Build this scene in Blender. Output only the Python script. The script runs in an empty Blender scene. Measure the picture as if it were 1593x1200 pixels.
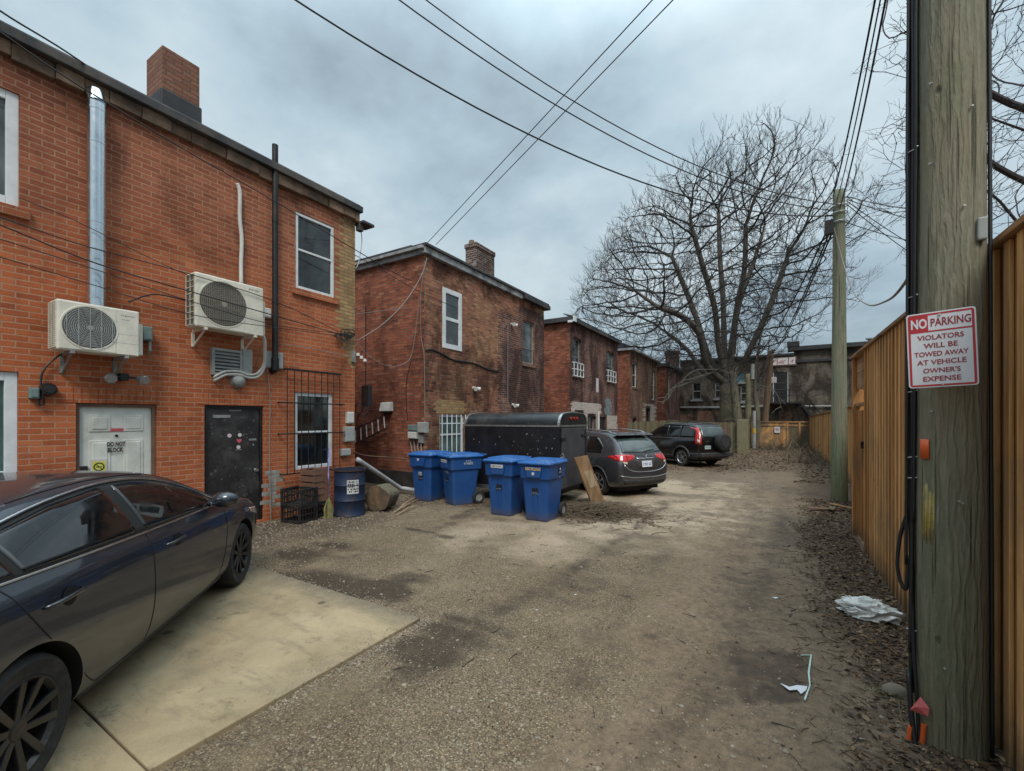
import bpy, bmesh, math, random
from math import sin, cos, pi, radians as R
from mathutils import Vector, Matrix, noise, kdtree
from mathutils.bvhtree import BVHTree
S = bpy.context.scene
COL = S.collection
random.seed(7)
# ------------------------------------------------------------------ camera, world, sun
A = R(30.95); CA, SA = cos(A), sin(A)
F, H, CX, CY = 682.0, 1.85, 796.5, 652.0        # focal length in photo pixels, eye height, horizon
cd = bpy.data.cameras.new('camera'); cam = bpy.data.objects.new('camera', cd); COL.objects.link(cam)
cam.location = (0, 0, H); cam.rotation_euler = (pi/2, 0, A)
cd.sensor_width = 36; cd.lens = F/1593*36; cd.shift_y = 52/1593
cd.clip_start = .05; cd.clip_end = 2000
S.camera = cam
SUN_EL, SUN_AZ = R(52), R(60)
w = bpy.data.worlds.new('World'); S.world = w; w.use_nodes = True
nt = w.node_tree; N = nt.nodes; L = nt.links
for n in list(N): N.remove(n)
def wn(t, **k):
    n = N.new(t)
    for a, b in k.items(): setattr(n, a, b)
    return n
tc = wn('ShaderNodeTexCoord'); sep = wn('ShaderNodeSeparateXYZ'); L.new(tc.outputs['Generated'], sep.inputs[0])
mx = wn('ShaderNodeMath', operation='MAXIMUM'); L.new(sep.outputs[2], mx.inputs[0]); mx.inputs[1].default_value = 0.0
ad = wn('ShaderNodeMath', operation='ADD'); L.new(mx.outputs[0], ad.inputs[0]); ad.inputs[1].default_value = .32
dv = wn('ShaderNodeVectorMath', operation='DIVIDE'); L.new(tc.outputs['Generated'], dv.inputs[0])
cb = wn('ShaderNodeCombineXYZ')
for i in range(3): L.new(ad.outputs[0], cb.inputs[i])
L.new(cb.outputs[0], dv.inputs[1])
n1 = wn('ShaderNodeTexNoise'); n1.inputs['Scale'].default_value = 1.1; n1.inputs['Detail'].default_value = 8; n1.inputs['Roughness'].default_value = .5; n1.inputs['Distortion'].default_value = .15
nf = wn('ShaderNodeTexNoise'); nf.inputs['Scale'].default_value = 7; nf.inputs['Detail'].default_value = 6; nf.inputs['Roughness'].default_value = .6
mp1 = wn('ShaderNodeMapping'); mp1.inputs['Location'].default_value = (3.1, 1.7, .4); L.new(dv.outputs[0], mp1.inputs[0]); L.new(mp1.outputs[0], n1.inputs['Vector'])
L.new(dv.outputs[0], nf.inputs['Vector']); nfm = wn('ShaderNodeMath', operation='MULTIPLY_ADD'); L.new(nf.outputs[0], nfm.inputs[0]); nfm.inputs[1].default_value = .16; nfm.inputs[2].default_value = -.08
nsum = wn('ShaderNodeMath', operation='ADD'); L.new(n1.outputs[0], nsum.inputs[0]); L.new(nfm.outputs[0], nsum.inputs[1])
r1 = wn('ShaderNodeValToRGB'); L.new(nsum.outputs[0], r1.inputs[0])
e = r1.color_ramp.elements; e[0].position = .34; e[0].color = (.18, .225, .265, 1); e[1].position = .70; e[1].color = (.49, .56, .58, 1)
m_ = r1.color_ramp.elements.new(.5); m_.color = (.30, .385, .43, 1)
# overcast: the zenith is brighter than the horizon
zr = wn('ShaderNodeMapRange'); L.new(sep.outputs[2], zr.inputs[0]); zr.inputs[1].default_value = .0; zr.inputs[2].default_value = 1; zr.inputs[3].default_value = .70; zr.inputs[4].default_value = 1.35
ml = wn('ShaderNodeVectorMath', operation='SCALE'); L.new(r1.outputs[0], ml.inputs[0]); zr2 = wn('ShaderNodeMapRange'); L.new(sep.outputs[2], zr2.inputs[0]); zr2.inputs[1].default_value = .62; zr2.inputs[2].default_value = 1; zr2.inputs[3].default_value = 1; zr2.inputs[4].default_value = 3.0
zm = wn('ShaderNodeMath', operation='MULTIPLY'); L.new(zr.outputs[0], zm.inputs[0]); L.new(zr2.outputs[0], zm.inputs[1]); L.new(zm.outputs[0], ml.inputs['Scale'])
sky = wn('ShaderNodeTexSky', sky_type='NISHITA'); sky.sun_disc = False; sky.sun_elevation = SUN_EL; sky.sun_rotation = SUN_AZ
sks = wn('ShaderNodeVectorMath', operation='SCALE'); L.new(sky.outputs[0], sks.inputs[0]); sks.inputs['Scale'].default_value = .1
mixw = wn('ShaderNodeMix', data_type='RGBA'); mixw.inputs[0].default_value = .9
L.new(sks.outputs[0], mixw.inputs[6]); L.new(ml.outputs[0], mixw.inputs[7])
bg = wn('ShaderNodeBackground'); L.new(mixw.outputs[2], bg.inputs[0]); bg.inputs[1].default_value = 1.0
wo = wn('ShaderNodeOutputWorld'); L.new(bg.outputs[0], wo.inputs[0])
sl = bpy.data.lights.new('sun', 'SUN'); sl.energy = 1.5; sl.angle = R(20); sl.color = (1, .93, .83)
so = bpy.data.objects.new('sun', sl); COL.objects.link(so); so.rotation_euler = (R(38), 0, R(35))
S.view_settings.view_transform = 'Standard'; S.view_settings.look = 'None'; S.view_settings.gamma = 1; S.view_settings.exposure = .68
S.render.engine = 'CYCLES'
try: S.cycles.use_denoising = True
except Exception: pass
S.cycles.max_bounces = 5; S.cycles.diffuse_bounces = 3; S.cycles.glossy_bounces = 3; S.cycles.transparent_max_bounces = 6

# ------------------------------------------------------------------ photo measurement -> metres
def uv_(px, py): return (px-CX)/F, (CY-py)/F
def atd(px, py, d):
    u, v = uv_(px, py); return Vector((d*(CA*u-SA), d*(SA*u+CA), H+v*d))
def onX(px, py, X):
    u, v = uv_(px, py); return atd(px, py, X/(CA*u-SA))
def onY(px, py, Y):
    u, v = uv_(px, py); return atd(px, py, Y/(SA*u+CA))
def onZ(px, py, z=0.0):
    u, v = uv_(px, py); return atd(px, py, (z-H)/v)

# ------------------------------------------------------------------ materials
class NT:
    def __init__(s, name):
        s.m = bpy.data.materials.new(name); s.m.use_nodes = True
        s.t = s.m.node_tree; s.b = s.t.nodes['Principled BSDF']; s.out = s.t.nodes['Material Output']
    def n(s, t, **k):
        n = s.t.nodes.new(t)
        for a, b in k.items(): setattr(n, a, b)
        return n
    def l(s, a, b): s.t.links.new(a, b)
    def val(s, sock, v):
        if hasattr(v, 'links'): s.l(v, sock)
        else: sock.default_value = v
    def noise(s, vec=None, scale=5, detail=4, rough=.55, dist=0):
        n = s.n('ShaderNodeTexNoise')
        if vec is not None: s.l(vec, n.inputs['Vector'])
        n.inputs['Scale'].default_value = scale; n.inputs['Detail'].default_value = detail
        n.inputs['Roughness'].default_value = rough; n.inputs['Distortion'].default_value = dist
        return n.outputs[0]
    def vor(s, vec=None, scale=5, out='Distance', rnd=1, feature='F1'):
        n = s.n('ShaderNodeTexVoronoi', feature=feature)
        if vec is not None: s.l(vec, n.inputs['Vector'])
        n.inputs['Scale'].default_value = scale; n.inputs['Randomness'].default_value = rnd
        return n.outputs[out]
    def rng(s, v, a, b, c=0, d=1, smooth=False):
        n = s.n('ShaderNodeMapRange'); s.l(v, n.inputs[0]); n.clamp = True
        if smooth: n.interpolation_type = 'SMOOTHSTEP'
        for i, x in enumerate((a, b, c, d)): n.inputs[i+1].default_value = x
        return n.outputs[0]
    def mix(s, f, a, b, mode='MIX'):
        n = s.n('ShaderNodeMix', data_type='RGBA', blend_type=mode)
        s.val(n.inputs[0], f)
        for sock, c in ((n.inputs[6], a), (n.inputs[7], b)):
            if hasattr(c, 'links'): s.l(c, sock)
            else: sock.default_value = (*c, 1) if len(c) == 3 else c
        return n.outputs[2]
    def math(s, op, a, b=0.0):
        n = s.n('ShaderNodeMath', operation=op); s.val(n.inputs[0], a); s.val(n.inputs[1], b); return n.outputs[0]
    def obj(s): return s.n('ShaderNodeTexCoord').outputs['Object']
    def uv(s): return s.n('ShaderNodeTexCoord').outputs['UV']
    def pos(s): return s.n('ShaderNodeNewGeometry').outputs['Position']
    def map(s, vec, sc=(1, 1, 1), loc=(0, 0, 0), rot=(0, 0, 0)):
        n = s.n('ShaderNodeMapping'); s.l(vec, n.inputs[0]); n.inputs['Scale'].default_value = sc; n.inputs['Location'].default_value = loc; n.inputs['Rotation'].default_value = rot
        return n.outputs[0]
    def bump(s, h, strength=.5, dist=.01, prev=None):
        n = s.n('ShaderNodeBump'); s.l(h, n.inputs['Height']); n.inputs['Strength'].default_value = strength; n.inputs['Distance'].default_value = dist
        if prev is not None: s.l(prev, n.inputs['Normal'])
        s.l(n.outputs[0], s.b.inputs['Normal']); return n.outputs[0]
    def fin(s, col=None, rough=None, metal=None, spec=None, coat=None):
        if col is not None:
            if hasattr(col, 'links'): s.l(col, s.b.inputs['Base Color'])
            else: s.b.inputs['Base Color'].default_value = (*col, 1)
        if rough is not None: s.val(s.b.inputs['Roughness'], rough)
        if metal is not None: s.b.inputs['Metallic'].default_value = metal
        if spec is not None: s.b.inputs['Specular IOR Level'].default_value = spec
        if coat is not None: s.b.inputs['Coat Weight'].default_value = coat; s.b.inputs['Coat Roughness'].default_value = .04
        return s.m

def simple(name, c, rough=.6, metal=0, var=.25, scale=9, bump=.15, dirt=None, dirt_amt=.5, coat=None, spec=None):
    """painted or moulded surface with mottling, a little grime and fine relief"""
    n = NT(name); o = n.obj()
    f = n.rng(n.noise(o, scale, 5, .6), .3, .7)
    lo = tuple(x*(1-var) for x in c); hi = tuple(min(1, x*(1+var*.6)) for x in c)
    col = n.mix(f, lo, hi)
    if dirt:
        g = n.rng(n.noise(o, scale*.35, 7, .7, .4), .48, .68)
        col = n.mix(n.math('MULTIPLY', g, dirt_amt), col, dirt)
    if bump: n.bump(n.noise(o, scale*6, 4, .6), bump, .004)
    rr = n.rng(n.noise(o, scale*2, 3), .3, .7, max(0, rough-.08), min(1, rough+.1))
    return n.fin(col, rr, metal, spec, coat)

def brick(name, c1, c2, mortar, soot=(.03, .027, .025), soot_amt=.5, soot_thr=(.45, .7), bw=.225, bh=.0755, ms=.011, alt=None, alt_thr=(.45, .6), loc=(0, 0, 0), topc=None, topz=(4, 5.5), bump=.6, eff=(.55, .5, .45), eff_amt=.12, pal=(.42, .27, .17), palamt=.0, odd_amt=.6):
    n = NT(name); uv = n.uv()
    d = n.n('ShaderNodeTexNoise'); n.l(uv, d.inputs['Vector']); d.inputs['Scale'].default_value = 6; d.inputs['Detail'].default_value = 2
    sb = n.n('ShaderNodeVectorMath', operation='SUBTRACT'); n.l(d.outputs['Color'], sb.inputs[0]); sb.inputs[1].default_value = (.5, .5, .5)
    sc = n.n('ShaderNodeVectorMath', operation='SCALE'); n.l(sb.outputs[0], sc.inputs[0]); sc.inputs['Scale'].default_value = .012
    ad = n.n('ShaderNodeVectorMath', operation='ADD'); n.l(uv, ad.inputs[0]); n.l(sc.outputs[0], ad.inputs[1])
    v = n.map(ad.outputs[0], loc=loc)
    def br(a, b, m):
        k = n.n('ShaderNodeTexBrick'); n.l(v, k.inputs['Vector']); k.offset = .5
        for nm, c in (('Color1', a), ('Color2', b), ('Mortar', m)): k.inputs[nm].default_value = (*c, 1)
        k.inputs['Scale'].default_value = 1; k.inputs['Mortar Size'].default_value = ms; k.inputs['Mortar Smooth'].default_value = .25
        k.inputs['Brick Width'].default_value = bw; k.inputs['Row Height'].default_value = bh; k.inputs['Bias'].default_value = -.1
        return k
    b1 = br(c1, c2, mortar); col = b1.outputs['Color']
    rnd = br((0, 0, 0), (1, 1, 1), (.4, .4, .4)).outputs['Color']
    if alt:
        col = n.mix(n.rng(n.noise(uv, .55, 5, .6, .6), *alt_thr), col, br(alt[0], alt[1], mortar).outputs['Color'])
    if topc:
        sp = n.n('ShaderNodeSeparateXYZ'); n.l(uv, sp.inputs[0])
        z = n.math('ADD', sp.outputs[1], n.math('MULTIPLY', n.noise(uv, .8, 4), 1.2))
        col = n.mix(n.rng(z, topz[0]+.6, topz[1]+.6, 0, 1, True), col, br(topc[0], topc[1], mortar).outputs['Color'])
    # odd dark bricks, blotches on faces
    col = n.mix(n.rng(n.noise(uv, 38, 3, .7), .42, .75, 0, .45), col, n.mix(1.0, col, (.55, .5, .48), 'MULTIPLY'))
    odd = n.math('MULTIPLY', n.rng(rnd, .80, .9), n.rng(n.noise(uv, 1.6, 3), .45, .6))
    col = n.mix(n.math('MULTIPLY', odd, odd_amt), col, n.mix(1.0, col, (.38, .36, .36), 'MULTIPLY'))
    pale = n.math('MULTIPLY', n.rng(rnd, .0, .22, 1, 0), n.rng(n.noise(uv, 1.1, 4), .4, .6, .15, .8))
    col = n.mix(n.math('MULTIPLY', pale, palamt), col, pal)
    # efflorescence and paler mortar smears
    col = n.mix(n.rng(n.noise(uv, 2.3, 8, .75), .56, .78, 0, eff_amt*2), col, eff)
    s1 = n.rng(n.noise(n.map(uv, (1, .55, 1)), .9, 7, .68, .5), *soot_thr)
    col = n.mix(n.math('MULTIPLY', s1, soot_amt), col, n.mix(1.0, col, (.26, .24, .24), 'MULTIPLY'))
    # rain streaks
    s2 = n.rng(n.noise(n.map(uv, (5, .35, 1)), 1.4, 5, .6), .55, .8)
    col = n.mix(n.math('MULTIPLY', s2, .3), col, n.mix(1.0, col, (.4, .38, .36), 'MULTIPLY'))
    h = n.math('ADD', n.math('MULTIPLY', n.math('SUBTRACT', 1.0, b1.outputs['Fac']), 1.0), n.math('MULTIPLY', n.noise(uv, 45, 4, .6), .45))
    h = n.math('ADD', h, n.math('MULTIPLY', rnd, .25))
    n.bump(h, bump, .012)
    return n.fin(col, .88, 0, .3)

def wood(name, c1, c2, scale=1.0, axis='z', rough=.75, grey=None, grey_thr=(.45, .65), plank=None, bump=.4):
    n = NT(name); o = n.obj()
    st = {'z': (14, 14, .8), 'x': (.8, 14, 14), 'y': (14, .8, 14)}[axis]
    g = n.noise(n.map(o, tuple(x*scale for x in st)), 3, 6, .65, .5)
    col = n.mix(n.rng(g, .32, .68), c1, c2)
    rings = n.n('ShaderNodeTexWave'); n.l(n.map(o, tuple(x*.35*scale for x in st)), rings.inputs['Vector'])
    rings.inputs['Scale'].default_value = .9; rings.inputs['Distortion'].default_value = 9; rings.inputs['Detail'].default_value = 3; rings.inputs['Detail Scale'].default_value = 1.2
    col = n.mix(n.math('MULTIPLY', n.rng(rings.outputs[0], .2, .9, 1, 0), .45), col, n.mix(1.0, col, (.45, .38, .32), 'MULTIPLY'))
    if plank:                     # each board takes its own tone
        sp = n.n('ShaderNodeSeparateXYZ'); n.l(o, sp.inputs[0])
        q = n.math('FLOOR', n.math('DIVIDE', sp.outputs[{'x': 0, 'y': 1}[plank[0]]], plank[1]))
        wn_ = n.n('ShaderNodeTexWhiteNoise', noise_dimensions='1D'); n.l(q, wn_.inputs['W'])
        col = n.mix(n.rng(wn_.outputs[0], 0, 1, 0, .75), col, n.mix(1.0, col, (.55, .45, .38), 'MULTIPLY'))
    if grey: col = n.mix(n.rng(n.noise(o, 1.1, 6, .65, .3), *grey_thr), col, grey)
    k = n.rng(n.vor(n.map(o, (3, 3, 1)), 1.3), .0, .05, 1, 0)
    col = n.mix(n.math('MULTIPLY', k, .8), col, tuple(x*.3 for x in c1))
    if name.startswith('cedar'):       # mud thrown up on the feet of the boards, rust runs under the nails
        s3 = n.n('ShaderNodeSeparateXYZ'); n.l(n.pos(), s3.inputs[0])
        col = n.mix(n.rng(n.math('ADD', s3.outputs[2], n.math('MULTIPLY', n.noise(o, 6, 6, .75), .5)), .30, .62, .75, 0), col, (.10, .075, .05))
        col = n.mix(n.rng(n.noise(n.map(o, (12, 12, .35)), 2.2, 5, .7), .56, .74, 0, .5), col, n.mix(1.0, col, (.35, .27, .2), 'MULTIPLY'))
    n.bump(n.math('ADD', g, n.math('MULTIPLY', rings.outputs[0], .3)), bump, .006)
    return n.fin(col, rough, 0, .3)

def paint(name, c, flake=.0, dirt=(.12, .11, .095), rough=.22):
    n = NT(name); o = n.obj()
    sp = n.n('ShaderNodeSeparateXYZ'); n.l(o, sp.inputs[0])
    zz = n.math('ADD', sp.outputs[2], n.math('MULTIPLY', n.noise(o, 3, 6, .7), .35))
    d = n.rng(zz, .62, .30, 0, .06)          # road film thrown up on the sills
    col = n.mix(n.rng(n.noise(o, 4, 5), .3, .7), tuple(x*.9 for x in c), c)
    col = n.mix(d, col, dirt)
    dust = n.rng(n.noise(o, 11, 7, .75), .5, .8, 0, .05)
    col = n.mix(dust, col, dirt)
    n.bump(n.noise(o, 2.5, 2), .04, .01)
    m = n.fin(col, n.rng(d, 0, .06, rough, .5), .6 if 'navy' in name else .25, .5, 1.0)
    n.l(n.rng(d, 0, .06, .9, .4), n.b.inputs['Coat Weight'])
    return m

M = {}
M['brick_orange'] = brick('orange_brick', (.49, .138, .054), (.375, .098, .040), (.45, .25, .15), soot_amt=.72, soot_thr=(.47, .70), pal=(.54, .20, .09), palamt=.35, odd_amt=.38, topc=((.37, .128, .072), (.28, .09, .052)), topz=(3.6, 5.6), eff_amt=.05, bump=.7, ms=.0085)
M['brick_yellow'] = brick('yellow_brick', (.46, .29, .12), (.30, .17, .075), (.22, .18, .13), soot_amt=.6, soot_thr=(.5, .75))
M['brick_red'] = brick('old_red_brick', (.46, .165, .085), (.19, .068, .042), (.24, .18, .135), soot_amt=.9, soot_thr=(.46, .60), alt=((.44, .24, .11), (.28, .13, .065)), alt_thr=(.54, .64), eff_amt=.14, bw=.215, palamt=.75, bump=1)
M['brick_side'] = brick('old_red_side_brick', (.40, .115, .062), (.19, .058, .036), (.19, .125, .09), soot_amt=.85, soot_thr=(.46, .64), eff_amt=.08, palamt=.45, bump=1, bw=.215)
M['brick_dark'] = brick('sooty_red_brick', (.25, .085, .058), (.10, .038, .032), (.27, .23, .20), soot_amt=.95, soot_thr=(.40, .56), eff_amt=.2, palamt=.5, pal=(.33, .17, .12), bump=1, bw=.215)
M['brick_brown'] = brick('brown_brick', (.33, .165, .10), (.17, .075, .05), (.27, .22, .18), soot_amt=.9, soot_thr=(.44, .60), eff_amt=.2, palamt=.5, bump=1, bw=.215)
M['brick_black'] = brick('blackened_brick', (.15, .12, .092), (.07, .058, .05), (.19, .17, .14), soot_amt=.95, soot_thr=(.42, .56), alt=((.26, .21, .15), (.16, .13, .09)), alt_thr=(.55, .68), eff_amt=.2, bw=.23)
M['brick_white'] = brick('whitewashed_brick', (.60, .54, .49), (.46, .38, .33), (.42, .36, .31), soot_amt=.55, soot_thr=(.5, .68), soot=(.12, .06, .05), eff_amt=.2)
M['brick_chimney2'] = brick('sooty_chimney_brick', (.16, .075, .055), (.07, .035, .03), (.34, .31, .28), soot_amt=.7, soot_thr=(.42, .6), eff_amt=.3, bw=.215, bump=1, pal=(.45, .42, .38), palamt=.6)
M['brick_chimney'] = brick('chimney_brick', (.27, .12, .078), (.20, .08, .05), (.13, .09, .07), soot_amt=.3, soot_thr=(.5, .8), eff_amt=.04)
M['tar'] = simple('roof_tar', (.022, .022, .026), .6, 0, .4, 3, .3, (.07, .065, .06), .5)
M['fascia'] = simple('weathered_fascia', (.035, .036, .040), .65, 0, .4, 2.5, .3, (.14, .115, .09), .7)
M['fascia_white'] = simple('peeling_white_fascia', (.30, .31, .32), .75, 0, .3, 5, .4, (.05, .045, .042), .95)
M['upvc'] = simple('white_window_frame', (.68, .72, .74), .45, 0, .1, 6, .05, (.30, .29, .27), .35)
M['oldframe'] = simple('grey_window_frame', (.25, .26, .26), .6, 0, .3, 8, .1, (.1, .09, .08), .6)
M['door_white'] = simple('white_door_paint', (.66, .68, .63), .5, 0, .12, 5, .06, (.27, .26, .22), .5)
M['door_dark'] = simple('black_door_paint', (.020, .019, .021), .45, 0, .4, 7, .2, (.09, .085, .08), .55)
M['blackmetal'] = simple('black_metal', (.015, .015, .017), .5, .2, .4, 14, .15, (.07, .04, .03), .4)
M['rubber'] = simple('rubber', (.018, .018, .019), .82, 0, .3, 20, .25, (.07, .062, .052), .5)
M['cable'] = simple('black_cable', (.012, .012, .014), .55, 0, .3, 20, .05)
M['cable_pale'] = simple('pale_cable', (.24, .225, .215), .6, 0, .3, 20, .05)
M['acbody'] = simple('ivory_appliance_paint', (.72, .69, .59), .45, 0, .08, 6, .04, (.36, .32, .25), .4)
M['acgrille'] = simple('grey_grille', (.30, .28, .235), .6, 0, .3, 30, .1)
M['acdark'] = simple('dark_fan_cavity', (.10, .092, .075), .7)
M['plasticgrey'] = simple('grey_plastic_box', (.33, .35, .34), .55, 0, .15, 8, .05, (.16, .15, .13), .5)
M['teal'] = simple('weathered_teal_box', (.16, .23, .22), .6, 0, .2, 9, .1, (.12, .1, .08), .5)
n_ = NT('blue_cart_plastic'); o_ = n_.obj(); s_ = n_.n('ShaderNodeSeparateXYZ'); n_.l(o_, s_.inputs[0])
c_ = n_.mix(n_.rng(n_.noise(o_, 4, 6, .7), .35, .7), (.004, .050, .215), (.010, .075, .255))
c_ = n_.mix(n_.rng(n_.noise(n_.map(o_, (9, 9, 1)), 2, 5, .7), .56, .75, 0, .35), c_, (.05, .09, .17))
c_ = n_.mix(n_.rng(n_.math('ADD', s_.outputs[2], n_.math('MULTIPLY', n_.noise(o_, 7, 6, .8), .38)), .38, .17, 0, .85), c_, (.085, .07, .06))
oi_ = n_.n('ShaderNodeObjectInfo'); c_ = n_.mix(n_.rng(oi_.outputs['Random'], 0, 1, 0, .30), c_, (.045, .11, .26)); c_ = n_.mix(n_.rng(n_.noise(n_.map(o_, (3, 3, 14)), 5, 6, .8), .62, .70, 0, .35), c_, (.12, .17, .26))
n_.bump(n_.noise(o_, 22, 4), .1, .004); M['bluebin'] = n_.fin(c_, .42, 0, .5)
M['bluelid'] = simple('blue_lid_plastic', (.012, .10, .33), .45, 0, .2, 4, .10, (.13, .20, .30), .85)
M['binlabel'] = simple('white_sticker', (.55, .56, .56), .5, 0, .15, 20, .02, (.2, .2, .2), .4)
M['trailer'] = simple('black_trailer_skin', (.009, .0095, .012), .42, 0, .5, 2, .10, (.03, .028, .027), .5)
M['trailer_roof'] = simple('black_trailer_roof', (.022, .026, .030), .34, .3, .3, 3, .1, (.10, .10, .09), .5)
M['trailer_door'] = simple('scuffed_trailer_door', (.05, .05, .055), .6, 0, .3, 3, .2, (.12, .12, .12), .5)
M['alu'] = simple('dull_aluminium', (.42, .43, .43), .38, .85, .2, 10, .08, (.2, .19, .17), .4)
M['chrome'] = simple('bright_trim', (.72, .74, .76), .16, 1, .05, 10, .0)
M['paint_navy'] = paint('navy_car_paint', (.030, .037, .052), rough=.34)
M['paint_grey'] = paint('graphite_car_paint', (.055, .053, .060), rough=.25)
M['paint_black'] = paint('black_car_paint', (.008, .008, .010), rough=.22)
M['carplastic'] = simple('grey_bumper_plastic', (.035, .035, .037), .65, 0, .2, 20, .2, (.09, .085, .075), .4)
M['seam'] = simple('panel_gap', (.004, .004, .004), .8, 0, .1, 5, 0)
M['redlamp'] = simple('red_lamp_lens', (.50, .012, .010), .12, 0, .25, 12, 0, coat=1)
M['clearlamp'] = simple('clear_lamp_lens', (.55, .42, .36), .12, 0, .2, 12, 0, coat=1)
M['amber'] = simple('amber_lens', (.6, .2, .02), .15, 0, .2, 12, 0, coat=1)
M['plate'] = simple('licence_plate', (.62, .66, .70), .4, 0, .05, 8, .02, (.3, .3, .3), .3)
M['plate_green'] = simple('green_tinted_plate', (.45, .60, .55), .4, 0, .05, 8, .02)
M['platetext'] = simple('plate_blue', (.03, .07, .25), .5)
M['spec_paper'] = simple('paper_sticker', (.6, .55, .55), .6, 0, .15, 20, 0)
M['pink'] = simple('pink_sticker', (.55, .10, .12), .6, 0, .3, 20, 0)
M['yellow_sign'] = simple('yellow_sticker', (.62, .60, .12), .5, 0, .1, 20, 0)
M['yellowpaint'] = simple('worn_yellow_paint', (.33, .265, .07), .8, 0, .35, 16, .3, (.15, .14, .095), 1)
M['orange'] = simple('orange_plastic', (.65, .11, .02), .5, 0, .1, 12, .05)
M['pinktape'] = simple('pink_ribbon', (.62, .13, .13), .6, 0, .3, 20, .1)
M['signwhite'] = simple('sign_white', (.62, .65, .70), .4, 0, .05, 4, .02, (.42, .42, .42), .3)
M['signred'] = simple('sign_red', (.42, .022, .03), .45, 0, .12, 6, .02)
M['lettering'] = simple('black_lettering', (.01, .01, .012), .6)
M['letter_red'] = simple('dark_red_lettering', (.30, .022, .035), .5)
M['letter_yellow'] = simple('yellow_lettering', (.6, .38, .05), .6)
M['cedar'] = wood('cedar_boards', (.60, .30, .105), (.40, .18, .058), 1, 'z', plank=('y', .155), grey=(.12, .085, .055), grey_thr=(.5, .8))
M['cedar_x'] = wood('cedar_rail', (.52, .29, .13), (.32, .17, .075), 1, 'y', grey=(.10, .08, .06))
M['cedar_light'] = wood('cedar_batten', (.88, .52, .22), (.62, .32, .12), 1, 'z', plank=('y', .155), grey=(.30, .19, .10), grey_thr=(.5, .8))
M['cedar_far'] = wood('cedar_fence_far', (.85, .50, .20), (.62, .33, .12), 1, 'z', plank=('y', .145), grey=(.17, .11, .06), grey_thr=(.55, .8))
M['cedar_end'] = wood('cedar_fence_end', (.75, .43, .18), (.5, .27, .11), 1, 'z', plank=('x', .145), grey=(.13, .115, .09), grey_thr=(.45, .62))
M['oldwood'] = wood('grey_old_boards', (.26, .225, .155), (.15, .13, .09), 1, 'z', plank=('x', .15), grey=(.12, .13, .07), grey_thr=(.5, .7))
M['postwood'] = wood('green_treated_post', (.27, .25, .155), (.16, .15, .09), 1, 'z')
def polewood(name, a, b, warm, moss):
    n = NT(name); o = n.obj()
    g = n.noise(n.map(o, (9, 9, .55)), 3.2, 8, .7, .35)
    w = n.n('ShaderNodeTexWave', bands_direction='X'); n.l(n.map(o, (1, 1, .17)), w.inputs['Vector']); w.inputs['Scale'].default_value = 9; w.inputs['Distortion'].default_value = 11; w.inputs['Detail'].default_value = 4; w.inputs['Detail Scale'].default_value = 1.6; w.inputs['Detail Roughness'].default_value = .62
    c = n.mix(n.rng(g, .3, .7), b, a)
    c = n.mix(n.rng(w.outputs[0], .25, .95, .4, 0), c, n.mix(1.0, c, (.55, .55, .50), 'MULTIPLY'))
    c = n.mix(n.rng(n.noise(n.map(o, (1, 1, .4)), 2.6, 7, .7, .5), .42, .66, 0, .8), c, warm)
    c = n.mix(n.rng(n.noise(n.map(o, (2, 2, .5), loc=(4, 2, 1)), 1.6, 7, .7, .5), .5, .66, 0, .7), c, moss)
    sp = n.n('ShaderNodeSeparateXYZ'); n.l(o, sp.inputs[0])
    c = n.mix(n.rng(n.math('ADD', sp.outputs[2], n.noise(o, 4, 5)), .3, 2.2, .65, 0), c, n.mix(1.0, c, (.62, .62, .46), 'MULTIPLY'))
    ck = n.rng(n.noise(n.map(o, (26, 26, .5)), 2, 3, .5), .60, .68)
    c = n.mix(n.math('MULTIPLY', ck, .75), c, (.03, .03, .022))
    kn = n.rng(n.vor(n.map(o, (2.6, 2.6, 1.5)), 1.6), .03, .075, 1, 0); c = n.mix(n.math('MULTIPLY', kn, .8), c, (.045, .042, .03))
    c = n.mix(n.rng(n.noise(o, 70, 4, .8), .55, .75, 0, .45), c, (.28, .28, .22))
    h = n.math('ADD', n.math('MULTIPLY', w.outputs[0], .7), n.math('ADD', g, n.math('MULTIPLY', n.noise(n.map(o, (1, 1, .3)), 60, 4, .7), .5)))
    h = n.math('SUBTRACT', h, n.math('MULTIPLY', n.math('ADD', ck, kn), .9))
    n.bump(h, .8, .008)
    return n.fin(c, .9, 0, .25)
M['pole'] = polewood('treated_pole_wood', (.27, .262, .195), (.15, .152, .108), (.25, .205, .145), (.15, .165, .10))
M['pole_green'] = polewood('greener_pole_wood', (.25, .28, .20), (.15, .18, .125), (.28, .225, .16), (.14, .19, .115))
M['pole_brown'] = wood('brown_pole_wood', (.23, .155, .10), (.14, .095, .065), .5, 'z', rough=.85)
M['board'] = wood('plywood_board', (.33, .20, .105), (.24, .14, .07), .6, 'z', grey=(.20, .14, .09), grey_thr=(.55, .75))
M['board_patch'] = wood('pale_plywood', (.42, .31, .20), (.34, .24, .15), .6, 'z')
M['crate'] = simple('black_crate_plastic', (.013, .013, .014), .6, 0, .4, 12, .1, (.06, .055, .05), .5)
M['crate_brown'] = simple('brown_tray_plastic', (.17, .09, .065), .6, 0, .2, 12, .1, (.08, .06, .05), .5)
M['drum'] = simple('rusty_blue_drum', (.009, .022, .060), .55, .1, .4, 5, .15, (.050, .030, .024), 1)
M['drumlid'] = simple('rusty_drum_rim', (.05, .035, .03), .75, .2, .4, 8, .2)
M['bark'] = NT('bark')
_n = M['bark']; _o = _n.obj(); _g = _n.noise(_n.map(_o, (6, 6, 1.2)), 4, 6, .7)
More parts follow.
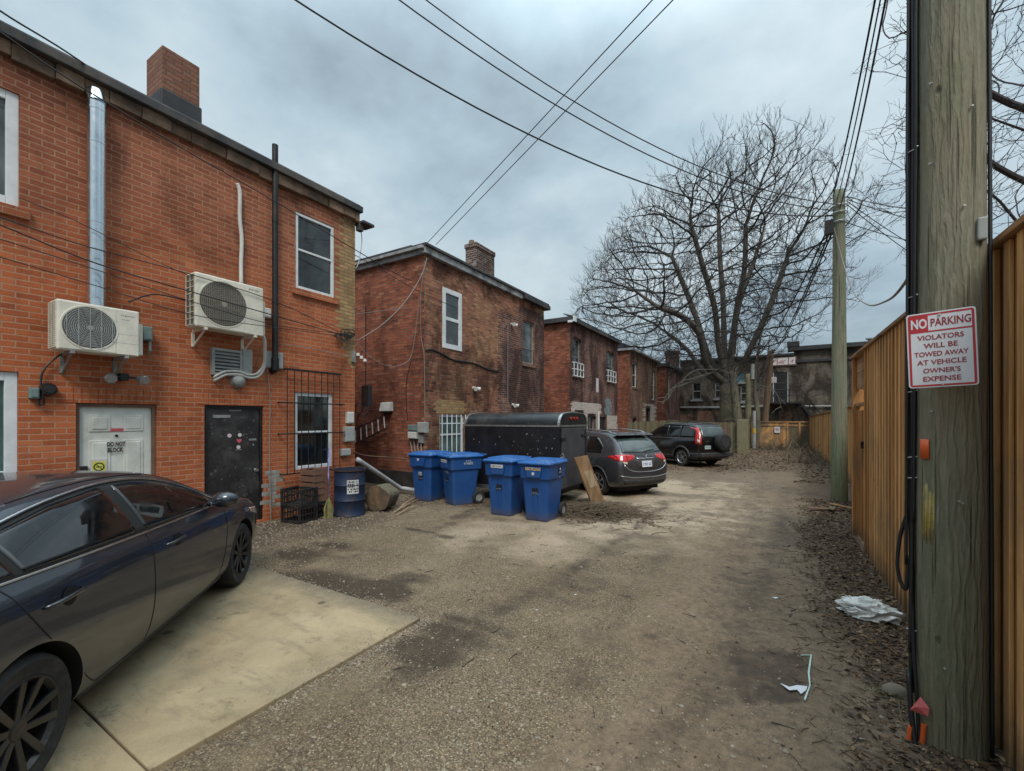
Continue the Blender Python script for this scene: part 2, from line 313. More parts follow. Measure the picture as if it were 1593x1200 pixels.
_n.bump(_g, .9, .03); _sp = _n.n('ShaderNodeSeparateXYZ'); _n.l(_o, _sp.inputs[0]); _gz = _n.math('MULTIPLY', _n.rng(_sp.outputs[2], 2.8, 4.4, 1, 0), _n.rng(_n.noise(_o, .9, 4), .38, .58))
M['bark'] = _n.fin(_n.mix(_gz, _n.mix(_n.rng(_g, .35, .65), (.04, .034, .03), (.14, .12, .098)), _n.mix(_n.rng(_g, .35, .65), (.075, .07, .04), (.20, .18, .105))), .9)
M['twig'] = simple('twig_bark', (.040, .034, .031), .85, 0, .4, 2, .0)
M['twig2'] = simple('reddish_twig_bark', (.045, .035, .037), .85, 0, .4, 2, .0)
M['leaf'] = simple('dead_leaves', (.15, .098, .06), .85, 0, .75, 26, .3, (.20, .15, .10), .9)
M['leaf_dark'] = simple('wet_leaf_mulch', (.080, .052, .034), .6, 0, .6, 26, .3, (.085, .06, .045), .8)
def leafmat(name, cols, sc):
    n = NT(name); o = n.obj(); v = n.n('ShaderNodeTexVoronoi'); n.l(o, v.inputs['Vector']); v.inputs['Scale'].default_value = sc
    s_ = n.n('ShaderNodeSeparateColor'); n.l(v.outputs['Color'], s_.inputs[0]); r = n.n('ShaderNodeValToRGB'); n.l(s_.outputs[0], r.inputs[0]); r.color_ramp.interpolation = 'CONSTANT'
    el = r.color_ramp.elements; el[0].color = (*cols[0], 1); el[1].position = 1/len(cols); el[1].color = (*cols[1], 1)
    for i, c in enumerate(cols[2:]): e_ = el.new((i+2)/len(cols)); e_.color = (*c, 1)
    c = n.mix(n.rng(n.noise(o, 90, 4, .7), .35, .7, 0, .5), r.outputs[0], n.mix(1.0, r.outputs[0], (.45, .42, .4), 'MULTIPLY'))
    n.bump(n.noise(o, 60, 3), .4, .004); return n.fin(c, .75, 0, .3)
M['leaf_dark'] = leafmat('wet_leaf_mulch', [(.045, .028, .018), (.085, .05, .028), (.030, .021, .015), (.12, .075, .042), (.06, .04, .028), (.10, .055, .03), (.04, .03, .022), (.17, .115, .07)], 34)
M['leaf'] = leafmat('dead_leaves', [(.16, .095, .05), (.09, .055, .032), (.24, .16, .095), (.12, .065, .03), (.19, .11, .055), (.07, .045, .03), (.29, .21, .13)], 30)
M['straw'] = simple('dry_stalks', (.17, .125, .08), .85, 0, .5, 20, .0, (.05, .035, .025), .8)
M['pebble'] = simple('pale_pebbles', (.27, .225, .17), .85, 0, .5, 18, .2, (.13, .12, .10), .9)
M['moss'] = simple('moss', (.045, .085, .02), .9, 0, .5, 30, .3)
M['concrete'] = None
M['bag'] = simple('dirty_white_plastic_film', (.74, .74, .71), .28, 0, .10, 9, .15, (.30, .24, .17), .6)
M['steel'] = simple('galvanised_steel', (.66, .71, .74), .22, 1, .08, 2.5, .008, (.35, .37, .38), .5)
M['pvc'] = simple('grey_pvc_pipe', (.36, .37, .39), .5, 0, .12, 6, .05, (.18, .16, .14), .4)
M['white'] = simple('white_plastic', (.58, .58, .55), .5, 0, .1, 8, .05, (.3, .28, .24), .4)
M['maroon'] = simple('dark_red_brown_boards', (.055, .026, .022), .55, 0, .3, 4, .2, (.09, .06, .05), .4)
M['wirewhite'] = simple('galvanised_tie_wire', (.5, .5, .5), .4, .6, .1, 8, 0)
M['foundation'] = simple('black_foundation', (.022, .020, .021), .8, 0, .5, 4, .3, (.07, .06, .05), .5)
M['lintel'] = simple('stained_stone_sill', (.19, .11, .075), .85, 0, .25, 6, .3, (.06, .045, .04), .6)
M['bluewindow'] = simple('blue_picture_panel', (.03, .16, .24), .4, 0, .8, 6, 0, (.30, .42, .48), .7)

def glass(name, c=(.010, .012, .013), tint=(.05, .06, .06), rough=.03):
    n = NT(name); o = n.obj()
    col = n.mix(n.rng(n.noise(o, 1.4, 3, .5, .4), .45, .65), c, tint)
    col = n.mix(n.rng(n.noise(o, 9, 7, .8), .55, .8, 0, .25), col, (.10, .10, .095))
    n.bump(n.noise(o, .9, 2), .12, .02)
    return n.fin(col, n.rng(n.noise(o, 6, 5), .4, .8, rough, rough+.12), 0, .9)
M['glass'] = glass('window_glass')
M['glass_bright'] = glass('pale_window_glass', (.03, .035, .038), (.13, .15, .15))
M['mural'] = simple('faded_mural', (.20, .23, .235), .8, 0, .5, 4, .1, (.07, .07, .07), .95)
M['glass_teal'] = glass('teal_window_glass', (.05, .10, .10), (.10, .17, .17))
M['carglass'] = glass('tinted_car_glass', (.004, .005, .006), (.006, .007, .007), .01)
M['carglass_pale'] = glass('car_rear_glass', (.03, .045, .045), (.07, .09, .09), .02)

# ------------------------------------------------------------------ mesh helpers
class MB:
    def __init__(s): s.v = []; s.f = []
    def add(s, vs, fs):
        b = len(s.v); s.v += [Vector(p) for p in vs]; s.f += [tuple(b+i for i in f) for f in fs]; return s
    def box(s, a, b, M_=None):
        x0, y0, z0 = a; x1, y1, z1 = b
        vs = [Vector(p) for p in ((x0,y0,z0),(x1,y0,z0),(x1,y1,z0),(x0,y1,z0),(x0,y0,z1),(x1,y0,z1),(x1,y1,z1),(x0,y1,z1))]
        if M_ is not None: vs = [M_ @ p for p in vs]
        return s.add(vs, [(0,3,2,1),(4,5,6,7),(0,1,5,4),(1,2,6,5),(2,3,7,6),(3,0,4,7)])
    def cyl(s, p, q, r0, r1=None, n=12, caps=True):
        p, q = Vector(p), Vector(q); r1 = r0 if r1 is None else r1
        d = (q-p).normalized(); a = d.orthogonal().normalized(); b = d.cross(a)
        vs = [p+(a*cos(2*pi*i/n)+b*sin(2*pi*i/n))*r0 for i in range(n)]+[q+(a*cos(2*pi*i/n)+b*sin(2*pi*i/n))*r1 for i in range(n)]
        fs = [(i, (i+1) % n, n+(i+1) % n, n+i) for i in range(n)]
        if caps: fs += [tuple(range(n-1, -1, -1)), tuple(range(n, 2*n))]
        return s.add(vs, fs)
    def tube(s, pts, r, n=8, caps=True):
        pts = [Vector(p) for p in pts]; rs = r if isinstance(r, (list, tuple)) else [r]*len(pts)
        vs = []; a = None
        for i, p in enumerate(pts):
            d = (pts[min(i+1, len(pts)-1)]-pts[max(i-1, 0)])
            d = d.normalized() if d.length > 1e-9 else Vector((0, 0, 1))
            if a is None: a = d.orthogonal().normalized()
            a = (a-d*a.dot(d)); a = a.normalized() if a.length > 1e-6 else d.orthogonal().normalized()
            b = d.cross(a)
            vs += [p+(a*cos(2*pi*k/n)+b*sin(2*pi*k/n))*rs[i] for k in range(n)]
        fs = [(i*n+k, i*n+(k+1) % n, (i+1)*n+(k+1) % n, (i+1)*n+k) for i in range(len(pts)-1) for k in range(n)]
        if caps: fs += [tuple(range(n-1, -1, -1)), tuple(range(len(vs)-n, len(vs)))]
        return s.add(vs, fs)
    def lathe(s, prof, n=24, M_=None, close=False):
        vs = []
        for i in range(n):
            a = 2*pi*i/n
            for r, z in prof: vs.append(Vector((r*cos(a), r*sin(a), z)))
        if M_ is not None: vs = [M_ @ p for p in vs]
        m = len(prof); fs = []
        for i in range(n):
            j = (i+1) % n
            for k in range(m if close else m-1):
                k2 = (k+1) % m
                fs.append((i*m+k, j*m+k, j*m+k2, i*m+k2))
        return s.add(vs, fs)
    def prism(s, poly, d, M_=None):
        """poly: list of 3-D points (planar), extruded by the vector d"""
        p = [Vector(q) for q in poly]; d = Vector(d); n = len(p)
        vs = p+[q+d for q in p]
        if M_ is not None: vs = [M_ @ q for q in vs]
        return s.add(vs, [tuple(range(n-1, -1, -1)), tuple(range(n, 2*n))]+[(i, (i+1) % n, n+(i+1) % n, n+i) for i in range(n)])
    def xf(s, M_): s.v = [M_ @ p for p in s.v]; return s
    def build(s, name, m, parent=None, smooth=False, bevel=0, fix=True, sub=0, base=None, seg=2):
        """base: world point of the parent thing; the mesh is stored relative to it"""
        if base is None and parent is not None and parent.get('_base'): base = Vector(parent['_base'])
        me = bpy.data.meshes.new(name)
        me.from_pydata([tuple(p) for p in s.v], [], s.f)
        bm = bmesh.new(); bm.from_mesh(me)
        if fix: bmesh.ops.recalc_face_normals(bm, faces=bm.faces)
        uvl = bm.loops.layers.uv.new('UVMap')
        for f in bm.faces:
            nn = f.normal; ax = max(range(3), key=lambda i: abs(nn[i])); f.smooth = smooth
            for lp in f.loops:
                c = lp.vert.co
                lp[uvl].uv = (c.y, c.z) if ax == 0 else (c.x, c.z) if ax == 1 else (c.x, c.y)
        if base is not None:
            for v in bm.verts: v.co -= base
        bm.to_mesh(me); bm.free()
        me.materials.append(M[m] if isinstance(m, str) else m)
        o = bpy.data.objects.new(name, me); COL.objects.link(o)
        if parent is not None:
            o.parent = parent
        if parent is None and base is not None: o.location = base
        if base is not None and parent is not None: o['_base'] = tuple(base)
        if bevel:
            md = o.modifiers.new('bevel', 'BEVEL'); md.width = bevel; md.segments = seg; md.limit_method = 'ANGLE'; md.angle_limit = R(35)
        if sub:
            md = o.modifiers.new('sub', 'SUBSURF'); md.levels = sub; md.render_levels = sub
        return o

def tag(o, label=None, cat=None, group=None, kind=None):
    if label: o['label'] = label
    if cat: o['category'] = cat
    if group: o['group'] = group
    if kind: o['kind'] = kind
    return o
def thing(name, label, cat, loc=(0, 0, 0), rz=0, group=None, world=True):
    """an Empty at the thing's base. world=True: parts are modelled in world metres and stored relative to it"""
    o = bpy.data.objects.new(name, None); COL.objects.link(o); o.location = loc; o.rotation_euler = (0, 0, rz); o.empty_display_size = .1
    if world: o['_base'] = tuple(loc)
    return tag(o, label, cat, group)
def copy_tree(o, parent=None):
    c = o.copy(); COL.objects.link(c)
    if parent is not None: c.parent = parent
    for ch in list(o.children): copy_tree(ch, c)
    return c
def text(body, w_=None, h_=None, ext=.002, off=0.0):
    """lettering as an MB in its local x-z plane (facing -y), scaled to the width and height asked for"""
    cu = bpy.data.curves.new('lettering', 'FONT'); cu.body = body; cu.size = 1; cu.align_x = 'CENTER'; cu.offset = off; cu.space_line = 1.0
    cu.resolution_u = 3
    o = bpy.data.objects.new('lettering', cu); COL.objects.link(o)
    dg = bpy.context.evaluated_depsgraph_get(); me = bpy.data.meshes.new_from_object(o.evaluated_get(dg))
    vs = [v.co.copy() for v in me.vertices]; fs = [tuple(p.vertices) for p in me.polygons]
    bpy.data.objects.remove(o); bpy.data.curves.remove(cu); bpy.data.meshes.remove(me)
    x0, x1 = min(v.x for v in vs), max(v.x for v in vs); y0, y1 = min(v.y for v in vs), max(v.y for v in vs)
    sx = w_/(x1-x0) if w_ else None; sy = h_/(y1-y0) if h_ else None
    sx = sx or sy; sy = sy or sx
    mb = MB(); mb.add([Vector(((v.x-(x0+x1)/2)*sx, 0, (v.y-(y0+y1)/2)*sy)) for v in vs], fs)
    return mb
def frameM(o, xdir, n, up=(0, 0, 1)):
    """matrix taking local x->xdir, local -y -> n (outward), z->up"""
    x = Vector(xdir).normalized(); nn = Vector(n).normalized(); z = Vector(up)
    m = Matrix((( x.x, -nn.x, z.x, o[0]), (x.y, -nn.y, z.y, o[1]), (x.z, -nn.z, z.z, o[2]), (0, 0, 0, 1)))
    return m
def fr(p, q, t): return Vector(p).lerp(Vector(q), t)
def sag(p, q, s, n=24):
    return [fr(p, q, i/n)-Vector((0, 0, 4*s*(i/n)*(1-i/n))) for i in range(n+1)]
def smoothpts(pts, k=6):
    pts = [Vector(p) for p in pts]; out = []
    for i in range(len(pts)-1):
        p0, p1, p2, p3 = pts[max(i-1, 0)], pts[i], pts[i+1], pts[min(i+2, len(pts)-1)]
        for j in range(k):
            t = j/k
            out.append(.5*((2*p1)+(p2-p0)*t+(2*p0-5*p1+4*p2-p3)*t*t+(3*p1-p0-3*p2+p3)*t**3))
    out.append(pts[-1]); return out
def fbm(x, y, z=0., s=1., o=4):
    return noise.fractal(Vector((x*s, y*s, z)), 1.0, 2.0, o)
# ------------------------------------------------------------------ ground
def smooth01(a, b, x):
    t = max(0, min(1, (x-a)/(b-a))); return t*t*(3-2*t)
def gz(x, y):
    z = .022*fbm(x, y, 3, .55)+.008*fbm(x, y, 7, 2.2, 3)
    far = smooth01(14, 22, y)
    z += far*.05*fbm(x, y, 1, .5)
    if x > .3: z += .03*smooth01(.3, .9, x)
    dx = min(abs(x+1.9), abs(x+.35)) ; z -= .02*math.exp(-(dx/.28)**2)*smooth01(3.5, 5, y)     # wheel ruts
    if x < -2.5 and y < 3.4: z = z*.3-.004
    return z
def base_(q):
    g = onZ(*q); return (g.x, g.y)
SPOTS = []
for (px, py, rx, ry, k) in ((470, 862, .7, .35, .9), (520, 850, .6, .22, .8), (520, 905, .8, .3, .8), (590, 915, .7, .28, .9), (640, 900, .4, .2, .6), (655, 1012, .32, .22, .75),
        (705, 985, .45, .15, .7), (665, 828, .5, .10, .9), (690, 835, .2, .08, 1), (905, 905, .4, .5, .35), (960, 850, .3, .7, .3), (870, 930, .4, .3, .45), (1140, 900, .35, .14, .5),
        (1180, 1020, .35, .3, .35), (740, 970, .5, .12, .6), (1060, 770, 1.6, .35, .5), (960, 765, 1.2, .5, .8), (980, 830, .5, .2, .5), (1230, 840, .3, .6, .4), (430, 900, .3, .5, .7),
        (1100, 800, 1.4, .25, .35), (1010, 990, .12, .1, .5), (860, 990, .1, .06, .7)):
    g = onZ(px, py); SPOTS.append((g.x, g.y, rx, ry, k))
PA = onZ(1185, 1045)
TRACKS = [[base_(q) for q in t] for t in (((1040, 780), (1000, 815), (950, 848), (870, 905), (770, 955), (700, 1000), (600, 1075)), ((1225, 745), (1215, 810), (1195, 880), (1165, 960), (1110, 1060), (1040, 1190)), ((1120, 760), (1080, 800), (1030, 860), (960, 950), (900, 1060)))]
def dpoly(x, y, pl_):
    best = 9
    for (a, b_), (c, d) in zip(pl_, pl_[1:]):
        ux, uy = c-a, d-b_; t_ = max(0, min(1, ((x-a)*ux+(y-b_)*uy)/(ux*ux+uy*uy))); best = min(best, math.hypot(x-a-ux*t_, y-b_-uy*t_))
    return best
def masks(x, y):
    n1 = fbm(x, y, 11, .9, 5); n2 = fbm(x, y, 21, 2.6, 4); n3 = fbm(x, y, 31, .35, 3)
    mulch = smooth01(.10, .80, x+.30*n1+.14*n2-.02*max(0, y-8))
    far = smooth01(16.2, 18.6, y+1.6*n1+1.0*n3-.35*(x+2)) * (1-.25*smooth01(-.2, .6, n2))
    mulch = max(mulch, far)
    g2 = math.hypot((x+3.6)/1.3, (y-8.5)/.95); mulch = max(mulch, 1.0*(1-smooth01(.75, 1.5, g2+.35*n1+.2*n2)))
    g3 = math.hypot((x+5.6)/2.0, (y-8.6)/1.1); mulch = max(mulch, .85*(1-smooth01(.7, 1.3, g3+.4*n1+.25*n2)))
    mulch = max(mulch, .75*(1-smooth01(-6.9, -6.2, x+.4*n1))*smooth01(6.0, 7.2, y))
    dirt = smooth01(-2.2, .15, x+.6*n1+.3*n2)*.8
    dirt = max(dirt, smooth01(11, 15, y+2.5*n1)*.7, (.55 if n3 > .35 else 0)*smooth01(.1, .5, n1))
    dirt = max(dirt, .8*(1-smooth01(.7, 1.3, math.hypot((x-PA.x)/.55, (y-PA.y)/.55)+.3*n1)))
    wet = 0.
    for sx, sy, rx, ry, k in SPOTS:
        q = math.hypot((x-sx)/rx, (y-sy)/ry)
        if q < 2: wet = max(wet, k*(1-smooth01(.35, 1.25, q+.55*n1+.3*n2)))
    wet = max(wet, .6*smooth01(.25, .6, n1+.4*n2)*smooth01(-4.2, -5.4, x)) if x < -4.2 else wet
    # soft wheel tracks
    wet = max(wet, .62*smooth01(-.015, .02, inq(x, y)+.02*n2))
    if 1.5 < y < 14 and -5 < x < 1:
        for k_, pl_ in enumerate(TRACKS): wet = max(wet, (.62, .5, .36)[k_]*math.exp(-(dpoly(x+.12*n1, y+.1*n2, pl_)/.17)**2)*(.75+.6*n2))
    tr = min(abs(x+1.9+.1*n1), abs(x+.35+.08*n1)); wet = max(wet, .55*(1-smooth01(-7.0, -5.3, x+.7*n1+.3*n2))*smooth01(2.9, 3.3, y)*(1-smooth01(5.6, 7, y)), .36*math.exp(-(tr/.22)**2)*smooth01(3.2, 5.5, y)*(.6+.8*n2))
    return min(1, max(0, mulch)), min(1, max(0, dirt)), min(1, max(0, wet))
def sand(x, y):
    n1 = fbm(x, y, 41, .45, 4); n2 = fbm(x, y, 51, 1.5, 4)
    s = smooth01(4.6, 7.8, y-.25*(x+2)+1.2*n1)*(1-smooth01(13, 17.5, y+2*n1))*smooth01(-5.6, -3.4, x+.8*n1)*(1-smooth01(-.5, .5, x+.4*n1))
    s = max(s, .75*math.exp(-(((x+2.9)/1.0)**2+((y-5.8)/.9)**2))) 
    return min(1, max(0, s*(.75+.5*n2)))
QP = [onZ(*p) for p in ((1128, 1008), (1258, 1018), (1261, 1096), (1150, 1092))]
def inq(x, y, e=.0):
    d = 9
    for i in range(4):
        a, b = QP[i], QP[(i+1) % 4]; nx_, ny_ = (b.y-a.y), -(b.x-a.x); l_ = math.hypot(nx_, ny_); d = min(d, -((x-a.x)*nx_+(y-a.y)*ny_)/l_)
    return d
if inq(sum(p.x for p in QP)/4, sum(p.y for p in QP)/4) < 0:
    QP.reverse()
def ground():
    xs = [-400, -120, -60, -30, -16, -12]+[-10+i*.06 for i in range(int(12.6/.06))]+[2.8, 4, 8, 16, 40, 120, 400]
    ys = [-60, -20, -8, -3, -1]+[0.4*i/4-.2 for i in range(4)]+[.25+i*.05 for i in range(int(9.75/.05))]+[10+i*.12 for i in range(int(26/.12))]+[37, 40, 46, 60, 90, 150, 250, 500]
    nx, ny = len(xs), len(ys); co = []; a1 = []
    for y in ys:
        for x in xs:
            ins = -10.5 < x < 3 and 0 < y < 37
            co.append((x, y, gz(x, y) if ins else -.01)); m = masks(x, y) if ins else ((1, .6, 0) if y > 16 or x > 2 else (0, .3, .1))
            a1.append((*m, sand(x, y) if ins else 0))
    fs = [(j*nx+i, j*nx+i+1, (j+1)*nx+i+1, (j+1)*nx+i) for j in range(ny-1) for i in range(nx-1)]
    me = bpy.data.meshes.new('ground'); me.from_pydata(co, [], fs)
    ca = me.attributes.new('masks', 'FLOAT_COLOR', 'POINT')
    buf = []
    for m in a1: buf += list(m)
    ca.data.foreach_set('color', buf)
    for p in me.polygons: p.use_smooth = True
    o = bpy.data.objects.new('ground', me); COL.objects.link(o)
    n = NT('worn_gravel_lane'); P = n.pos()
    at = n.n('ShaderNodeAttribute', attribute_name='masks'); sp = n.n('ShaderNodeSeparateColor'); n.l(at.outputs['Color'], sp.inputs[0])
    fine = n.noise(P, 90, 5, .7)
    mul = n.rng(n.math('ADD', sp.outputs[0], n.math('MULTIPLY', n.math('SUBTRACT', n.noise(P, 6, 9, .82), .5), 2.2)), .25, .80)
    dir_ = n.rng(n.math('ADD', sp.outputs[1], n.math('MULTIPLY', n.math('SUBTRACT', n.noise(P, 5, 7, .75), .5), 1.1)), .28, .62)
    wet = n.rng(n.math('ADD', sp.outputs[2], n.math('MULTIPLY', n.math('SUBTRACT', n.noise(P, 5, 9, .8, .5), .5), 1.5)), .10, .70)
    # exposed aggregate: two sizes of stone, each stone with its own tone
    v1 = n.n('ShaderNodeTexVoronoi'); n.l(P, v1.inputs['Vector']); v1.inputs['Scale'].default_value = 105
    v2 = n.n('ShaderNodeTexVoronoi'); n.l(P, v2.inputs['Vector']); v2.inputs['Scale'].default_value = 32
    hsv = n.n('ShaderNodeSeparateColor'); n.l(v1.outputs['Color'], hsv.inputs[0])
    hs2 = n.n('ShaderNodeSeparateColor'); n.l(v2.outputs['Color'], hs2.inputs[0])
    st = n.mix(n.rng(hsv.outputs[0], .1, .95), (.150, .118, .088), (.40, .32, .232))
    st = n.mix(n.rng(hsv.outputs[1], .93, .97), st, (.55, .51, .44))
    st = n.mix(n.rng(hsv.outputs[2], .0, .25, .6, 0), st, (.05, .046, .04))
    gaps = n.rng(v1.outputs['Distance'], .42, .75, 0, .5)
    st = n.mix(gaps, st, (.085, .076, .064))
    big = n.math('MULTIPLY', n.rng(hs2.outputs[0], .86, .9), n.rng(v2.outputs['Distance'], .36, .46, 1, 0))
    st = n.mix(big, st, n.mix(hs2.outputs[1], (.16, .145, .12), (.46, .43, .37)))
    st = n.mix(n.rng(n.noise(P, .8, 6, .65, .4), .4, .65, 0, .5), st, n.mix(1.0, st, (.66, .62, .55), 'MULTIPLY'))
    st = n.mix(n.rng(n.noise(P, 1.7, 6, .65), .5, .72, 0, .4), st, (.40, .33, .235))
    sa = n.rng(n.math('ADD', at.outputs['Alpha'], n.math('MULTIPLY', n.math('SUBTRACT', n.noise(P, 2.4, 7, .7), .5), .9)), .15, .75)
    st = n.mix(sa, n.mix(1.0, st, (.74, .69, .60), 'MULTIPLY'), n.mix(.45, st, (.56, .44, .31)))
    soil = n.mix(n.rng(n.noise(P, 14, 8, .78), .35, .68), (.088, .064, .044), (.25, .18, .12))
    soil = n.mix(n.rng(n.noise(P, 120, 3, .7), .55, .7, 0, .5), soil, (.27, .23, .18))
    grit = n.math('MULTIPLY', n.rng(hsv.outputs[0], .62, .72), n.rng(n.noise(P, 3.2, 4), .42, .6))
    soil = n.mix(n.math('MULTIPLY', grit, .7), soil, st)
    lf = n.mix(n.rng(n.noise(P, 34, 7, .85, .8), .38, .68), (.030, .021, .015), (.20, .135, .085))
    lf = n.mix(n.rng(n.noise(n.map(P, (1.4, .7, 1)), 60, 4, .8, 1.5), .6, .72), lf, (.24, .175, .11))
    lf = n.mix(n.rng(n.noise(P, 2.2, 5), .55, .72, 0, .5), lf, (.06, .05, .035))
    col = n.mix(dir_, st, soil); wc = n.mix(.25, n.mix(1.0, col, (.28, .24, .205), 'MULTIPLY'), n.mix(fine, (.028, .021, .016), (.085, .066, .05))); col = n.mix(n.math('MULTIPLY', wet, .9), col, wc)
    col = n.mix(n.rng(n.noise(P, .55, 5, .7, .5), .38, .64, 0, .38), col, n.mix(1.0, col, (.58, .52, .45), 'MULTIPLY')); col = n.mix(mul, col, lf)
    h = n.math('ADD', n.math('MULTIPLY', n.math('SUBTRACT', .6, v1.outputs['Distance']), n.rng(dir_, 0, 1, .6, .12)), n.math('MULTIPLY', n.noise(P, 26, 7, .75), n.rng(mul, 0, 1, .6, 2.2)))
    h = n.math('ADD', h, n.math('MULTIPLY', n.noise(P, 6, 5, .7), 1.0))
    n.bump(h, .75, .014)
    me.materials.append(n.fin(col, n.rng(wet, 0, 1, .92, .62), 0, .35))
    tag(o, 'worn asphalt and gravel lane with dirt patches', kind='structure')
    return o
ground()

# concrete pad under the sedan
def concrete():
    n = NT('stained_concrete'); P = n.pos()
    c = n.mix(n.rng(n.noise(P, 1.3, 7, .65, .3), .35, .65), (.24, .182, .105), (.37, .292, .178))
    c = n.mix(n.rng(n.noise(P, 55, 4, .8), .55, .75, 0, .5), c, (.17, .145, .105))
    tr = n.noise(n.map(P, (2.2, 2.2, 1), rot=(0, 0, R(43))), 1.6, 7, .75, .2)
    tr = n.noise(n.map(P, (1.2, 5, 1), rot=(0, 0, R(-43))), 1.2, 7, .75)
    c = n.mix(n.rng(tr, .52, .70, 0, .7), c, (.14, .118, .082))
    c = n.mix(n.rng(n.noise(P, .9, 8, .7, .6), .5, .66, 0, .55), c, (.16, .13, .085))
    sp = n.n('ShaderNodeSeparateXYZ'); n.l(P, sp.inputs[0])
    ed = n.math('ADD', sp.outputs[1], n.math('MULTIPLY', n.noise(P, 6, 6, .75), .5))
    c = n.mix(n.rng(ed, 2.95, 3.25, 0, .8), c, (.115, .095, .07))
    c = n.mix(n.rng(n.noise(P, 4.5, 8, .8, .5), .57, .68, 0, .85), c, (.095, .078, .052))
    c = n.mix(n.math('MULTIPLY', n.rng(n.vor(P, 2.2), .06, .11, 1, 0), n.rng(n.noise(P, 1.1, 3), .5, .55, 0, .8)), c, (.05, .043, .035))
    c = n.mix(n.rng(n.noise(P, 150, 2), .64, .7, 0, .6), c, (.42, .38, .31))
    n.bump(n.math('ADD', n.noise(P, 60, 5, .7), n.math('MULTIPLY', n.noise(P, 5, 5), .6)), .35, .006)
    return n.fin(c, .85, 0, .35)
M['concrete'] = concrete()
sl_ = MB()
for (x0, x1) in ((-6.75, -2.79),):
    for (y0, y1) in ((-4.0, .975), (.985, 3.02)):
        sl_.box((x0, y0, -.12), (x1, y1, .028))
tag(sl_.build('concrete_pad', 'concrete', bevel=.008), 'stained pale concrete parking slab', kind='structure')

# ------------------------------------------------------------------ buildings
def wallX(mb, X, y0, y1, z0, z1, op=(), depth=.12):
    ysx = sorted({y0, y1, *[o[0] for o in op], *[o[1] for o in op]}); zsx = sorted({z0, z1, *[o[2] for o in op], *[o[3] for o in op]})
    for a, b in zip(ysx, ysx[1:]):
        for c, d in zip(zsx, zsx[1:]):
            if any(o[0]-1e-6 <= a and b <= o[1]+1e-6 and o[2]-1e-6 <= c and d <= o[3]+1e-6 for o in op): continue
            mb.add([(X, a, c), (X, b, c), (X, b, d), (X, a, d)], [(0, 1, 2, 3)])
    for a, b, c, d in op:
        x = X-depth
        mb.add([(X, a, c), (x, a, c), (x, a, d), (X, a, d)], [(0, 1, 2, 3)]); mb.add([(X, b, c), (X, b, d), (x, b, d), (x, b, c)], [(0, 1, 2, 3)])
        mb.add([(X, a, d), (x, a, d), (x, b, d), (X, b, d)], [(0, 1, 2, 3)]); mb.add([(X, a, c), (X, b, c), (x, b, c), (x, a, c)], [(0, 1, 2, 3)])
def shell(mb, X, y0, y1, z1, back, op, depth=.12, z0=-.1):
    wallX(mb, X, y0, y1, z0, z1, op, depth)
    mb.add([(X, y0, z0), (back, y0, z0), (back, y0, z1), (X, y0, z1)], [(0, 1, 2, 3)])
    mb.add([(X, y1, z0), (back, y1, z0), (back, y1, z1), (X, y1, z1)], [(0, 1, 2, 3)])
    mb.add([(back, y0, z0), (back, y1, z0), (back, y1, z1), (back, y0, z1)], [(0, 1, 2, 3)])
def rect(px0, py0, px1, py1, X):
    """opening on the plane X whose left edge is px0, right px1; heights measured at its left edge"""
    a, b = onX(px0, py0, X), onX(px1, py0, X); c = onX(px0, py1, X)
    return (a.y, b.y, c.z, a.z)
def windowX(par, X, r, fw=.055, rails=(.5,), fm='upvc', gm='glass', inset=.05, thick=.07, sill=None, mull=(), label=None, nm='window'):
    y0, y1, z0, z1 = r; x1 = X-inset+0.0; x0 = x1-thick; b = MB()
    e = .002
    b.box((x0, y0+e, z0+e), (x1, y0+fw, z1-e)); b.box((x0, y1-fw, z0+e), (x1, y1-e, z1-e))
    b.box((x0, y0+fw, z0+e), (x1, y1-fw, z0+fw)); b.box((x0, y0+fw, z1-fw), (x1, y1-fw, z1-e))
    for t in rails:
        z = z0+(z1-z0)*t; b.box((x0+.01, y0+fw, z-fw*.35), (x1-.01, y1-fw, z+fw*.35))
    for t in mull:
        y = y0+(y1-y0)*t; b.box((x0+.01, y-fw*.3, z0+fw), (x1-.01, y+fw*.3, z1-fw))
    w_ = b.build(nm, fm, par, bevel=.006)
    if label: w_['label'] = label
    g = MB().box((x0+.012, y0+fw*.8, z0+fw*.8), (x0+.03, y1-fw*.8, z1-fw*.8)); g.build('pane', gm, w_)
    if sill:
        MB().box((X-.06, y0-.08, z0-.13), (X+.05, y1+.08, z0-.003)).build('sill', sill, w_, bevel=.008)
    return w_
X1 = -7.9
def P1(px, py, dx=0): return onX(px, py, X1+dx)

# --- building 1: orange brick
b1 = thing('brick_building', 'orange brick two storey building with two wall mounted air conditioners, nearest on the left', 'building', (X1, 1.3, 0), group='brick buildings along the lane')
y1e = P1(552, 400).y
o_wd = rect(118, 627, 244, 740, X1); o_wd = (o_wd[0], o_wd[1], .12, o_wd[3])
o_dd = rect(318, 630, 410, 800, X1); o_dd = (o_dd[0], o_dd[1], .04, o_dd[3])
o_lw = rect(-60, 545, 29, 748, X1); t_ = P1(10, 578); o_lw = (o_lw[0], o_lw[1], P1(10, 748).z, t_.z)
t_ = P1(10, 128); o_uw = (P1(-60, 300).y, P1(31, 300).y, P1(10, 318).z, P1(10, 138).z)
o_bw = rect(459, 610, 518, 732, X1)
a_ = P1(460, 328); b_ = P1(460, 448); o_cw = (a_.y, P1(520, 350).y, b_.z, a_.z)
ops = [o_wd, o_dd, o_lw, o_uw, o_bw, o_cw]
wm = MB(); shell(wm, X1, -5.0, y1e, 6.30, -17, ops, .14)
wm.build('wall', 'brick_orange', b1, fix=False)
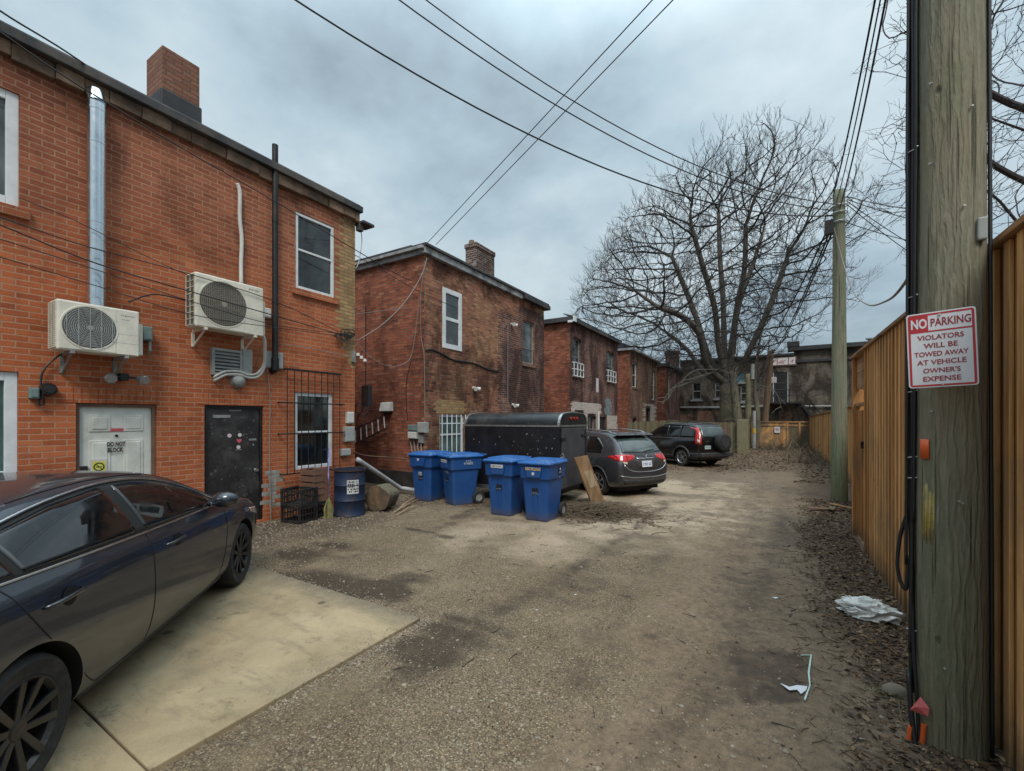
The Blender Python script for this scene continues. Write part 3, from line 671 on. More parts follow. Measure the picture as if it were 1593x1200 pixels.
# yellower brick quoin near the corner, toothed, 3 mm proud
q = MB(); zq = P1(552, 400).z
rows = [(z, .075) for z in [2.95+.0755*i for i in range(43)]]
for i, (z, h) in enumerate(rows):
    wy = .30+(.11 if i % 2 else 0)+(.10 if 10 < i < 34 else 0)
    if i < 6: wy *= (.35+.1*i)
    q.box((X1-.02, y1e-wy, z), (X1+.004, y1e+.004, z+h))
q.build('yellow_brick_quoin', 'brick_yellow', b1)
# lintel courses of upright bricks over the doors
for (o_, nm) in ((o_wd, 'lintel'), (o_dd, 'lintel')):
    s = MB(); n_ = int((o_[1]-o_[0]+.2)/.082)
    for i in range(n_): s.box((X1-.05, o_[0]-.1+i*.082, o_[3]+.004), (X1+.006, o_[0]-.1+i*.082+.072, o_[3]+.215))
    s.build(nm, 'brick_orange', b1)
windowX(b1, X1, o_uw, .11, (), inset=.03, gm='glass_bright', sill='brick_orange', label='white framed upstairs window at the left edge')
windowX(b1, X1, o_lw, .11, (), inset=.03, gm='glass_teal', label='white framed ground floor window at the left edge')
windowX(b1, X1, o_cw, .06, (.52,), inset=.01, gm='glass', sill='brick_orange', label='upstairs sash window near the corner')
wb = windowX(b1, X1, o_bw, .07, (.48,), inset=.03, gm='glass', label='white framed sash window behind the bars')
# window bars
g = MB(); tl = P1(444, 572, .12); yb0, yb1 = P1(444, 650, .1).y, P1(530, 650, .1).y
zt, zb = P1(444, 573, .1).z, P1(487, 735, .1).z
xb = X1+.11
for i in range(9):
    y = yb0+.03+(yb1-yb0-.06)*i/8; g.cyl((xb, y, zb), (xb, y, zt), .008, n=8)
g.box((xb-.018, yb0, zt-.035), (xb+.018, yb1, zt+.005))
for zz, ex in ((zb+.02, .06), (P1(487, 674, .1).z, .10), (P1(487, 628, .1).z, .10)):
    g.box((xb-.012, yb0-ex, zz-.012), (xb+.004, yb1+ex, zz+.012))
    for y in (yb0-ex+.01, yb1+ex-.02): g.box((X1-.01, y, zz-.012), (xb, y+.015, zz+.012))
for y in (yb0+.02, yb1-.03): g.box((X1-.01, y, zt-.03), (xb, y+.015, zt))
g.build('window_bars', 'blackmetal', b1)
# white panelled door
def door_panel(par, X, r, mat, inset, label, panels=()):
    y0, y1, z0, z1 = r; x = X-inset
    d = MB().box((x-.05, y0+.045, z0+.01), (x, y1-.045, z1-.045)).build('door', mat, par, bevel=.004); d['label'] = label
    for (a, b, c, e_) in panels:
        pm = MB(); ya, yb = y0+(y1-y0)*a, y0+(y1-y0)*b; za, zb_ = z0+(z1-z0)*c, z0+(z1-z0)*e_
        pm.box((x-.002, ya, za), (x+.010, yb, zb_)); pm.box((x-.002, ya+.035, za+.035), (x+.018, yb-.035, zb_-.035))
        pm.build('door_panel', mat, d, bevel=.006)
    return d
def door_frame(par, X, r, mat, inset=.03, w_=.045):
    y0, y1, z0, z1 = r; b = MB(); e = .003
    for (a, c) in ((y0+e, y0+w_), (y1-w_, y1-e)): b.box((X-.13, a, z0), (X-inset, c, z1-e))
    b.box((X-.13, y0+w_, z1-w_), (X-inset, y1-w_, z1-e)); b.build('door_frame', mat, par)
door_frame(b1, X1, o_wd, 'lintel'); door_frame(b1, X1, o_dd, 'blackmetal')
pn = [(.16, .42, .80, .92), (.58, .84, .80, .92), (.16, .42, .42, .74), (.58, .84, .42, .74), (.16, .42, .08, .36), (.58, .84, .08, .36)]
dw = door_panel(b1, X1, o_wd, 'door_white', .07, 'white panelled door lettered DO NOT BLOCK', pn)
xd = X1-.068
t1 = P1(181, 691); t1.x = xd
for s_, (px, py), w_ in (('DO NOT', (181, 691), .20), ('BLOCK', (180, 700), .17)):
    p = onX(px, py, xd+.022); p.x = xd+.022
    text(s_, w_, .062, off=.045).xf(frameM(p, (0, 1, 0), (1, 0, 0))).build('lettering', 'lettering', dw, fix=False)
p = onX(181, 669, xd); MB().box((xd-.001, p.y-.12, p.z-.022), (xd+.006, p.y+.12, p.z+.022)).build('red_strip', 'pink', dw)
p = onX(181, 678, xd); MB().cyl((xd, p.y, p.z), (xd+.012, p.y, p.z), .018).build('peephole', 'blackmetal', dw)
p = onX(153, 724, xd); k = MB().box((xd+.016, p.y-.085, p.z-.11), (xd+.021, p.y+.085, p.z+.085)).build('no_smoking_sticker', 'spec_paper', dw)
MB().box((xd+.020, p.y-.07, p.z-.105), (xd+.0235, p.y+.07, p.z+.055)).build('no_smoking_sticker_field', 'yellow_sign', dw)
ci = MB().lathe([(.045, 0), (.058, 0), (.058, .002), (.045, .002)], 20, close=True).xf(Matrix.Translation((xd+.0236, p.y, p.z-.02)) @ Matrix.Rotation(pi/2, 4, 'Y'))
ci.box((xd+.0236, p.y-.03, p.z-.026), (xd+.0256, p.y+.03, p.z-.016)); ci.tube([(xd+.0245, p.y-.035, p.z+.02), (xd+.0245, p.y+.035, p.z-.06)], .004)
ci.build('no_smoking_symbol', 'lettering', dw)
p = onX(126, 729, xd); MB().box((xd, p.y-.05, p.z-.05), (xd+.035, p.y+.06, p.z+.03)).build('door_lock', 'blackmetal', dw, bevel=.006)
# black metal door with stickers
dd = door_panel(b1, X1, o_dd, 'door_dark', .06, 'black battered metal door with small round and heart stickers')
xd = X1-.058
def disc(px, py, r, m, nm='sticker'):
    p = onX(px, py, xd); MB().cyl((xd-.004, p.y, p.z), (xd+.003, p.y, p.z), r, n=18).build(nm, m, dd)
for (px, py) in ((357, 678), (373, 677), (371, 696)): disc(px, py, .032, 'spec_paper')
p = onX(372, 686, xd); hp = []
for i in range(24):
    a = 2*pi*i/24; hp.append((xd-.002, p.y+.0027*16*sin(a)**3, p.z+.0027*(13*cos(a)-5*cos(2*a)-2*cos(3*a)-cos(4*a))))
MB().prism(hp, (.006, 0, 0)).build('heart_sticker', 'pink', dd)
for (px, py, w_, h_) in ((366, 639, .19, .02), (345, 648, .27, .05), (393, 684, .13, .035), (394, 692, .02, .03), (371, 700, .10, .01)):
    p = onX(px, py, xd); MB().box((xd-.002, p.y-w_/2, p.z-h_/2), (xd+.003, p.y+w_/2, p.z+h_/2)).build('worn_label', 'oldframe', dd)
p = onX(397, 731, xd); k = MB().cyl((xd, p.y, p.z), (xd+.02, p.y, p.z), .032).cyl((xd+.02, p.y, p.z), (xd+.07, p.y, p.z), .018, .026); k.build('handle', 'steel', dd, smooth=False)
rk = random.Random(3); sm = MB()
for i in range(55):
    y = rk.uniform(o_dd[0]+.1, o_dd[1]-.1); z = o_dd[0]*0+rk.choice([rk.uniform(.5, 1.05), rk.uniform(1.35, 1.9)]); s = rk.uniform(.006, .03)
    sm.cyl((xd-.003, y, z), (xd+.0015, y, z), s, n=rk.randint(4, 7))
sm.build('paint_scrapes', simple('scrape', (.075, .07, .072), .7), dd)
# cornice: black flashing over a ragged brown course
c = MB(); y0c = -5.0
c.box((X1-.3, y0c, 6.36), (X1+.17, y1e+.09, 6.49)); c.box((X1-.28, y0c, 6.49), (X1+.12, y1e+.06, 6.53))
c.build('cornice', 'fascia', b1, bevel=.012)
c = MB(); rr = random.Random(5); y = y0c
while y < y1e:
    l_ = rr.uniform(.25, .6); c.box((X1-.05, y, 6.17+rr.uniform(-.02, .02)), (X1+.09+rr.uniform(-.02, .03), min(y+l_-.004, y1e+.04), 6.357)); y += l_
c.build('soffit_board', simple('rotten_soffit', (.20, .13, .085), .85, 0, .6, 4, .5, (.04, .034, .03), .9), b1, bevel=.01)
c = MB().box((X1-.1, y1e+.05, 6.13), (X1+.22, y1e+.36, 6.19)); c.box((X1+.0, y1e+.02, 5.98), (X1+.12, y1e+.14, 6.16)); c.build('gutter_end', 'fascia', b1, bevel=.01)
MB().box((-17, -5, 6.24), (X1-.28, y1e, 6.32)).build('roof', 'tar', b1)
c = MB().box((-8.88, 3.1, 6.32), (-8.3, 3.62, 7.76)); ch = c.build('chimney', 'brick_chimney', b1)
c = MB().box((-8.91, 3.07, 6.32), (-8.27, 3.65, 7.08)); c.box((-8.95, 3.03, 6.32), (-8.23, 3.69, 6.70)); c.build('tar_flashing', 'tar', ch, bevel=.02)
# galvanised duct rising from behind the first air conditioner
def tubeX(pix, dx): return [P1(px, py, dx) for px, py in pix]
p0, p1 = P1(150, 470, .14), P1(159.5, 166, .14)
d_ = MB().tube([(p1.x, p0.y, p0.z-.3), (p1.x, p0.y, p1.z-.0)], .098, 20)
for t in (.12, .34, .46, .82, .97): 
    z = p0.z-.3+(p1.z-p0.z+.3)*t; d_.tube([(p1.x, p0.y, z-.012), (p1.x, p0.y, z+.012)], .103, 20)
d_.tube([(p1.x, p0.y, p1.z), (p1.x-.05, p0.y, p1.z+.14), (p1.x-.2, p0.y, p1.z+.2)], .098, 20)
d_.build('metal_flue_duct', 'steel', b1, smooth=True).modifiers.new('e', 'EDGE_SPLIT')
# black soil pipe
p0, p1 = P1(428, 575, .10), P1(431, 236, .10)
s_ = MB().tube([(p0.x, p0.y, p0.z), (p0.x, p0.y, p1.z+.1)], .052, 14); s_.tube([(p0.x, p0.y, p0.z-.02), (p0.x, p0.y, p0.z+.2)], .064, 14); s_.tube([(p0.x, p0.y, p0.z), (p0.x-.12, p0.y, p0.z-.03)], .055, 12)
for z in (p0.z+1.2, p0.z+2.7): s_.tube([(p0.x, p0.y, z-.02), (p0.x, p0.y, z+.02)], .058, 14)
s_.build('black_vent_pipe', 'blackmetal', b1, smooth=True).modifiers.new('e', 'EDGE_SPLIT')
# white conduit above the second air conditioner
pts = [P1(369, 286, .05), P1(373, 300, .06), P1(373, 340, .06), P1(376, 372, .06), P1(375, 410, .06), P1(375, 442, .08)]
MB().tube(smoothpts(pts), .032, 10).build('white_conduit', 'white', b1, smooth=True)
# louvre
r = rect(327, 541, 374, 583, X1); y0, y1, z0, z1 = r; x = X1+.07; v = MB()
for a in ((y0, y0+.04, z0, z1), (y1-.04, y1, z0, z1), (y0+.04, y1-.04, z0, z0+.04), (y0+.04, y1-.04, z1-.04, z1)): v.box((X1-.02, a[0], a[2]), (x, a[1], a[3]))
for i in range(6):
    z = z0+.06+(z1-z0-.1)*i/6; v.prism([(x-.005, y0+.04, z), (x-.005, y0+.04, z+.008), (x-.06, y0+.04, z+.058), (x-.06, y0+.04, z+.05)], (0, y1-y0-.08, 0))
lv = v.build('louvred_vent', 'oldframe', b1); lv.data.materials[0] = M['plasticgrey']
MB().box((X1+.002, y0+.03, z0+.03), (X1+.008, y1-.03, z1-.03)).build('vent_backing', 'acdark', lv)
a, b = P1(376, 543, .02), P1(391, 587, .02); MB().box((X1-.01, a.y, b.z), (X1+.06, b.y, a.z)).build('vent_side_box', 'plasticgrey', lv, bevel=.008)
# patches of grey cement and peeled paint low on the wall
c = MB(); rr = random.Random(9); used = set()
for px, py in ((431, 746), (428, 770), (424, 785), (445, 742), (420, 760)):
    p = P1(px, py)
    for k in range(3):
        kz = round(p.z/.0755)+k-1; y = p.y+rr.uniform(-.1, .1)
        if kz in used: continue
        used.add(kz); c.box((X1-.01, y-.14, kz*.0755+.006), (X1+.003, y+.12, kz*.0755+.07))
c.build('cement_patch', simple('pale_cement', (.30, .31, .29), .9, 0, .3, 10, .3, (.2, .1, .06), .9), b1)
# downspout running off the corner to the ground
g0, g1, g2, g3 = P1(553, 715, .04), atd(600, 742, 10.3), atd(622, 759, 10.9), atd(652, 765, 10.6)
g0.y = y1e+.03
MB().tube(smoothpts([g0, g0.lerp(g2, .5), g2, g2.lerp(g3, .25), g3], 5), .052, 12).build('grey_downspout', 'pvc', b1, smooth=True)

# --- building 2
X2 = -7.95
b2 = thing('brick_building', 'sooty red brick building with a white peeling fascia, second from the left', 'building', (X2, 8.67, 0), group='brick buildings along the lane')
def P2(px, py, dx=0): return onX(px, py, X2+dx)
y2a, y2b = P2(660, 500).y, P2(846, 500).y
a = P2(688, 446); o_a = (a.y, P2(718, 470).y, P2(688, 541).z, a.z)
a = P2(813, 497); o_b = (a.y, P2(831, 500).y, P2(813, 564).z, a.z)
a = P2(684, 645); o_c = (a.y, P2(722, 645).y, .55, a.z)
wm = MB(); wallX(wm, X2, y2a, y2b, -.1, 6.28, [o_a, o_b, o_c], .14)
yc = P2(775, 500).y
wm.build('wall', 'brick_red', b2, fix=False)
wm = MB()
wm.add([(X2, y2a, -.1), (-18, y2a, -.1), (-18, y2a, 6.28), (X2, y2a, 6.28)], [(0, 1, 2, 3)]); we = MB().add([(X2, y2b, -.1), (-18, y2b, -.1), (-18, y2b, 6.28), (X2, y2b, 6.28)], [(0, 1, 2, 3)])
wm.build('side_wall', 'brick_side', b2, fix=False); we.build('far_side_wall', 'brick_side', b2, fix=False)
# blackened corner of the front, one brick skin 4 mm proud, toothed to the redder brick
s = MB()
for i in range(80):
    z = -.05+.0755*i
    if z+.075 > o_b[2]-.02 and z < o_b[3]+.02:
        s.box((X2-.02, yc+(.11 if i % 2 else 0), z), (X2+.004, o_b[0]-.02, z+.0755)); s.box((X2-.02, o_b[1]+.02, z), (X2+.004, y2b+.003, z+.0755))
    elif z < 6.15: s.box((X2-.02, yc+(.11 if i % 2 else 0)+(.3 if z > 4.3 else 0)+(1.0 if z > 5.4 else 0), z), (X2+.004, y2b+.003, z+.0755))
s.build('blackened_brickwork', 'brick_dark', b2)
s = MB(); yk = P2(684, 600).y
for i in range(5): s.box((X2-.02, yk-.15-(i % 2)*.1, o_c[3]+.03+i*.0755), (X2+.005, yk+1.1+(i % 2)*.1, o_c[3]+.1055+i*.0755))
s.build('yellow_brick_lintel', 'brick_yellow', b2)
MB().box((X2-.3, y2a-.015, -.1), (X2+.015, y2b+.01, .30)).box((-18, y2a-.016, -.1), (X2-.3, y2a+.1, .42)).build('foundation', 'foundation', b2)
windowX(b2, X2, o_a, .14, (.5,), inset=-.02, gm='glass', label='tall sash window in a wide white frame')
wq = windowX(b2, X2, o_b, .045, (.36,), fm='oldframe', inset=.05, gm='glass_bright', sill='lintel', label='narrower upstairs window with pale reflections')  # reflections of sky and branches are put into the paler glass colour
windowX(b2, X2, o_c, .07, (.6,), inset=.04, gm='glass_teal', label='white framed ground floor window')
g = MB(); x = X2+.07
for i in range(6):
    y = o_c[0]+.02+(o_c[1]-o_c[0]-.04)*i/5; g.cyl((x, y, o_c[2]-.05), (x, y, o_c[3]), .014, n=8)
for z in (o_c[3]-.25, o_c[2]+.2): g.box((x-.008, o_c[0], z-.014), (x+.008, o_c[1], z+.014)); g.box((X2-.01, o_c[0], z-.01), (x, o_c[0]+.02, z+.01)); g.box((X2-.01, o_c[1]-.02, z-.01), (x, o_c[1], z+.01))
g.build('window_bars', 'upvc', b2)
ze = 6.28; tx = X2+.12
c = MB().box((X2-.3, y2a-.12, ze+.10), (tx+.05, y2b+.16, ze+.18)); c.box((-18, y2a-.17, ze+.10), (X2-.3, y2a+.3, ze+.18)); c.box((X2-.32, y2b-1.9, ze-.06), (tx+.09, y2b+.2, ze+.10)); c.build('cornice', 'fascia', b2, bevel=.012)
c = MB().box((X2-.05, y2a-.1, ze-.08), (tx, y2b-1.9, ze+.10)); c.box((-18, y2a-.11, ze-.10), (X2-.05, y2a+.05, ze+.10)); c.box((-18, y2a-.2, ze+.02), (tx-.02, y2a-.11, ze+.10)); c.build('fascia_board', 'fascia_white', b2, bevel=.01)
MB().box((-18, y2a+.05, ze-.03), (X2-.3, y2b-.05, ze+.09)).build('roof', 'tar', b2)
a = onX(741, 430, -8.6); bq = onX(769, 430, -8.6)
cm = MB().box((-9.05, a.y, ze), (-8.6, bq.y, onX(741, 376, -8.6).z)); cm.box((-9.08, a.y-.03, onX(741, 376, -8.6).z-.16), (-8.57, bq.y+.03, onX(741, 376, -8.6).z-.02))
ch = cm.build('chimney', 'brick_chimney2', b2); zt_ = onX(741, 376, -8.6).z
MB().cyl((-8.9, a.y+.15, zt_), (-8.9, a.y+.15, zt_+.14), .11, .09, 12).build('chimney_pot', 'lintel', ch)
# stepping seam of cement across the front
pts = [P2(x_, y_, .01) for x_, y_ in ((662, 546), (672, 544), (690, 552), (705, 560), (735, 565), (760, 575), (776, 578))]
MB().tube(smoothpts(pts, 4), .028, 6).build('wall_cable', 'cable', b2)

# --- building 3
X3 = -7.9
b3 = thing('brick_building', 'dark brick building with whitewashed lower wall and arched windows, third from the left', 'building', (X3, 18.2, 0), group='brick buildings along the lane')
def PX(X): return lambda px, py, dx=0: onX(px, py, X+dx)
P3 = PX(X3)
y3a, y3b = P3(887, 500).y, P3(961, 500).y
def rr4(P, px0, px1, pt, pb): a = P(px0, pt); return (a.y, P(px1, pt).y, P(px0, pb).z, a.z)
o3a = rr4(P3, 891, 904, 524, 583); o3b = rr4(P3, 944, 955, 546, 592); o3c = rr4(P3, 895, 907, 643, 668); o3c = (o3c[0], o3c[1], 1.0, o3c[3]); o3d = rr4(P3, 915, 926, 648, 670); o3d = (o3d[0], o3d[1], .9, o3d[3]); o3e = rr4(P3, 933, 943, 649, 670); o3e = (o3e[0], o3e[1], .2, o3e[3])
def arch(par, X, r, mat, h=.14):
    y0, y1, z0, z1 = r; m = (y0+y1)/2; hw = (y1-y0)/2; s = MB(); n_ = 9
    for i in range(n_):
        t0, t1 = pi*i/n_, pi*(i+1)/n_
        def q(t, rad, hh): return (X+.012, m-cos(t)*(hw+rad), z1-.10+sin(t)*(h+hh))
        s.prism([q(t0+.02, 0, 0), q(t1-.02, 0, 0), q(t1-.02, .11, .13), q(t0+.02, .11, .13)], (-.05, 0, 0))
    s.build('brick_arch', mat, par)
def balcony_grille(par, X, r, mat='upvc'):
    y0, y1, z0, z1 = r; s = MB(); x = X+.10
    for z in (z0-.05, z0+.26, z0+.56): s.box((x-.02, y0-.08, z-.02), (x+.02, y1+.08, z+.02)); s.box((X-.02, y0-.08, z-.02), (x, y0-.04, z+.02)); s.box((X-.02, y1+.04, z-.02), (x, y1+.08, z+.02))
    for i in range(4): y = y0-.07+(y1-y0+.14)*i/3; s.box((x-.016, y-.018, z0-.05), (x+.016, y+.018, z0+.56))
    s.build('window_guard', mat, par)
wm = MB(); shell(wm, X3, y3a, y3b, 6.22, -19, [o3a, o3b, o3c, o3d, o3e], .16); wm.build('wall', 'brick_dark', b3, fix=False)
MB().box((-18.9, y3a-.004, -.1), (X3-.02, y3a+.1, 6.2)).build('side_wall', 'brick_side', b3)
for r_, gm in ((o3a, 'glass_bright'), (o3b, 'glass_bright')):
    windowX(b3, X3, r_, .05, (.5,), fm='oldframe', inset=.09, gm=gm, sill='lintel'); arch(b3, X3, r_, 'brick_dark'); balcony_grille(b3, X3, r_)
for r_ in (o3c, o3d): windowX(b3, X3, r_, .05, (), fm='oldframe', inset=.09, gm='glass'); arch(b3, X3, r_, 'blackmetal', .12)
door_panel(b3, X3, o3e, 'door_dark', .08, 'dark grey ground floor door')
s = MB(); rr = random.Random(4); zw = P3(890, 627).z
gaps = [o3c, o3d, o3e]
def patch(s, X, ya, yb, za, zb, gaps, rr, jag=.2, dx=.004):
    z = za
    while z < zb:
        segs = [(ya+rr.uniform(0, jag), yb-rr.uniform(0, jag))]
        for g_ in gaps:
            if z+.075 > g_[2]-.01 and z < g_[3]+.12:
                ns = []
                for a_, b_ in segs:
                    if a_ < g_[0]-.1: ns.append((a_, min(b_, g_[0]-.1)))
                    if b_ > g_[1]+.1: ns.append((max(a_, g_[1]+.1), b_))
                segs = ns
        for a_, b_ in segs:
            if b_-a_ > .1: s.box((X-.02, a_, z), (X+dx, b_, z+.0755))
        z += .0755
patch(s, X3, y3a, P3(936, 600).y, .0, zw, gaps, rr); patch(s, X3, P3(940, 600).y, y3b, .0, P3(950, 648).z, gaps, rr, .25)
s.build('whitewashed_brickwork', 'brick_white', b3)
p = P3(945, 635); s = MB(); patch(s, X3, P3(939, 600).y, P3(953, 600).y, p.z-.45, p.z+.5, gaps, rr, .35, .003); s.build('pale_painted_patch', 'mural', b3)
p = P3(929, 600); MB().box((X3-.01, p.y-.16, p.z-.35), (X3+.012, p.y+.2, p.z+.38)).build('wall_notice', 'spec_paper', b3)
MB().tube([P3(931, 640, .1), P3(931, 668, .1)], .06, 10).build('downpipe', 'white', b3)
c = MB().box((X3-.3, y3a-.22, 6.22), (X3+.22, y3b+.12, 6.42)); c.box((-19, y3a-.22, 6.22), (X3-.3, y3a+.1, 6.42)); c.prism([(X3+.22, y3a-.22, 6.42), (X3-.3, y3a-.12, 6.62), (X3-.3, y3b, 6.62), (X3+.22, y3b+.12, 6.42)], (0, 0, -.03)); c.build('cornice', 'fascia', b3)
MB().box((X3+.222, y3a-.2, 6.19), (X3+.29, y3a+.05, 6.43)).box((X3+.0, y3a-.27, 6.14), (X3+.221, y3a-.222, 6.24)).build('gutter_end', 'upvc', b3)
MB().box((-19, y3a+.1, 6.18), (X3-.3, y3b, 6.5)).build('roof', 'tar', b3)
# --- building 4
X4 = -7.9; P4 = PX(X4)
b4 = thing('brick_building', 'brown brick building with tall narrow windows and crumbling base, fourth from the left', 'building', (X4, 27.6, 0), group='brick buildings along the lane')
y4a, y4b = P4(980, 560).y, P4(1022, 560).y
o4a = rr4(P4, 984, 991, 563, 602); o4b = rr4(P4, 1014, 1019, 575, 622); o4c = (y4a+.6, y4a+1.5, .4, 1.9); o4d = (y4a+4.0, y4a+5.2, .4, 2.6)
wm = MB(); shell(wm, X4, y4a, y4b, 6.2, -19, [o4a, o4b, o4c, o4d], .2); wm.build('wall', 'brick_brown', b4, fix=False)
MB().box((-18.9, y4a-.004, -.1), (X4-.02, y4a+.1, 6.2)).build('side_wall', 'brick_side', b4)
for r_, gm in ((o4a, 'glass'), (o4b, 'glass_bright')): windowX(b4, X4, r_, .07, (.5,), inset=.08, gm=gm, sill='lintel'); arch(b4, X4, r_, 'brick_brown')
for r_ in (o4c, o4d): windowX(b4, X4, r_, .07, (), fm='blackmetal', inset=.1); arch(b4, X4, r_, 'brick_black')
s = MB(); patch(s, X4, y4a+3, y4b, .0, 2.9, [o4d], random.Random(8), 1.0); s.build('crumbling_brickwork', 'brick_white', b4); s = None
c = MB().box((X4-.3, y4a-.2, 6.2), (X4+.25, y4b+.1, 6.34)); c.box((-19, y4a-.2, 6.2), (X4-.3, y4a+.1, 6.34)); c.build('cornice', 'fascia_white', b4, bevel=.02)
MB().box((-19, y4a+.1, 6.1), (X4-.3, y4b, 6.5)).build('roof', 'tar', b4)
MB().box((-9.8, y4a+1.2, 6.5), (-8.7, y4a+3.4, 6.95)).build('roof_hatch', 'fascia', b4)
# --- building 5
X5 = -7.9; P5 = PX(X5)
b5 = thing('brick_building', 'dark red brick building with a round topped chimney, fifth from the left', 'building', (X5, 38.4, 0), group='brick buildings along the lane')
y5a, y5b = P5(1037, 560).y, 44.95
o5a = rr4(P5, 1040, 1042, 590, 620)
wm = MB(); shell(wm, X5, y5a, y5b, 6.3, -19, [o5a], .2); wm.build('wall', 'brick_dark', b5, fix=False)
MB().box((-18.9, y5a-.004, -.1), (X5-.02, y5a+.1, 6.3)).build('side_wall', 'brick_side', b5)
windowX(b5, X5, o5a, .08, (.5,), inset=.05)
c = MB().box((X5-.3, y5a-.2, 6.3), (X5+.3, y5b, 6.6)); c.box((-19, y5a-.2, 6.3), (X5-.3, y5a+.1, 6.6)); c.build('cornice', 'fascia', b5, bevel=.02)
MB().box((-19, y5a+.1, 6.2), (X5-.3, y5b, 6.6)).build('roof', 'tar', b5)
p = atd(1046, 552, 41); c = MB().cyl((p.x, p.y, 6.5), (p.x, p.y, 8.0), .62, .62, 14); c.cyl((p.x, p.y, 7.9), (p.x, p.y, 8.15), .72, .72, 14); c.build('chimney', 'brick_dark', b5)
# --- building 6 across the end of the lane
Y6 = 45.0
def P6(px, py, dy=0): return onY(px, py, Y6-dy)
b6 = thing('brick_building', 'long blackened brick building across the end of the lane with a fire stair', 'building', (0, Y6, 0), group='brick buildings along the lane')
xa, xb_, xc, xd_ = -7.9, P6(1236, 600).x, 12.0, 34
za, zb2 = P6(1100, 562).z, P6(1236, 545).z
def wallY(mb, Y, x0, x1, z0, z1, op, depth=.2):
    t = MB(); wallX(t, 0, x0, x1, z0, z1, op, depth); mb.add([(p.y, Y-p.x, p.z) for p in t.v], t.f)
def r6(px0, px1, pt, pb): a = P6(px0, pt); return (a.x, P6(px1, pt).x, P6(px0, pb).z, a.z)
w6 = [r6(1077, 1091, 596, 622), r6(1203, 1226, 580, 626), r6(1143, 1158, 580, 595), r6(1152, 1166, 600, 625), r6(1058, 1078, 650, 672), r6(1212, 1220, 640, 660), r6(1112, 1122, 595, 620)]
wm = MB(); wallY(wm, Y6, xa, xb_, -.1, za, [r for r in w6 if r[1] < xb_]); wallY(wm, Y6, xb_, xd_, -.1, zb2, [])
wm.add([(xa, Y6, -.1), (xa, Y6+12, -.1), (xa, Y6+12, za), (xa, Y6, za)], [(0, 1, 2, 3)]); wm.add([(xb_, Y6, za), (xb_, Y6+12, za), (xb_, Y6+12, zb2), (xb_, Y6, zb2)], [(0, 1, 2, 3)])
wm.build('wall', 'brick_black', b6, fix=False)
c = MB().box((xa, Y6-.25, za), (xb_-.01, Y6+.4, za+.22)); c.box((xb_-.5, Y6-.4, zb2-.1), (xd_, Y6+.4, zb2+.28)); c.box((xb_-.55, Y6-.45, zb2+.28), (xb_+.35, Y6+.4, zb2+.7)); c.box((xb_+.0, Y6-.12, zb2-1.1), (xd_, Y6-.002, zb2-.85)); c.build('cornice', 'tar', b6, bevel=.03)
MB().box((xa, Y6+.4, za-.1), (xb_, Y6+12, za+.1)).box((xb_, Y6+.4, zb2-.1), (xd_, Y6+12, zb2+.1)).build('roof', 'tar', b6)
def winY(par, r, fm='oldframe', gm='glass', door=False, label=None):
    x0, x1, z0, z1 = r; y = Y6+.08; b = MB(); f_ = .09
    b.box((x0, y, z0), (x0+f_, y+.08, z1)); b.box((x1-f_, y, z0), (x1, y+.08, z1)); b.box((x0+f_, y, z0), (x1-f_, y+.08, z0+f_)); b.box((x0+f_, y, z1-f_), (x1-f_, y+.08, z1)); b.box((x0+f_, y+.01, (z0+z1)/2-.04), (x1-f_, y+.07, (z0+z1)/2+.04))
    w_ = b.build('window', fm, par); MB().box((x0+.05, y+.04, z0+.05), (x1-.05, y+.06, z1-.05)).build('pane', gm, w_)
    MB().box((x0-.15, Y6-.12, z0-.18), (x1+.15, Y6+.1, z0-.01)).build('sill', 'oldframe', w_)
    if label: w_['label'] = label
winY(b6, w6[0]); winY(b6, w6[3]); winY(b6, w6[4]); winY(b6, w6[5]); winY(b6, w6[6]); winY(b6, w6[2], gm='bluewindow', label='window filled with a bright blue picture')
r = w6[1]; d = MB().box((r[0]+.03, Y6+.06, r[2]), (r[1]-.03, Y6+.12, r[3])).build('door', 'door_dark', b6); d['label'] = 'dark upstairs door at the fire stair'
for k in range(3):
    zz = r[2]+.15+k*(r[3]-r[2]-.2)/3; MB().box((r[0]+.2, Y6+.045, zz), (r[1]-.2, Y6+.0605, zz+(r[3]-r[2])/3-.2)).build('door_panel', 'blackmetal', d)
sx0, sx1 = P6(1198, 560).x, P6(1237, 560).x; sz0, sz1 = P6(1198, 569).z, P6(1198, 558).z
sg = MB().box((sx0-.1, Y6-.10, sz0-.1), (sx1+.1, Y6-.01, sz1+.1)).build('sign_board', 'lintel', b6); rr = random.Random(6)
for k, (u0, u1) in enumerate(((.0, .27), (.30, .72), (.75, 1.0))):
    MB().box((sx0+(sx1-sx0)*u0, Y6-.14, sz0), (sx0+(sx1-sx0)*u1, Y6-.10, sz1)).build('sign_face', 'spec_paper', sg)
c = MB()
for (u, v_, a) in ((.14, .45, .9), (.18, .6, .3), (.45, .5, .8), (.55, .5, .5), (.5, .25, 0), (.88, .5, .9), (.9, .4, 1.3), (.38, .35, .2)):
    x = sx0+(sx1-sx0)*u; z = sz0+(sz1-sz0)*v_; c.tube([(x-.14*cos(a), Y6-.145, z-.14*sin(a)), (x+.14*cos(a), Y6-.145, z+.14*sin(a))], .022, 6)
c.build('sign_marks', 'letter_red', sg)
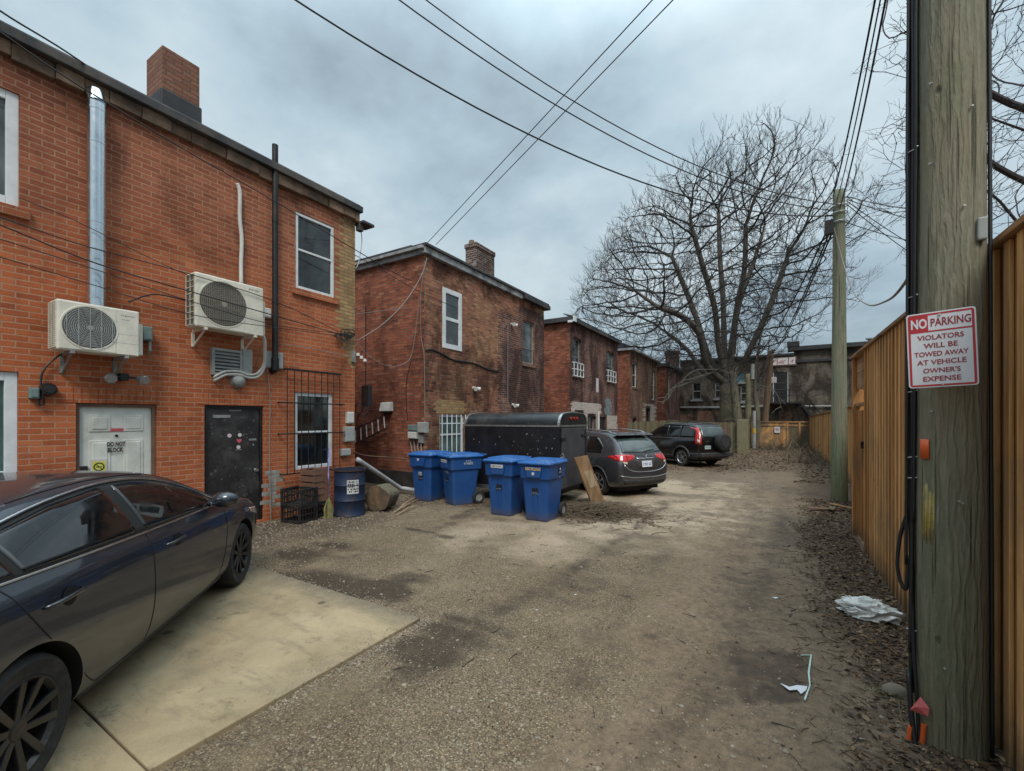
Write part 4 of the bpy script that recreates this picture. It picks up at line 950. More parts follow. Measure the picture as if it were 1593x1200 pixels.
# landing, stair, rails
lz = r[2]-.05; lx0, lx1 = r[0]-.5, r[1]+.9; ly0 = Y6-1.3
s = MB().box((lx0, ly0, lz-.14), (lx1, Y6-.01, lz)); fx, fz = P6(1290, 655, 1).x, .3
n_ = 14
for i in range(n_):
    x = lx1+(fx-lx1)*i/n_; z = lz-(lz-fz)*(i+1)/n_; s.box((x, ly0+.05, z-.05), (x+(fx-lx1)/n_+.06, Y6-.15, z))
for yy in (ly0, Y6-.12): s.prism([(lx1, yy, lz-.3), (lx1, yy, lz), (fx, yy, fz), (fx, yy, fz-.3)], (0, .06, 0))
s.build('fire_stair', 'blackmetal', b6)
s = MB(); 
for yy in (ly0+.02,):
    for h_ in (1.05, .55): s.tube([(lx0, yy, lz+h_), (lx1, yy, lz+h_), (fx, yy, fz+h_)], .035, 6)
    for i in range(9): t = i/8; x = lx0+(fx-lx0)*t; z = lz if x < lx1 else lz+(fz-lz)*(x-lx1)/(fx-lx1); s.tube([(x, yy, z), (x, yy, z+1.05)], .03, 6)
for (x, y_) in ((lx0+.1, ly0+.1), (lx1-.1, ly0+.1)): s.tube([(x, y_, -.1), (x, y_, lz-.1)], .06, 6)
s.build('handrail', 'blackmetal', b6)
MB().tube([P6(1050, 634, .15), P6(1125, 634, .15), P6(1195, 632, .15)], .07, 6).tube([P6(1245, 632, .15), P6(1300, 632, .15)], .06, 6).build('wall_pipe', 'plasticgrey', b6)
MB().box((P6(1057, 645).x, Y6-.03, .2), (P6(1078, 645).x, Y6-.005, P6(1057, 645).z)).box((P6(1085, 640).x, Y6-.03, .2), (P6(1110, 640).x, Y6-.005, P6(1085, 640).z)).box((P6(1214, 620).x, Y6-.03, .2), (P6(1232, 620).x, Y6-.005, P6(1214, 641).z)).build('bricked_up_opening', 'brick_brown', b6)
p = P6(1357, 529); MB().tube([(p.x, Y6+1, zb2), (p.x, Y6+1, zb2+.55)], .16, 10).tube([(p.x, Y6+1, zb2+.6), (p.x, Y6+1, zb2+.7)], .3, 10).build('roof_vent', 'plasticgrey', b6)
# ------------------------------------------------------------------ things fixed to the walls
def grid_bars(mb, x, y0, y1, z0, z1, ny, nz, t=.004):
    for i in range(ny+1): y = y0+(y1-y0)*i/ny; mb.box((x-t, y-t, z0), (x+t, y+t, z1))
    for i in range(nz+1): z = z0+(z1-z0)*i/nz; mb.box((x-t, y0, z-t), (x+t, y1, z+t))
def ac_unit(pl, pr, yt, yb, label, brand, rings, vents, fx=.42):
    a, c = P1(pl, yt, fx), P1(pl, yb, fx); y0, y1, z0, z1 = a.y, P1(pr, yt, fx).y, c.z, a.z; xf, xb = X1+fx, X1+.12
    t = thing('air_conditioner', label, 'air conditioner', (X1+.25, (y0+y1)/2, z0), group='outdoor units on the orange brick wall')
    b = MB().box((xb, y0, z0), (xf, y1, z1)); b.build('casing', 'acbody', t, bevel=.018)
    MB().box((xf-.001, y0+(y1-y0)*.70, z0+.012), (xf+.006, y1-.012, z1-.012)).build('service_panel', 'acbody', t, bevel=.004)
    MB().box((xf-.001, y0+.02, z0+.02), (xf+.005, y0+(y1-y0)*.69, z1-.02)).build('front_panel', 'acbody', t, bevel=.006)
    r = (z1-z0)*.42; cy, cz = y0+.02+r*1.09, (z0+z1)/2
    T_ = Matrix.Translation((xf+.004, cy, cz)) @ Matrix.Rotation(pi/2, 4, 'Y')
    MB().lathe([(r, 0), (r, .006), (r+.018, .008), (r+.022, 0)], 40, T_, True).build('fan_ring', 'acbody', t)
    MB().cyl((xf+.002, cy, cz), (xf+.0065, cy, cz), r, n=40).build('fan_cavity', 'acdark', t)
    g = MB()
    for i in range(1, 13): g.lathe([(r*i/13-.003, .010), (r*i/13+.003, .010), (r*i/13+.003, .014), (r*i/13-.003, .014)], 32, T_, True)
    g.cyl((xf+.013, cy, cz), (xf+.02, cy, cz), r*.12, n=20)
    if rings:
        for i in range(-2, 3):
            yy = cy+i*r*.42; hh = math.sqrt(max(0, r*r-(i*r*.42)**2)); g.box((xf+.016, yy-.004, cz-hh), (xf+.022, yy+.004, cz+hh))
        for i in range(-13, 14):
            zz = cz+i*r/14; hh = math.sqrt(r*r-(i*r/14)**2); g.box((xf+.012, cy-hh, zz-.002), (xf+.016, cy+hh, zz+.002))
    else:
        for i in range(-12, 13):
            yy = cy+i*r/13; hh = math.sqrt(r*r-(i*r/13)**2); g.box((xf+.012, yy-.002, cz-hh), (xf+.016, yy+.002, cz+hh))
    g.build('fan_grille', 'acgrille' if not rings else 'plasticgrey', t)
    # side coil seen at the near end
    s = MB(); MB().box((xb+.02, y0-.004, z0+.03), (xf-.02, y0+.002, z1-.03)).build('coil', 'acdark', t)
    nx, nz = vents
    for i in range(nx+1): x = xb+.02+(xf-xb-.04)*i/nx; s.box((x-.004, y0-.012, z0+.03), (x+.004, y0-.003, z1-.03))
    for i in range(nz+1): z = z0+.03+(z1-z0-.06)*i/nz; s.box((xb+.02, y0-.012, z-.004), (xf-.02, y0-.003, z+.004))
    s.build('side_grille', 'acbody', t)
    for y in (y0+.12, y1-.16):
        w = MB().box((xb, y, z0-.035), (xf+.02, y+.04, z0-.001)); w.box((X1-.0, y, z0-.26), (X1+.03, y+.04, z0-.0)); w.prism([(X1+.02, y+.01, z0-.24), (xf-.05, y+.01, z0-.035), (xf-.02, y+.01, z0-.035), (X1+.02, y+.01, z0-.27)], (0, .02, 0)); w.box((X1, y, z0-.035), (xb, y+.04, z0-.001))
        w.build('wall_bracket', 'oldframe' if rings else 'acbody', t)
    MB().box((xf-.2, y1-.001, z0+.03), (xf-.06, y1+.06, z0+(z1-z0)*.75)).build('valve_cover', 'acbody', t, bevel=.01)
    return t, (y0, y1, z0, z1, xf)
t, (y0, y1, z0, z1, xf) = ac_unit(88, 217, 464, 543, 'ivory outdoor air conditioner with oval fan at the foot of the steel duct', 1, True, (4, 22))
p = Vector((xf+.0065, y0+(y1-y0)*.84, z1-.09)); text('FUJITSU', .14, .022, off=.01).xf(frameM(p, (0, 1, 0), (1, 0, 0))).build('lettering', 'lettering', t, fix=False)
text('inverter', .08, .016).xf(frameM(p-Vector((0, .02, .05)), (0, 1, 0), (1, 0, 0))).build('lettering', 'lettering', t, fix=False)
MB().box((xf+.004, p.y-.14, z0+.16), (xf+.007, p.y+.12, z0+.163)).box((xf+.004, p.y-.14, z0+.28), (xf+.007, p.y+.12, z0+.283)).build('panel_line', 'acgrille', t)
t, (y0, y1, z0, z1, xf) = ac_unit(304, 410, 422, 507, 'ivory outdoor air conditioner with black diamond mark, below the white conduit', 2, False, (2, 8))
p = Vector((xf+.0065, y0+(y1-y0)*.86, z1-.075)); text('MITSUBISHI', .13, .022, off=.008).xf(frameM(p, (0, 1, 0), (1, 0, 0))).build('lettering', 'lettering', t, fix=False)
d = MB()
for k in range(3):
    a = pi/2+k*2*pi/3; c_ = Vector((xf+.0066, p.y-.09+.012*cos(a), p.z+.012*sin(a)))
    d.prism([(c_.x, c_.y+.012*cos(a), c_.z+.012*sin(a)), (c_.x, c_.y+.006*cos(a+pi/2), c_.z+.006*sin(a+pi/2)), (c_.x, c_.y-.012*cos(a), c_.z-.012*sin(a)), (c_.x, c_.y-.006*cos(a+pi/2), c_.z-.006*sin(a+pi/2))], (.001, 0, 0))
d.build('emblem', 'letter_red', t)
# refrigerant line looping under the second unit
pts = [P1(405, 520, .30), P1(411, 527, .30), P1(412, 545, .22), P1(411, 570, .12), P1(402, 585, .08), P1(388, 588, .07), P1(372, 583, .07), P1(352, 583, .06), P1(337, 590, .05), P1(334, 593, .0)]
m = MB().tube(smoothpts(pts), .026, 10); m.tube([q+Vector((.02, -.02, .05)) for q in smoothpts(pts[2:])], .02, 8)
tag(m.build('refrigerant_line', 'white', smooth=True), 'white wrapped hose looping below the louvred vent', 'pipe')
# fixtures
def small_box(px0, py0, px1, py1, dx, d, m, label, name='junction_box', cat='box', P=None, lid=True, grp=None):
    P = P or P1; a = P(px0, py0, dx); b = P(px1, py0, dx); c = P(px0, py1, dx); x = a.x
    t = thing(name, label, cat, (x, (a.y+b.y)/2, c.z), group=grp)
    MB().box((x-d, a.y, c.z), (x, b.y, a.z)).build('housing', m, t, bevel=.01)
    if lid: MB().box((x, a.y+.012, c.z+.02), (x+.008, b.y-.012, a.z-.012)).build('cover', m, t, bevel=.003)
    return t
small_box(46, 603, 62, 620, .08, .09, 'teal', 'small weathered teal junction box left of the white door', grp='electrical boxes on the walls')
small_box(224, 507, 238, 529, .12, .13, 'teal', 'teal grey switch box on a conduit beside the left air conditioner', name='switch_box', grp='electrical boxes on the walls')
p = P1(233, 528, .06); tag(MB().tube([p, p-Vector((0, 0, .17)), p-Vector((.06, .0, .2))], .02, 8).build('conduit', 'plasticgrey'), 'short grey conduit below the teal switch box', 'conduit')
small_box(414, 546, 441, 572, .05, .06, 'plasticgrey', 'grey electrical box behind the foot of the black vent pipe', grp='electrical boxes on the walls')
small_box(410, 478, 422, 493, .10, .11, 'white', 'white isolator box right of the right air conditioner', name='switch_box', grp='electrical boxes on the walls')
small_box(538, 664, 552, 688, .10, .11, 'plasticgrey', 'tall grey meter box at the corner of the orange building', name='meter_box', cat='box', grp='electrical boxes on the walls')
small_box(541, 641, 551, 659, .08, .09, 'white', 'small white telephone box above the grey meter box', name='telephone_box', grp='electrical boxes on the walls')
small_box(532, 699, 546, 710, .09, .10, 'plasticgrey', 'small grey box below the grey meter box, above the drum', grp='electrical boxes on the walls')
# round vent
p = P1(74, 606, .0); t = thing('round_vent', 'dark round wall vent beside the small teal box', 'vent', tuple(p))
MB().cyl((p.x-.01, p.y, p.z), (p.x+.08, p.y, p.z), .085, .075, 18).build('vent_hood', 'blackmetal', t); MB().cyl((p.x+.08, p.y, p.z), (p.x+.10, p.y, p.z), .05, n=16).build('vent_flap', 'rubber', t)
tag(MB().tube(smoothpts([P1(110, 546, .2), P1(88, 556, .06), P1(66, 580, .04), P1(64, 612, .04), P1(60, 628, .05), P1(68, 628, .05), P1(67, 612, .1)]), .012, 6).build('cable_loop', 'cable'), 'cable looping from the left air conditioner to the teal box', 'cable')
# twin floodlight
p = P1(186, 587, .0); t = thing('floodlight', 'twin lamp floodlight on the wall over the white door', 'light', tuple(p))
MB().cyl((p.x, p.y, p.z), (p.x+.06, p.y, p.z), .055, n=14).box((p.x+.05, p.y-.03, p.z-.05), (p.x+.12, p.y+.07, p.z+.05)).build('mount', 'blackmetal', t, bevel=.008)
for dy in (-.13, .17):
    q = Vector((p.x+.12, p.y+dy, p.z-.01)); e_ = q+Vector((.10, dy*.25, -.03))
    l_ = MB().cyl(q-Vector((.02, 0, 0)), e_, .035, .07, 16).build('lamp_head', 'oldframe', t); MB().cyl(e_, e_+Vector((.012, 0, -.003)), .064, .055, 16).build('lamp_lens', 'alu', l_)
    MB().tube([(p.x+.09, p.y+.02, p.z), q], .015, 8).build('lamp_arm', 'blackmetal', t)
p = P1(369, 593, .0); t = thing('wall_lamp', 'round grey bulkhead lamp below the louvred vent', 'light', tuple(p))
MB().lathe([(0, .12), (.06, .11), (.10, .07), (.115, .0), (0, 0)], 20, Matrix.Translation(p) @ Matrix.Rotation(pi/2, 4, 'Y')).build('lamp_shade', 'plasticgrey', t, smooth=True)
MB().cyl((p.x, p.y, p.z), (p.x+.02, p.y, p.z), .125, n=20).build('lamp_base', 'oldframe', t)
# maroon box between the sedan and the wall
p0 = onX(-30, 742, -7.35); p1 = onX(108, 740, -7.35)
t = thing('storage_box', 'low dark red brown box behind the dark sedan', 'box', (-7.6, (p0.y+p1.y)/2, 0))
zt = p1.z
bx = MB()
for k in range(7): bx.box((-7.80, p0.y, .03+k*(zt-.1)/7), (-7.35, p1.y, .03+(k+1)*(zt-.1)/7-.008))
bx.build('box_body', 'maroon', t, bevel=.006); MB().box((-7.84, p0.y-.04, zt-.07), (-7.31, p1.y+.04, zt)).build('lid', 'maroon', t, bevel=.012)

# --- fixtures on building 2's side wall (faces the camera) and front
YS = y2a
def PS(px, py, dy=0): return onY(px, py, YS-dy)
def sbox(px0, py0, px1, py1, d, m, label, name='meter_box', grp='meters on the red brick side wall'):
    a, c = PS(px0, py0, d), PS(px1, py1, d); t = thing(name, label, 'box', ((a.x+c.x)/2, YS-d/2, c.z), group=grp)
    MB().box((a.x, YS-d, c.z), (c.x, YS+.01, a.z)).build('housing', m, t, bevel=.01); MB().box((a.x+.015, YS-d-.008, c.z+.02), (c.x-.015, YS-d, a.z-.015)).build('cover', m, t, bevel=.003); return t
sbox(634, 661, 648, 671, .12, 'teal', 'upper left grey green box of the meter cluster')
sbox(634, 672, 647, 683, .14, 'white', 'lower left pale box of the meter cluster')
sbox(649, 657, 661, 674, .14, 'plasticgrey', 'right hand grey box of the meter cluster, nearest the corner')
sbox(650, 676, 657, 690, .08, 'oldframe', 'small box with conduits under the meter cluster')
p = MB()
for (a, b_) in ((637, 640), (643, 645), (652, 650), (656, 655)): p.tube(smoothpts([PS(a, 682, .06), PS(b_, 695, .05), PS(b_+2, 712, .04)]), .014, 6)
tag(p.build('meter_conduits', 'plasticgrey'), 'bundle of conduits dropping below the meter cluster', 'conduit')
a, c = PS(597, 627, .0), PS(612, 640, .0); t = thing('dryer_vent', 'white hooded vent on the red brick side wall above the ladder', 'vent', ((a.x+c.x)/2, YS, c.z))
MB().prism([(a.x, YS, c.z), (a.x, YS-.18, c.z), (a.x, YS-.12, a.z), (a.x, YS, a.z+.02)], (c.x-a.x, 0, 0)).build('vent_hood', 'white', t, bevel=.01); MB().box((a.x+.03, YS-.15, c.z-.05), (c.x-.03, YS-.01, c.z-.002)).build('vent_throat', 'rubber', t)
# ladder hung on the side wall
A0, A1, B0, B1 = PS(540, 675, .10), PS(600, 645, .10), PS(540, 697, .10), PS(602, 666, .10)
t = thing('ladder', 'old ladder with white rungs hung sloping on the red brick side wall', 'ladder', tuple((B0+B1)/2))
for a, b_ in ((A0, A1), (B0, B1)): MB().tube([a, b_], .028, 4).build('rail', 'maroon', t)
for i in range(7):
    a, b_ = A0.lerp(A1, .08+i*.145), B0.lerp(B1, .08+i*.145); MB().tube([a, b_], .016, 6).build('rung', 'upvc', t)
a = PS(603, 644, .0); tag(MB().tube([PS(604, 641, .02), a+Vector((0, -.16, 0)), a+Vector((0, -.17, -.08))], .012, 6).build('wall_hook', 'blackmetal'), 'dark hook holding the old ladder on the side wall', 'hook')
# insulators and small lamps on the front of building 2
def lampy(p, label, name='wall_lamp', m='white', cat='light'):
    t = thing(name, label, cat, tuple(p)); MB().cyl(p, p+Vector((.05, 0, 0)), .05, n=12).build('mount', m, t)
    for s_ in (-1, 1):
        a = p+Vector((.06, s_*.03, 0)); MB().cyl(a, a+Vector((.13, s_*.09, -.04)), .035, .065, 14).build('lamp_head', m, t)
lampy(P2(795, 505), 'twin lamp high on the sooty building left of its narrow upstairs window')
lampy(P2(736, 604), 'small white twin lamp in the middle of the sooty front wall')
lampy(P2(797, 630), 'white twin lamp low on the blackened brickwork above the trailer')
tag(MB().tube([P2(790, 508, .02), P2(790, 628, .02)], .012, 6).build('wall_cable', 'cable_pale'), 'thin pale cable joining two lamps on the blackened brickwork', 'cable')
# insulator rack on the orange building's corner
p = P1(551, 555, .06); t = thing('insulator_cluster', 'cluster of white porcelain insulators at the corner of the orange building', 'insulator', tuple(p))
MB().box((X1-.01, p.y-.04, p.z-.12), (X1+.06, p.y+.04, p.z+.12)).build('bracket', 'oldframe', t)
for k in range(3): q = p+Vector((.05+.05*k, .06+.05*k, .05-.06*k)); MB().cyl(q-Vector((0, 0, .03)), q+Vector((0, 0, .03)), .04, .03, 12).build('insulator', 'white', t)
# tangle of old cable on the corner
p = MB(); rr = random.Random(12)
for k in range(9):
    c = P1(rr.uniform(522, 548), rr.uniform(516, 528), .06); n_ = 14; R_ = rr.uniform(.05, .13)
    p.tube([c+Vector((rr.uniform(0, .03), R_*1.3*cos(2*pi*i/n_*1.2), R_*.6*sin(2*pi*i/n_*1.2))) for i in range(n_)], .009, 5)
p2_ = MB()
for k in range(4):
    c = atd(rr.uniform(556, 572), rr.uniform(626, 655), 9.9); p2_.tube([c+Vector((.10*cos(2*pi*i/16), .0, .13*sin(2*pi*i/16))) for i in range(15)], .011, 5)
tag(p.build('cable_tangle', 'cable'), 'tangled black cable high on the corner of the orange building', 'cable')
tag(p2_.build('cable_coil', 'cable'), 'loops of black cable beside the white telephone box', 'cable')
a = atd(569, 615, 9.9); tag(MB().box((a.x-.12, a.y-.02, a.z-.25), (a.x+.1, a.y+.1, a.z+.22)).cyl((a.x, a.y, a.z+.2), (a.x, a.y, a.z+2.0), .015, n=6).build('wall_bracket', 'blackmetal', bevel=.01), 'dark rusty bracket and rod beside the orange corner', 'bracket')

# ------------------------------------------------------------------ yard things by the wall
def base(px, py, extra=0):      # ground point seen at a pixel, pushed "extra" metres further off
    g = onZ(px, py); d = Vector((g.x, g.y, 0)); return d+d.normalized()*extra
def rest(p, m=0): return Vector((p.x, p.y, gz(p.x, p.y)-m))
c = rest(base(544, 805, .28), .0); t = thing('steel_drum', 'rusty dark blue steel drum with a printed label', 'barrel', tuple(c))
pr = [(0, 0), (.285, 0), (.29, .02), (.283, .03), (.283, .29), (.295, .305), (.283, .32), (.283, .58), (.295, .595), (.283, .61), (.283, .84), (.297, .855), (.297, .88), (.275, .88), (.272, .80), (0, .80)]
MB().lathe(pr, 40, Matrix.Translation(c)).build('drum_body', 'drum', t, smooth=True).modifiers.new('e', 'EDGE_SPLIT').split_angle = R(40)
MB().lathe([(.285, .86), (.302, .862), (.302, .895), (.285, .893)], 40, Matrix.Translation(c), True).build('drum_rim', 'drumlid', t)
vd = Vector((-c.x, -c.y, 0)).normalized(); an = math.atan2(vd.y, vd.x)+R(12)
lb = MB(); nseg = 8
vs = []; fs = []
for i in range(nseg+1):
    a = an-.38+.76*i/nseg
    for z in (.44, .70): vs.append((c.x+.287*cos(a), c.y+.287*sin(a), c.z+z))
fs = [(2*i, 2*i+2, 2*i+3, 2*i+1) for i in range(nseg)]
lbl = MB().add(vs, fs).build('drum_label', 'binlabel', t, fix=False); rr = random.Random(1); mk = MB()
for row in range(5):
    a = an-.33
    while a < an+.3:
        w = rr.uniform(.03, .10); z = c.z+.47+row*.045
        if rr.random() < .75: mk.add([(c.x+.289*cos(a), c.y+.289*sin(a), z), (c.x+.289*cos(a+w), c.y+.289*sin(a+w), z), (c.x+.289*cos(a+w), c.y+.289*sin(a+w), z+.028), (c.x+.289*cos(a), c.y+.289*sin(a), z+.028)], [(0, 1, 2, 3)])
        a += w+.03
mk.build('label_marks', 'lettering', lbl, fix=False)
# log section
c = rest(base(594, 797, .25)); t = thing('log', 'short thick cut log lying on its side by the drum', 'log', tuple(c))
ax = Vector((-.35, 1, 0)).normalized(); u_ = ax.cross(Vector((0, 0, 1))); rr = random.Random(3); n_ = 28; vs = []; prof = [.27+.03*fbm(cos(2*pi*i/n_)*1.5, sin(2*pi*i/n_)*1.5, 2, 1) for i in range(n_)]
K = 8
for j in range(K+1):
    for i in range(n_):
        a = 2*pi*i/n_; r_ = prof[i]*(1+.05*fbm(j*.6, a*2, 5)); vs.append(c+Vector((0, 0, .25))+ax*(-.20+.42*j/K)+u_*cos(a)*r_+Vector((0, 0, 1))*sin(a)*r_*.92)
fs = [(j*n_+i, j*n_+(i+1) % n_, (j+1)*n_+(i+1) % n_, (j+1)*n_+i) for j in range(K) for i in range(n_)]
lg = MB().add(vs, fs).build('log_bark', 'bark', t, smooth=True)
e_ = MB(); e_.add(vs[:n_], [tuple(range(n_))]).add(vs[-n_:], [tuple(range(n_))]); e_.build('cut_face', wood('cut_wood', (.24, .16, .09), (.14, .09, .05), .4, 'y', grey=(.06, .05, .04), grey_thr=(.4, .6)), t)
# crates
def crate(name, label, c, sx, sy, h, n, mat, rz, grp, tray=False, lean=0.0):
    z = 0; off = 0
    t = thing(name, label, 'crate', tuple(c), group=grp)
    Mx = Matrix.Translation(c) @ Matrix.Rotation(rz, 4, 'Z') @ Matrix.Rotation(lean, 4, 'Y')
    m = MB(); hx, hy = sx/2, sy/2; q = .012
    m.box((-hx, -hy, 0), (hx, hy, .015))
    for (a, b_) in (((-hx, -hy), (hx, -hy+q)), ((-hx, hy-q), (hx, hy)), ((-hx, -hy+q), (-hx+q, hy-q)), ((hx-q, -hy+q), (hx, hy-q))):
        m.box((a[0], a[1], h-.045), (b_[0], b_[1], h)); m.box((a[0], a[1], .015), (b_[0], b_[1], .05)); m.box((a[0]+.001, a[1]+.001, h*.48), (b_[0]-.001, b_[1]-.001, h*.48+.02))
    for k in range(7):
        u = -hx+.01+(sx-.02-q)*k/6
        for y in (-hy+.001, hy-q-.001): m.box((u, y, .04), (u+q, y+q, h-.03))
        u = -hy+.01+(sy-.02-q)*k/6
        for x in (-hx+.001, hx-q-.001): m.box((x, u, .04), (x+q, u+q, h-.03))
    for (x, y) in ((-hx, -hy), (hx-.03, -hy), (-hx, hy-.03), (hx-.03, hy-.03)): m.box((x-.002, y-.002, 0), (x+.032, y+.032, h+.002))
    m.box((-hx, -hy, h-.01), (-hx+.03, hy, h+.012)).box((hx-.03, -hy, h-.01), (hx, hy, h+.012))
    m.xf(Mx).build('crate_shell', mat, t)
    if not tray: MB().box((-.07, -hy-.004, h*.62), (.07, -hy+.016, h*.62+.04)).xf(Mx).build('handle', 'seam', t)
    return t
g_ = 'black milk crates under the barred window'
c = rest(base(462, 813, .2)); c.x = -7.42
crate('milk_crate', 'black milk crate standing on the gravel, lower one of the front stack', c, .46, .40, .29, 0, 'crate', R(8), g_)
crate('milk_crate', 'black milk crate on top of the front stack below the barred window', c+Vector((0, .0, .30)), .46, .40, .29, 0, 'crate', R(14), g_)
c2 = Vector((-7.52, c.y+.40, gz(-7.45, c.y+.4))); crate('milk_crate', 'black milk crate carrying the stack of brown trays', c2, .40, .36, .28, 0, 'crate', R(-4), g_)
for k in range(5):
    crate('plastic_tray', ('lowest brown tray, resting on the black milk crate', 'second brown tray from the bottom of the stack', 'middle brown tray of the stack under the barred window', 'second brown tray from the top of the stack', 'topmost brown tray of the stack under the barred window')[k],
          c2+Vector((.0, -.02-.006*k, .295+k*.125)), .38, .32-.008*k, .10, 0, 'crate_brown', R(-6+3*k), 'brown trays stacked under the barred window', True)
# broom
p0, p1 = P1(511, 698, .10), rest(base(511, 806, .0))
t = thing('broom', 'straw broom with a blue handle leaning on the wall beside the drum', 'broom', tuple(p1))
q = p1.lerp(p0, .28); MB().tube([q, p0], .013, 8).build('handle', simple('blue_broom_handle', (.12, .14, .38), .5, 0, .4, 6, 0, (.4, .4, .42), .8), t)
b_ = MB(); rr = random.Random(5)
for k in range(70):
    a = rr.uniform(0, 2*pi); r_ = rr.uniform(0, 1); e_ = p1+Vector((.03*cos(a)*r_, .09*sin(a)*r_, .0)); b_.tube([q+Vector((.012*cos(a), .012*sin(a), 0)), q.lerp(e_, .5)+Vector((.02*cos(a), .05*sin(a), 0))*r_, e_], .0045, 4)
b_.build('bristles', simple('straw_bristles', (.19, .18, .07), .85, 0, .4, 10, 0), t)

# ------------------------------------------------------------------ blue carts
def cart(px, d, th, label, marks, stripe=None):
    u = (px-CX)/F; C0 = Vector((d*(CA*u-SA), d*(SA*u+CA), 0)); n0 = -C0.normalized(); cl = Vector((-CA, -SA, 0)); n_ = n0*cos(th)+cl*sin(th)
    C0 = rest(C0); rz = math.atan2(n_.x, -n_.y)
    t = thing('wheeled_bin', label, 'bin', tuple(C0), rz, group='blue wheeled bins by the trailer', world=False)
    def ring(w, d0, d1, z, r_=.05):      # rounded rectangle, front at -y
        pts = []
        for (cx_, cy_, a0) in ((w/2-r_, d1-r_, 0), (-w/2+r_, d1-r_, 90), (-w/2+r_, d0+r_, 180), (w/2-r_, d0+r_, 270)):
            for k in range(4): a = R(a0+k*30); pts.append((cx_+r_*cos(a), cy_+r_*sin(a), z))
        return pts
    secs = [ring(.44, -.28, .20, 0), ring(.45, -.29, .22, .03), ring(.535, -.335, .315, .70), ring(.545, -.34, .33, .745), ring(.60, -.375, .37, .775), ring(.62, -.385, .385, 1.0), ring(.645, -.40, .40, 1.005), ring(.645, -.40, .40, 1.03)]
    m = MB(); vs = [p for s in secs for p in s]; nn = 16
    fs = [(j*nn+i, j*nn+(i+1) % nn, (j+1)*nn+(i+1) % nn, (j+1)*nn+i) for j in range(len(secs)-1) for i in range(nn)]+[tuple(range(nn-1, -1, -1)), tuple(range(len(vs)-nn, len(vs)))]
    m.add(vs, fs); m.build('bin_body', 'bluebin', t, bevel=.006)
    # front catch pocket, a hood moulded on the front
    f = MB().prism([(-.17, -.36, .99), (.17, -.36, .99), (.13, -.36, .80), (-.13, -.36, .80)], (0, -.055, 0)); f.build('front_pocket', 'bluebin', t, bevel=.01)
    s = MB().prism([(-.035, -.283, .05), (.035, -.283, .05), (.055, -.335, .56), (-.055, -.335, .56)], (0, -.012, 0)); s.build('front_rib', 'bluebin', t, bevel=.006)
    MB().box((-.06, -.346, .53), (.06, -.325, .60)).build('front_notch', 'seam', t, bevel=.004); MB().box((-.055, -.362, .515), (.055, -.33, .528)).build('catch_bar', 'alu', t)
    # lid: shallow dome with a raised inner panel
    l_ = MB(); secs = [ring(.68, -.425, .41, 1.03, .06), ring(.69, -.43, .415, 1.05, .06), ring(.66, -.415, .40, 1.075, .06), ring(.56, -.35, .35, 1.085, .06), ring(.54, -.34, .34, 1.105, .06), ring(.2, -.1, .15, 1.125, .05)]
    vs = [p for s_ in secs for p in s_]; l_.add(vs, [(j*nn+i, j*nn+(i+1) % nn, (j+1)*nn+(i+1) % nn, (j+1)*nn+i) for j in range(len(secs)-1) for i in range(nn)]+[tuple(range(nn-1, -1, -1)), tuple(range(len(vs)-nn, len(vs)))])
    l_.build('lid', 'bluelid', t, bevel=.005)
    h = MB().tube([(-.26, .40, 1.04), (-.26, .50, 1.07), (.26, .50, 1.07), (.26, .40, 1.04)], .018, 8); h.build('handle', 'bluebin', t)
    for s_ in (-1, 1):
        ax = Matrix.Translation((s_*.262, .30, .14)) @ Matrix.Rotation(pi/2, 4, 'Y')
        w = MB().lathe([(.085, -.03), (.13, -.032), (.14, -.02), (.14, .02), (.13, .032), (.085, .03)], 24, ax, True).build('wheel', 'rubber', t, smooth=False)
        MB().lathe([(0, -.018), (.085, -.02), (.085, .02), (.03, .012), (0, .02)], 20, ax).build('rim', 'oldframe', w)
    MB().cyl((-.26, .30, .14), (.26, .30, .14), .014, n=8).build('axle', 'oldframe', t)
    for mk in marks:
        k = mk[0]
        if k == 'label': MB().box((-.13, -.4185, .925), (.13, -.414, .985)).build('label', 'binlabel', t); text('RECYCLING', .20, .028, off=.02).xf(Matrix.Translation((0, -.4195, .955))).build('lettering', 'lettering', t, fix=False)
        if k == 'yellow': text('RECYCLING', .30, .05, off=.03).xf(Matrix.Translation((0.0, -.417, .955))).build('lettering', 'letter_yellow', t, fix=False)
        if k == 'disc': MB().cyl((mk[1], -.412, mk[2]), (mk[1], -.4175, mk[2]), .028, n=18).build('round_sticker', 'binlabel', t)
        if k == 'side':     # marks on the right hand side panel
            for (txt, w_, h_, y, z) in (('W WASTE', .22, .05, .02, .90), ('- - -', .12, .02, .02, .955)): text(txt, w_, h_, off=.02).xf(frameM((.325 if z > .95 else .318, y, z), (0, 1, 0), (1, 0, 0))).build('lettering', 'binlabel', t, fix=False)
        if k == 'front': text('W WASTE', .19, .045, off=.02).xf(Matrix.Translation((.0, -.352, .71))).build('lettering', 'binlabel', t, fix=False)
        if k == 'code': text('NX', .09, .085, off=.03).xf(Matrix.Translation((.0, -.355, .63))).build('lettering', 'binlabel', t, fix=False)
        if k == 'sticker':
            MB().box((.300, .0, .83), (.3185, .13, .97)).build('side_sticker', 'lettering', t); MB().cyl((.3185, .065, .93), (.321, .065, .93), .025, n=16).build('round_sticker', 'binlabel', t); text('WASTE', .11, .03, off=.02).xf(frameM((.3195, .065, .87), (0, 1, 0), (1, 0, 0))).build('lettering', 'binlabel', t, fix=False)
            MB().prism([(.306, .05, .79), (.306, .08, .79), (.306, .065, .755)], (.004, 0, 0)).build('small_mark', 'binlabel', t)
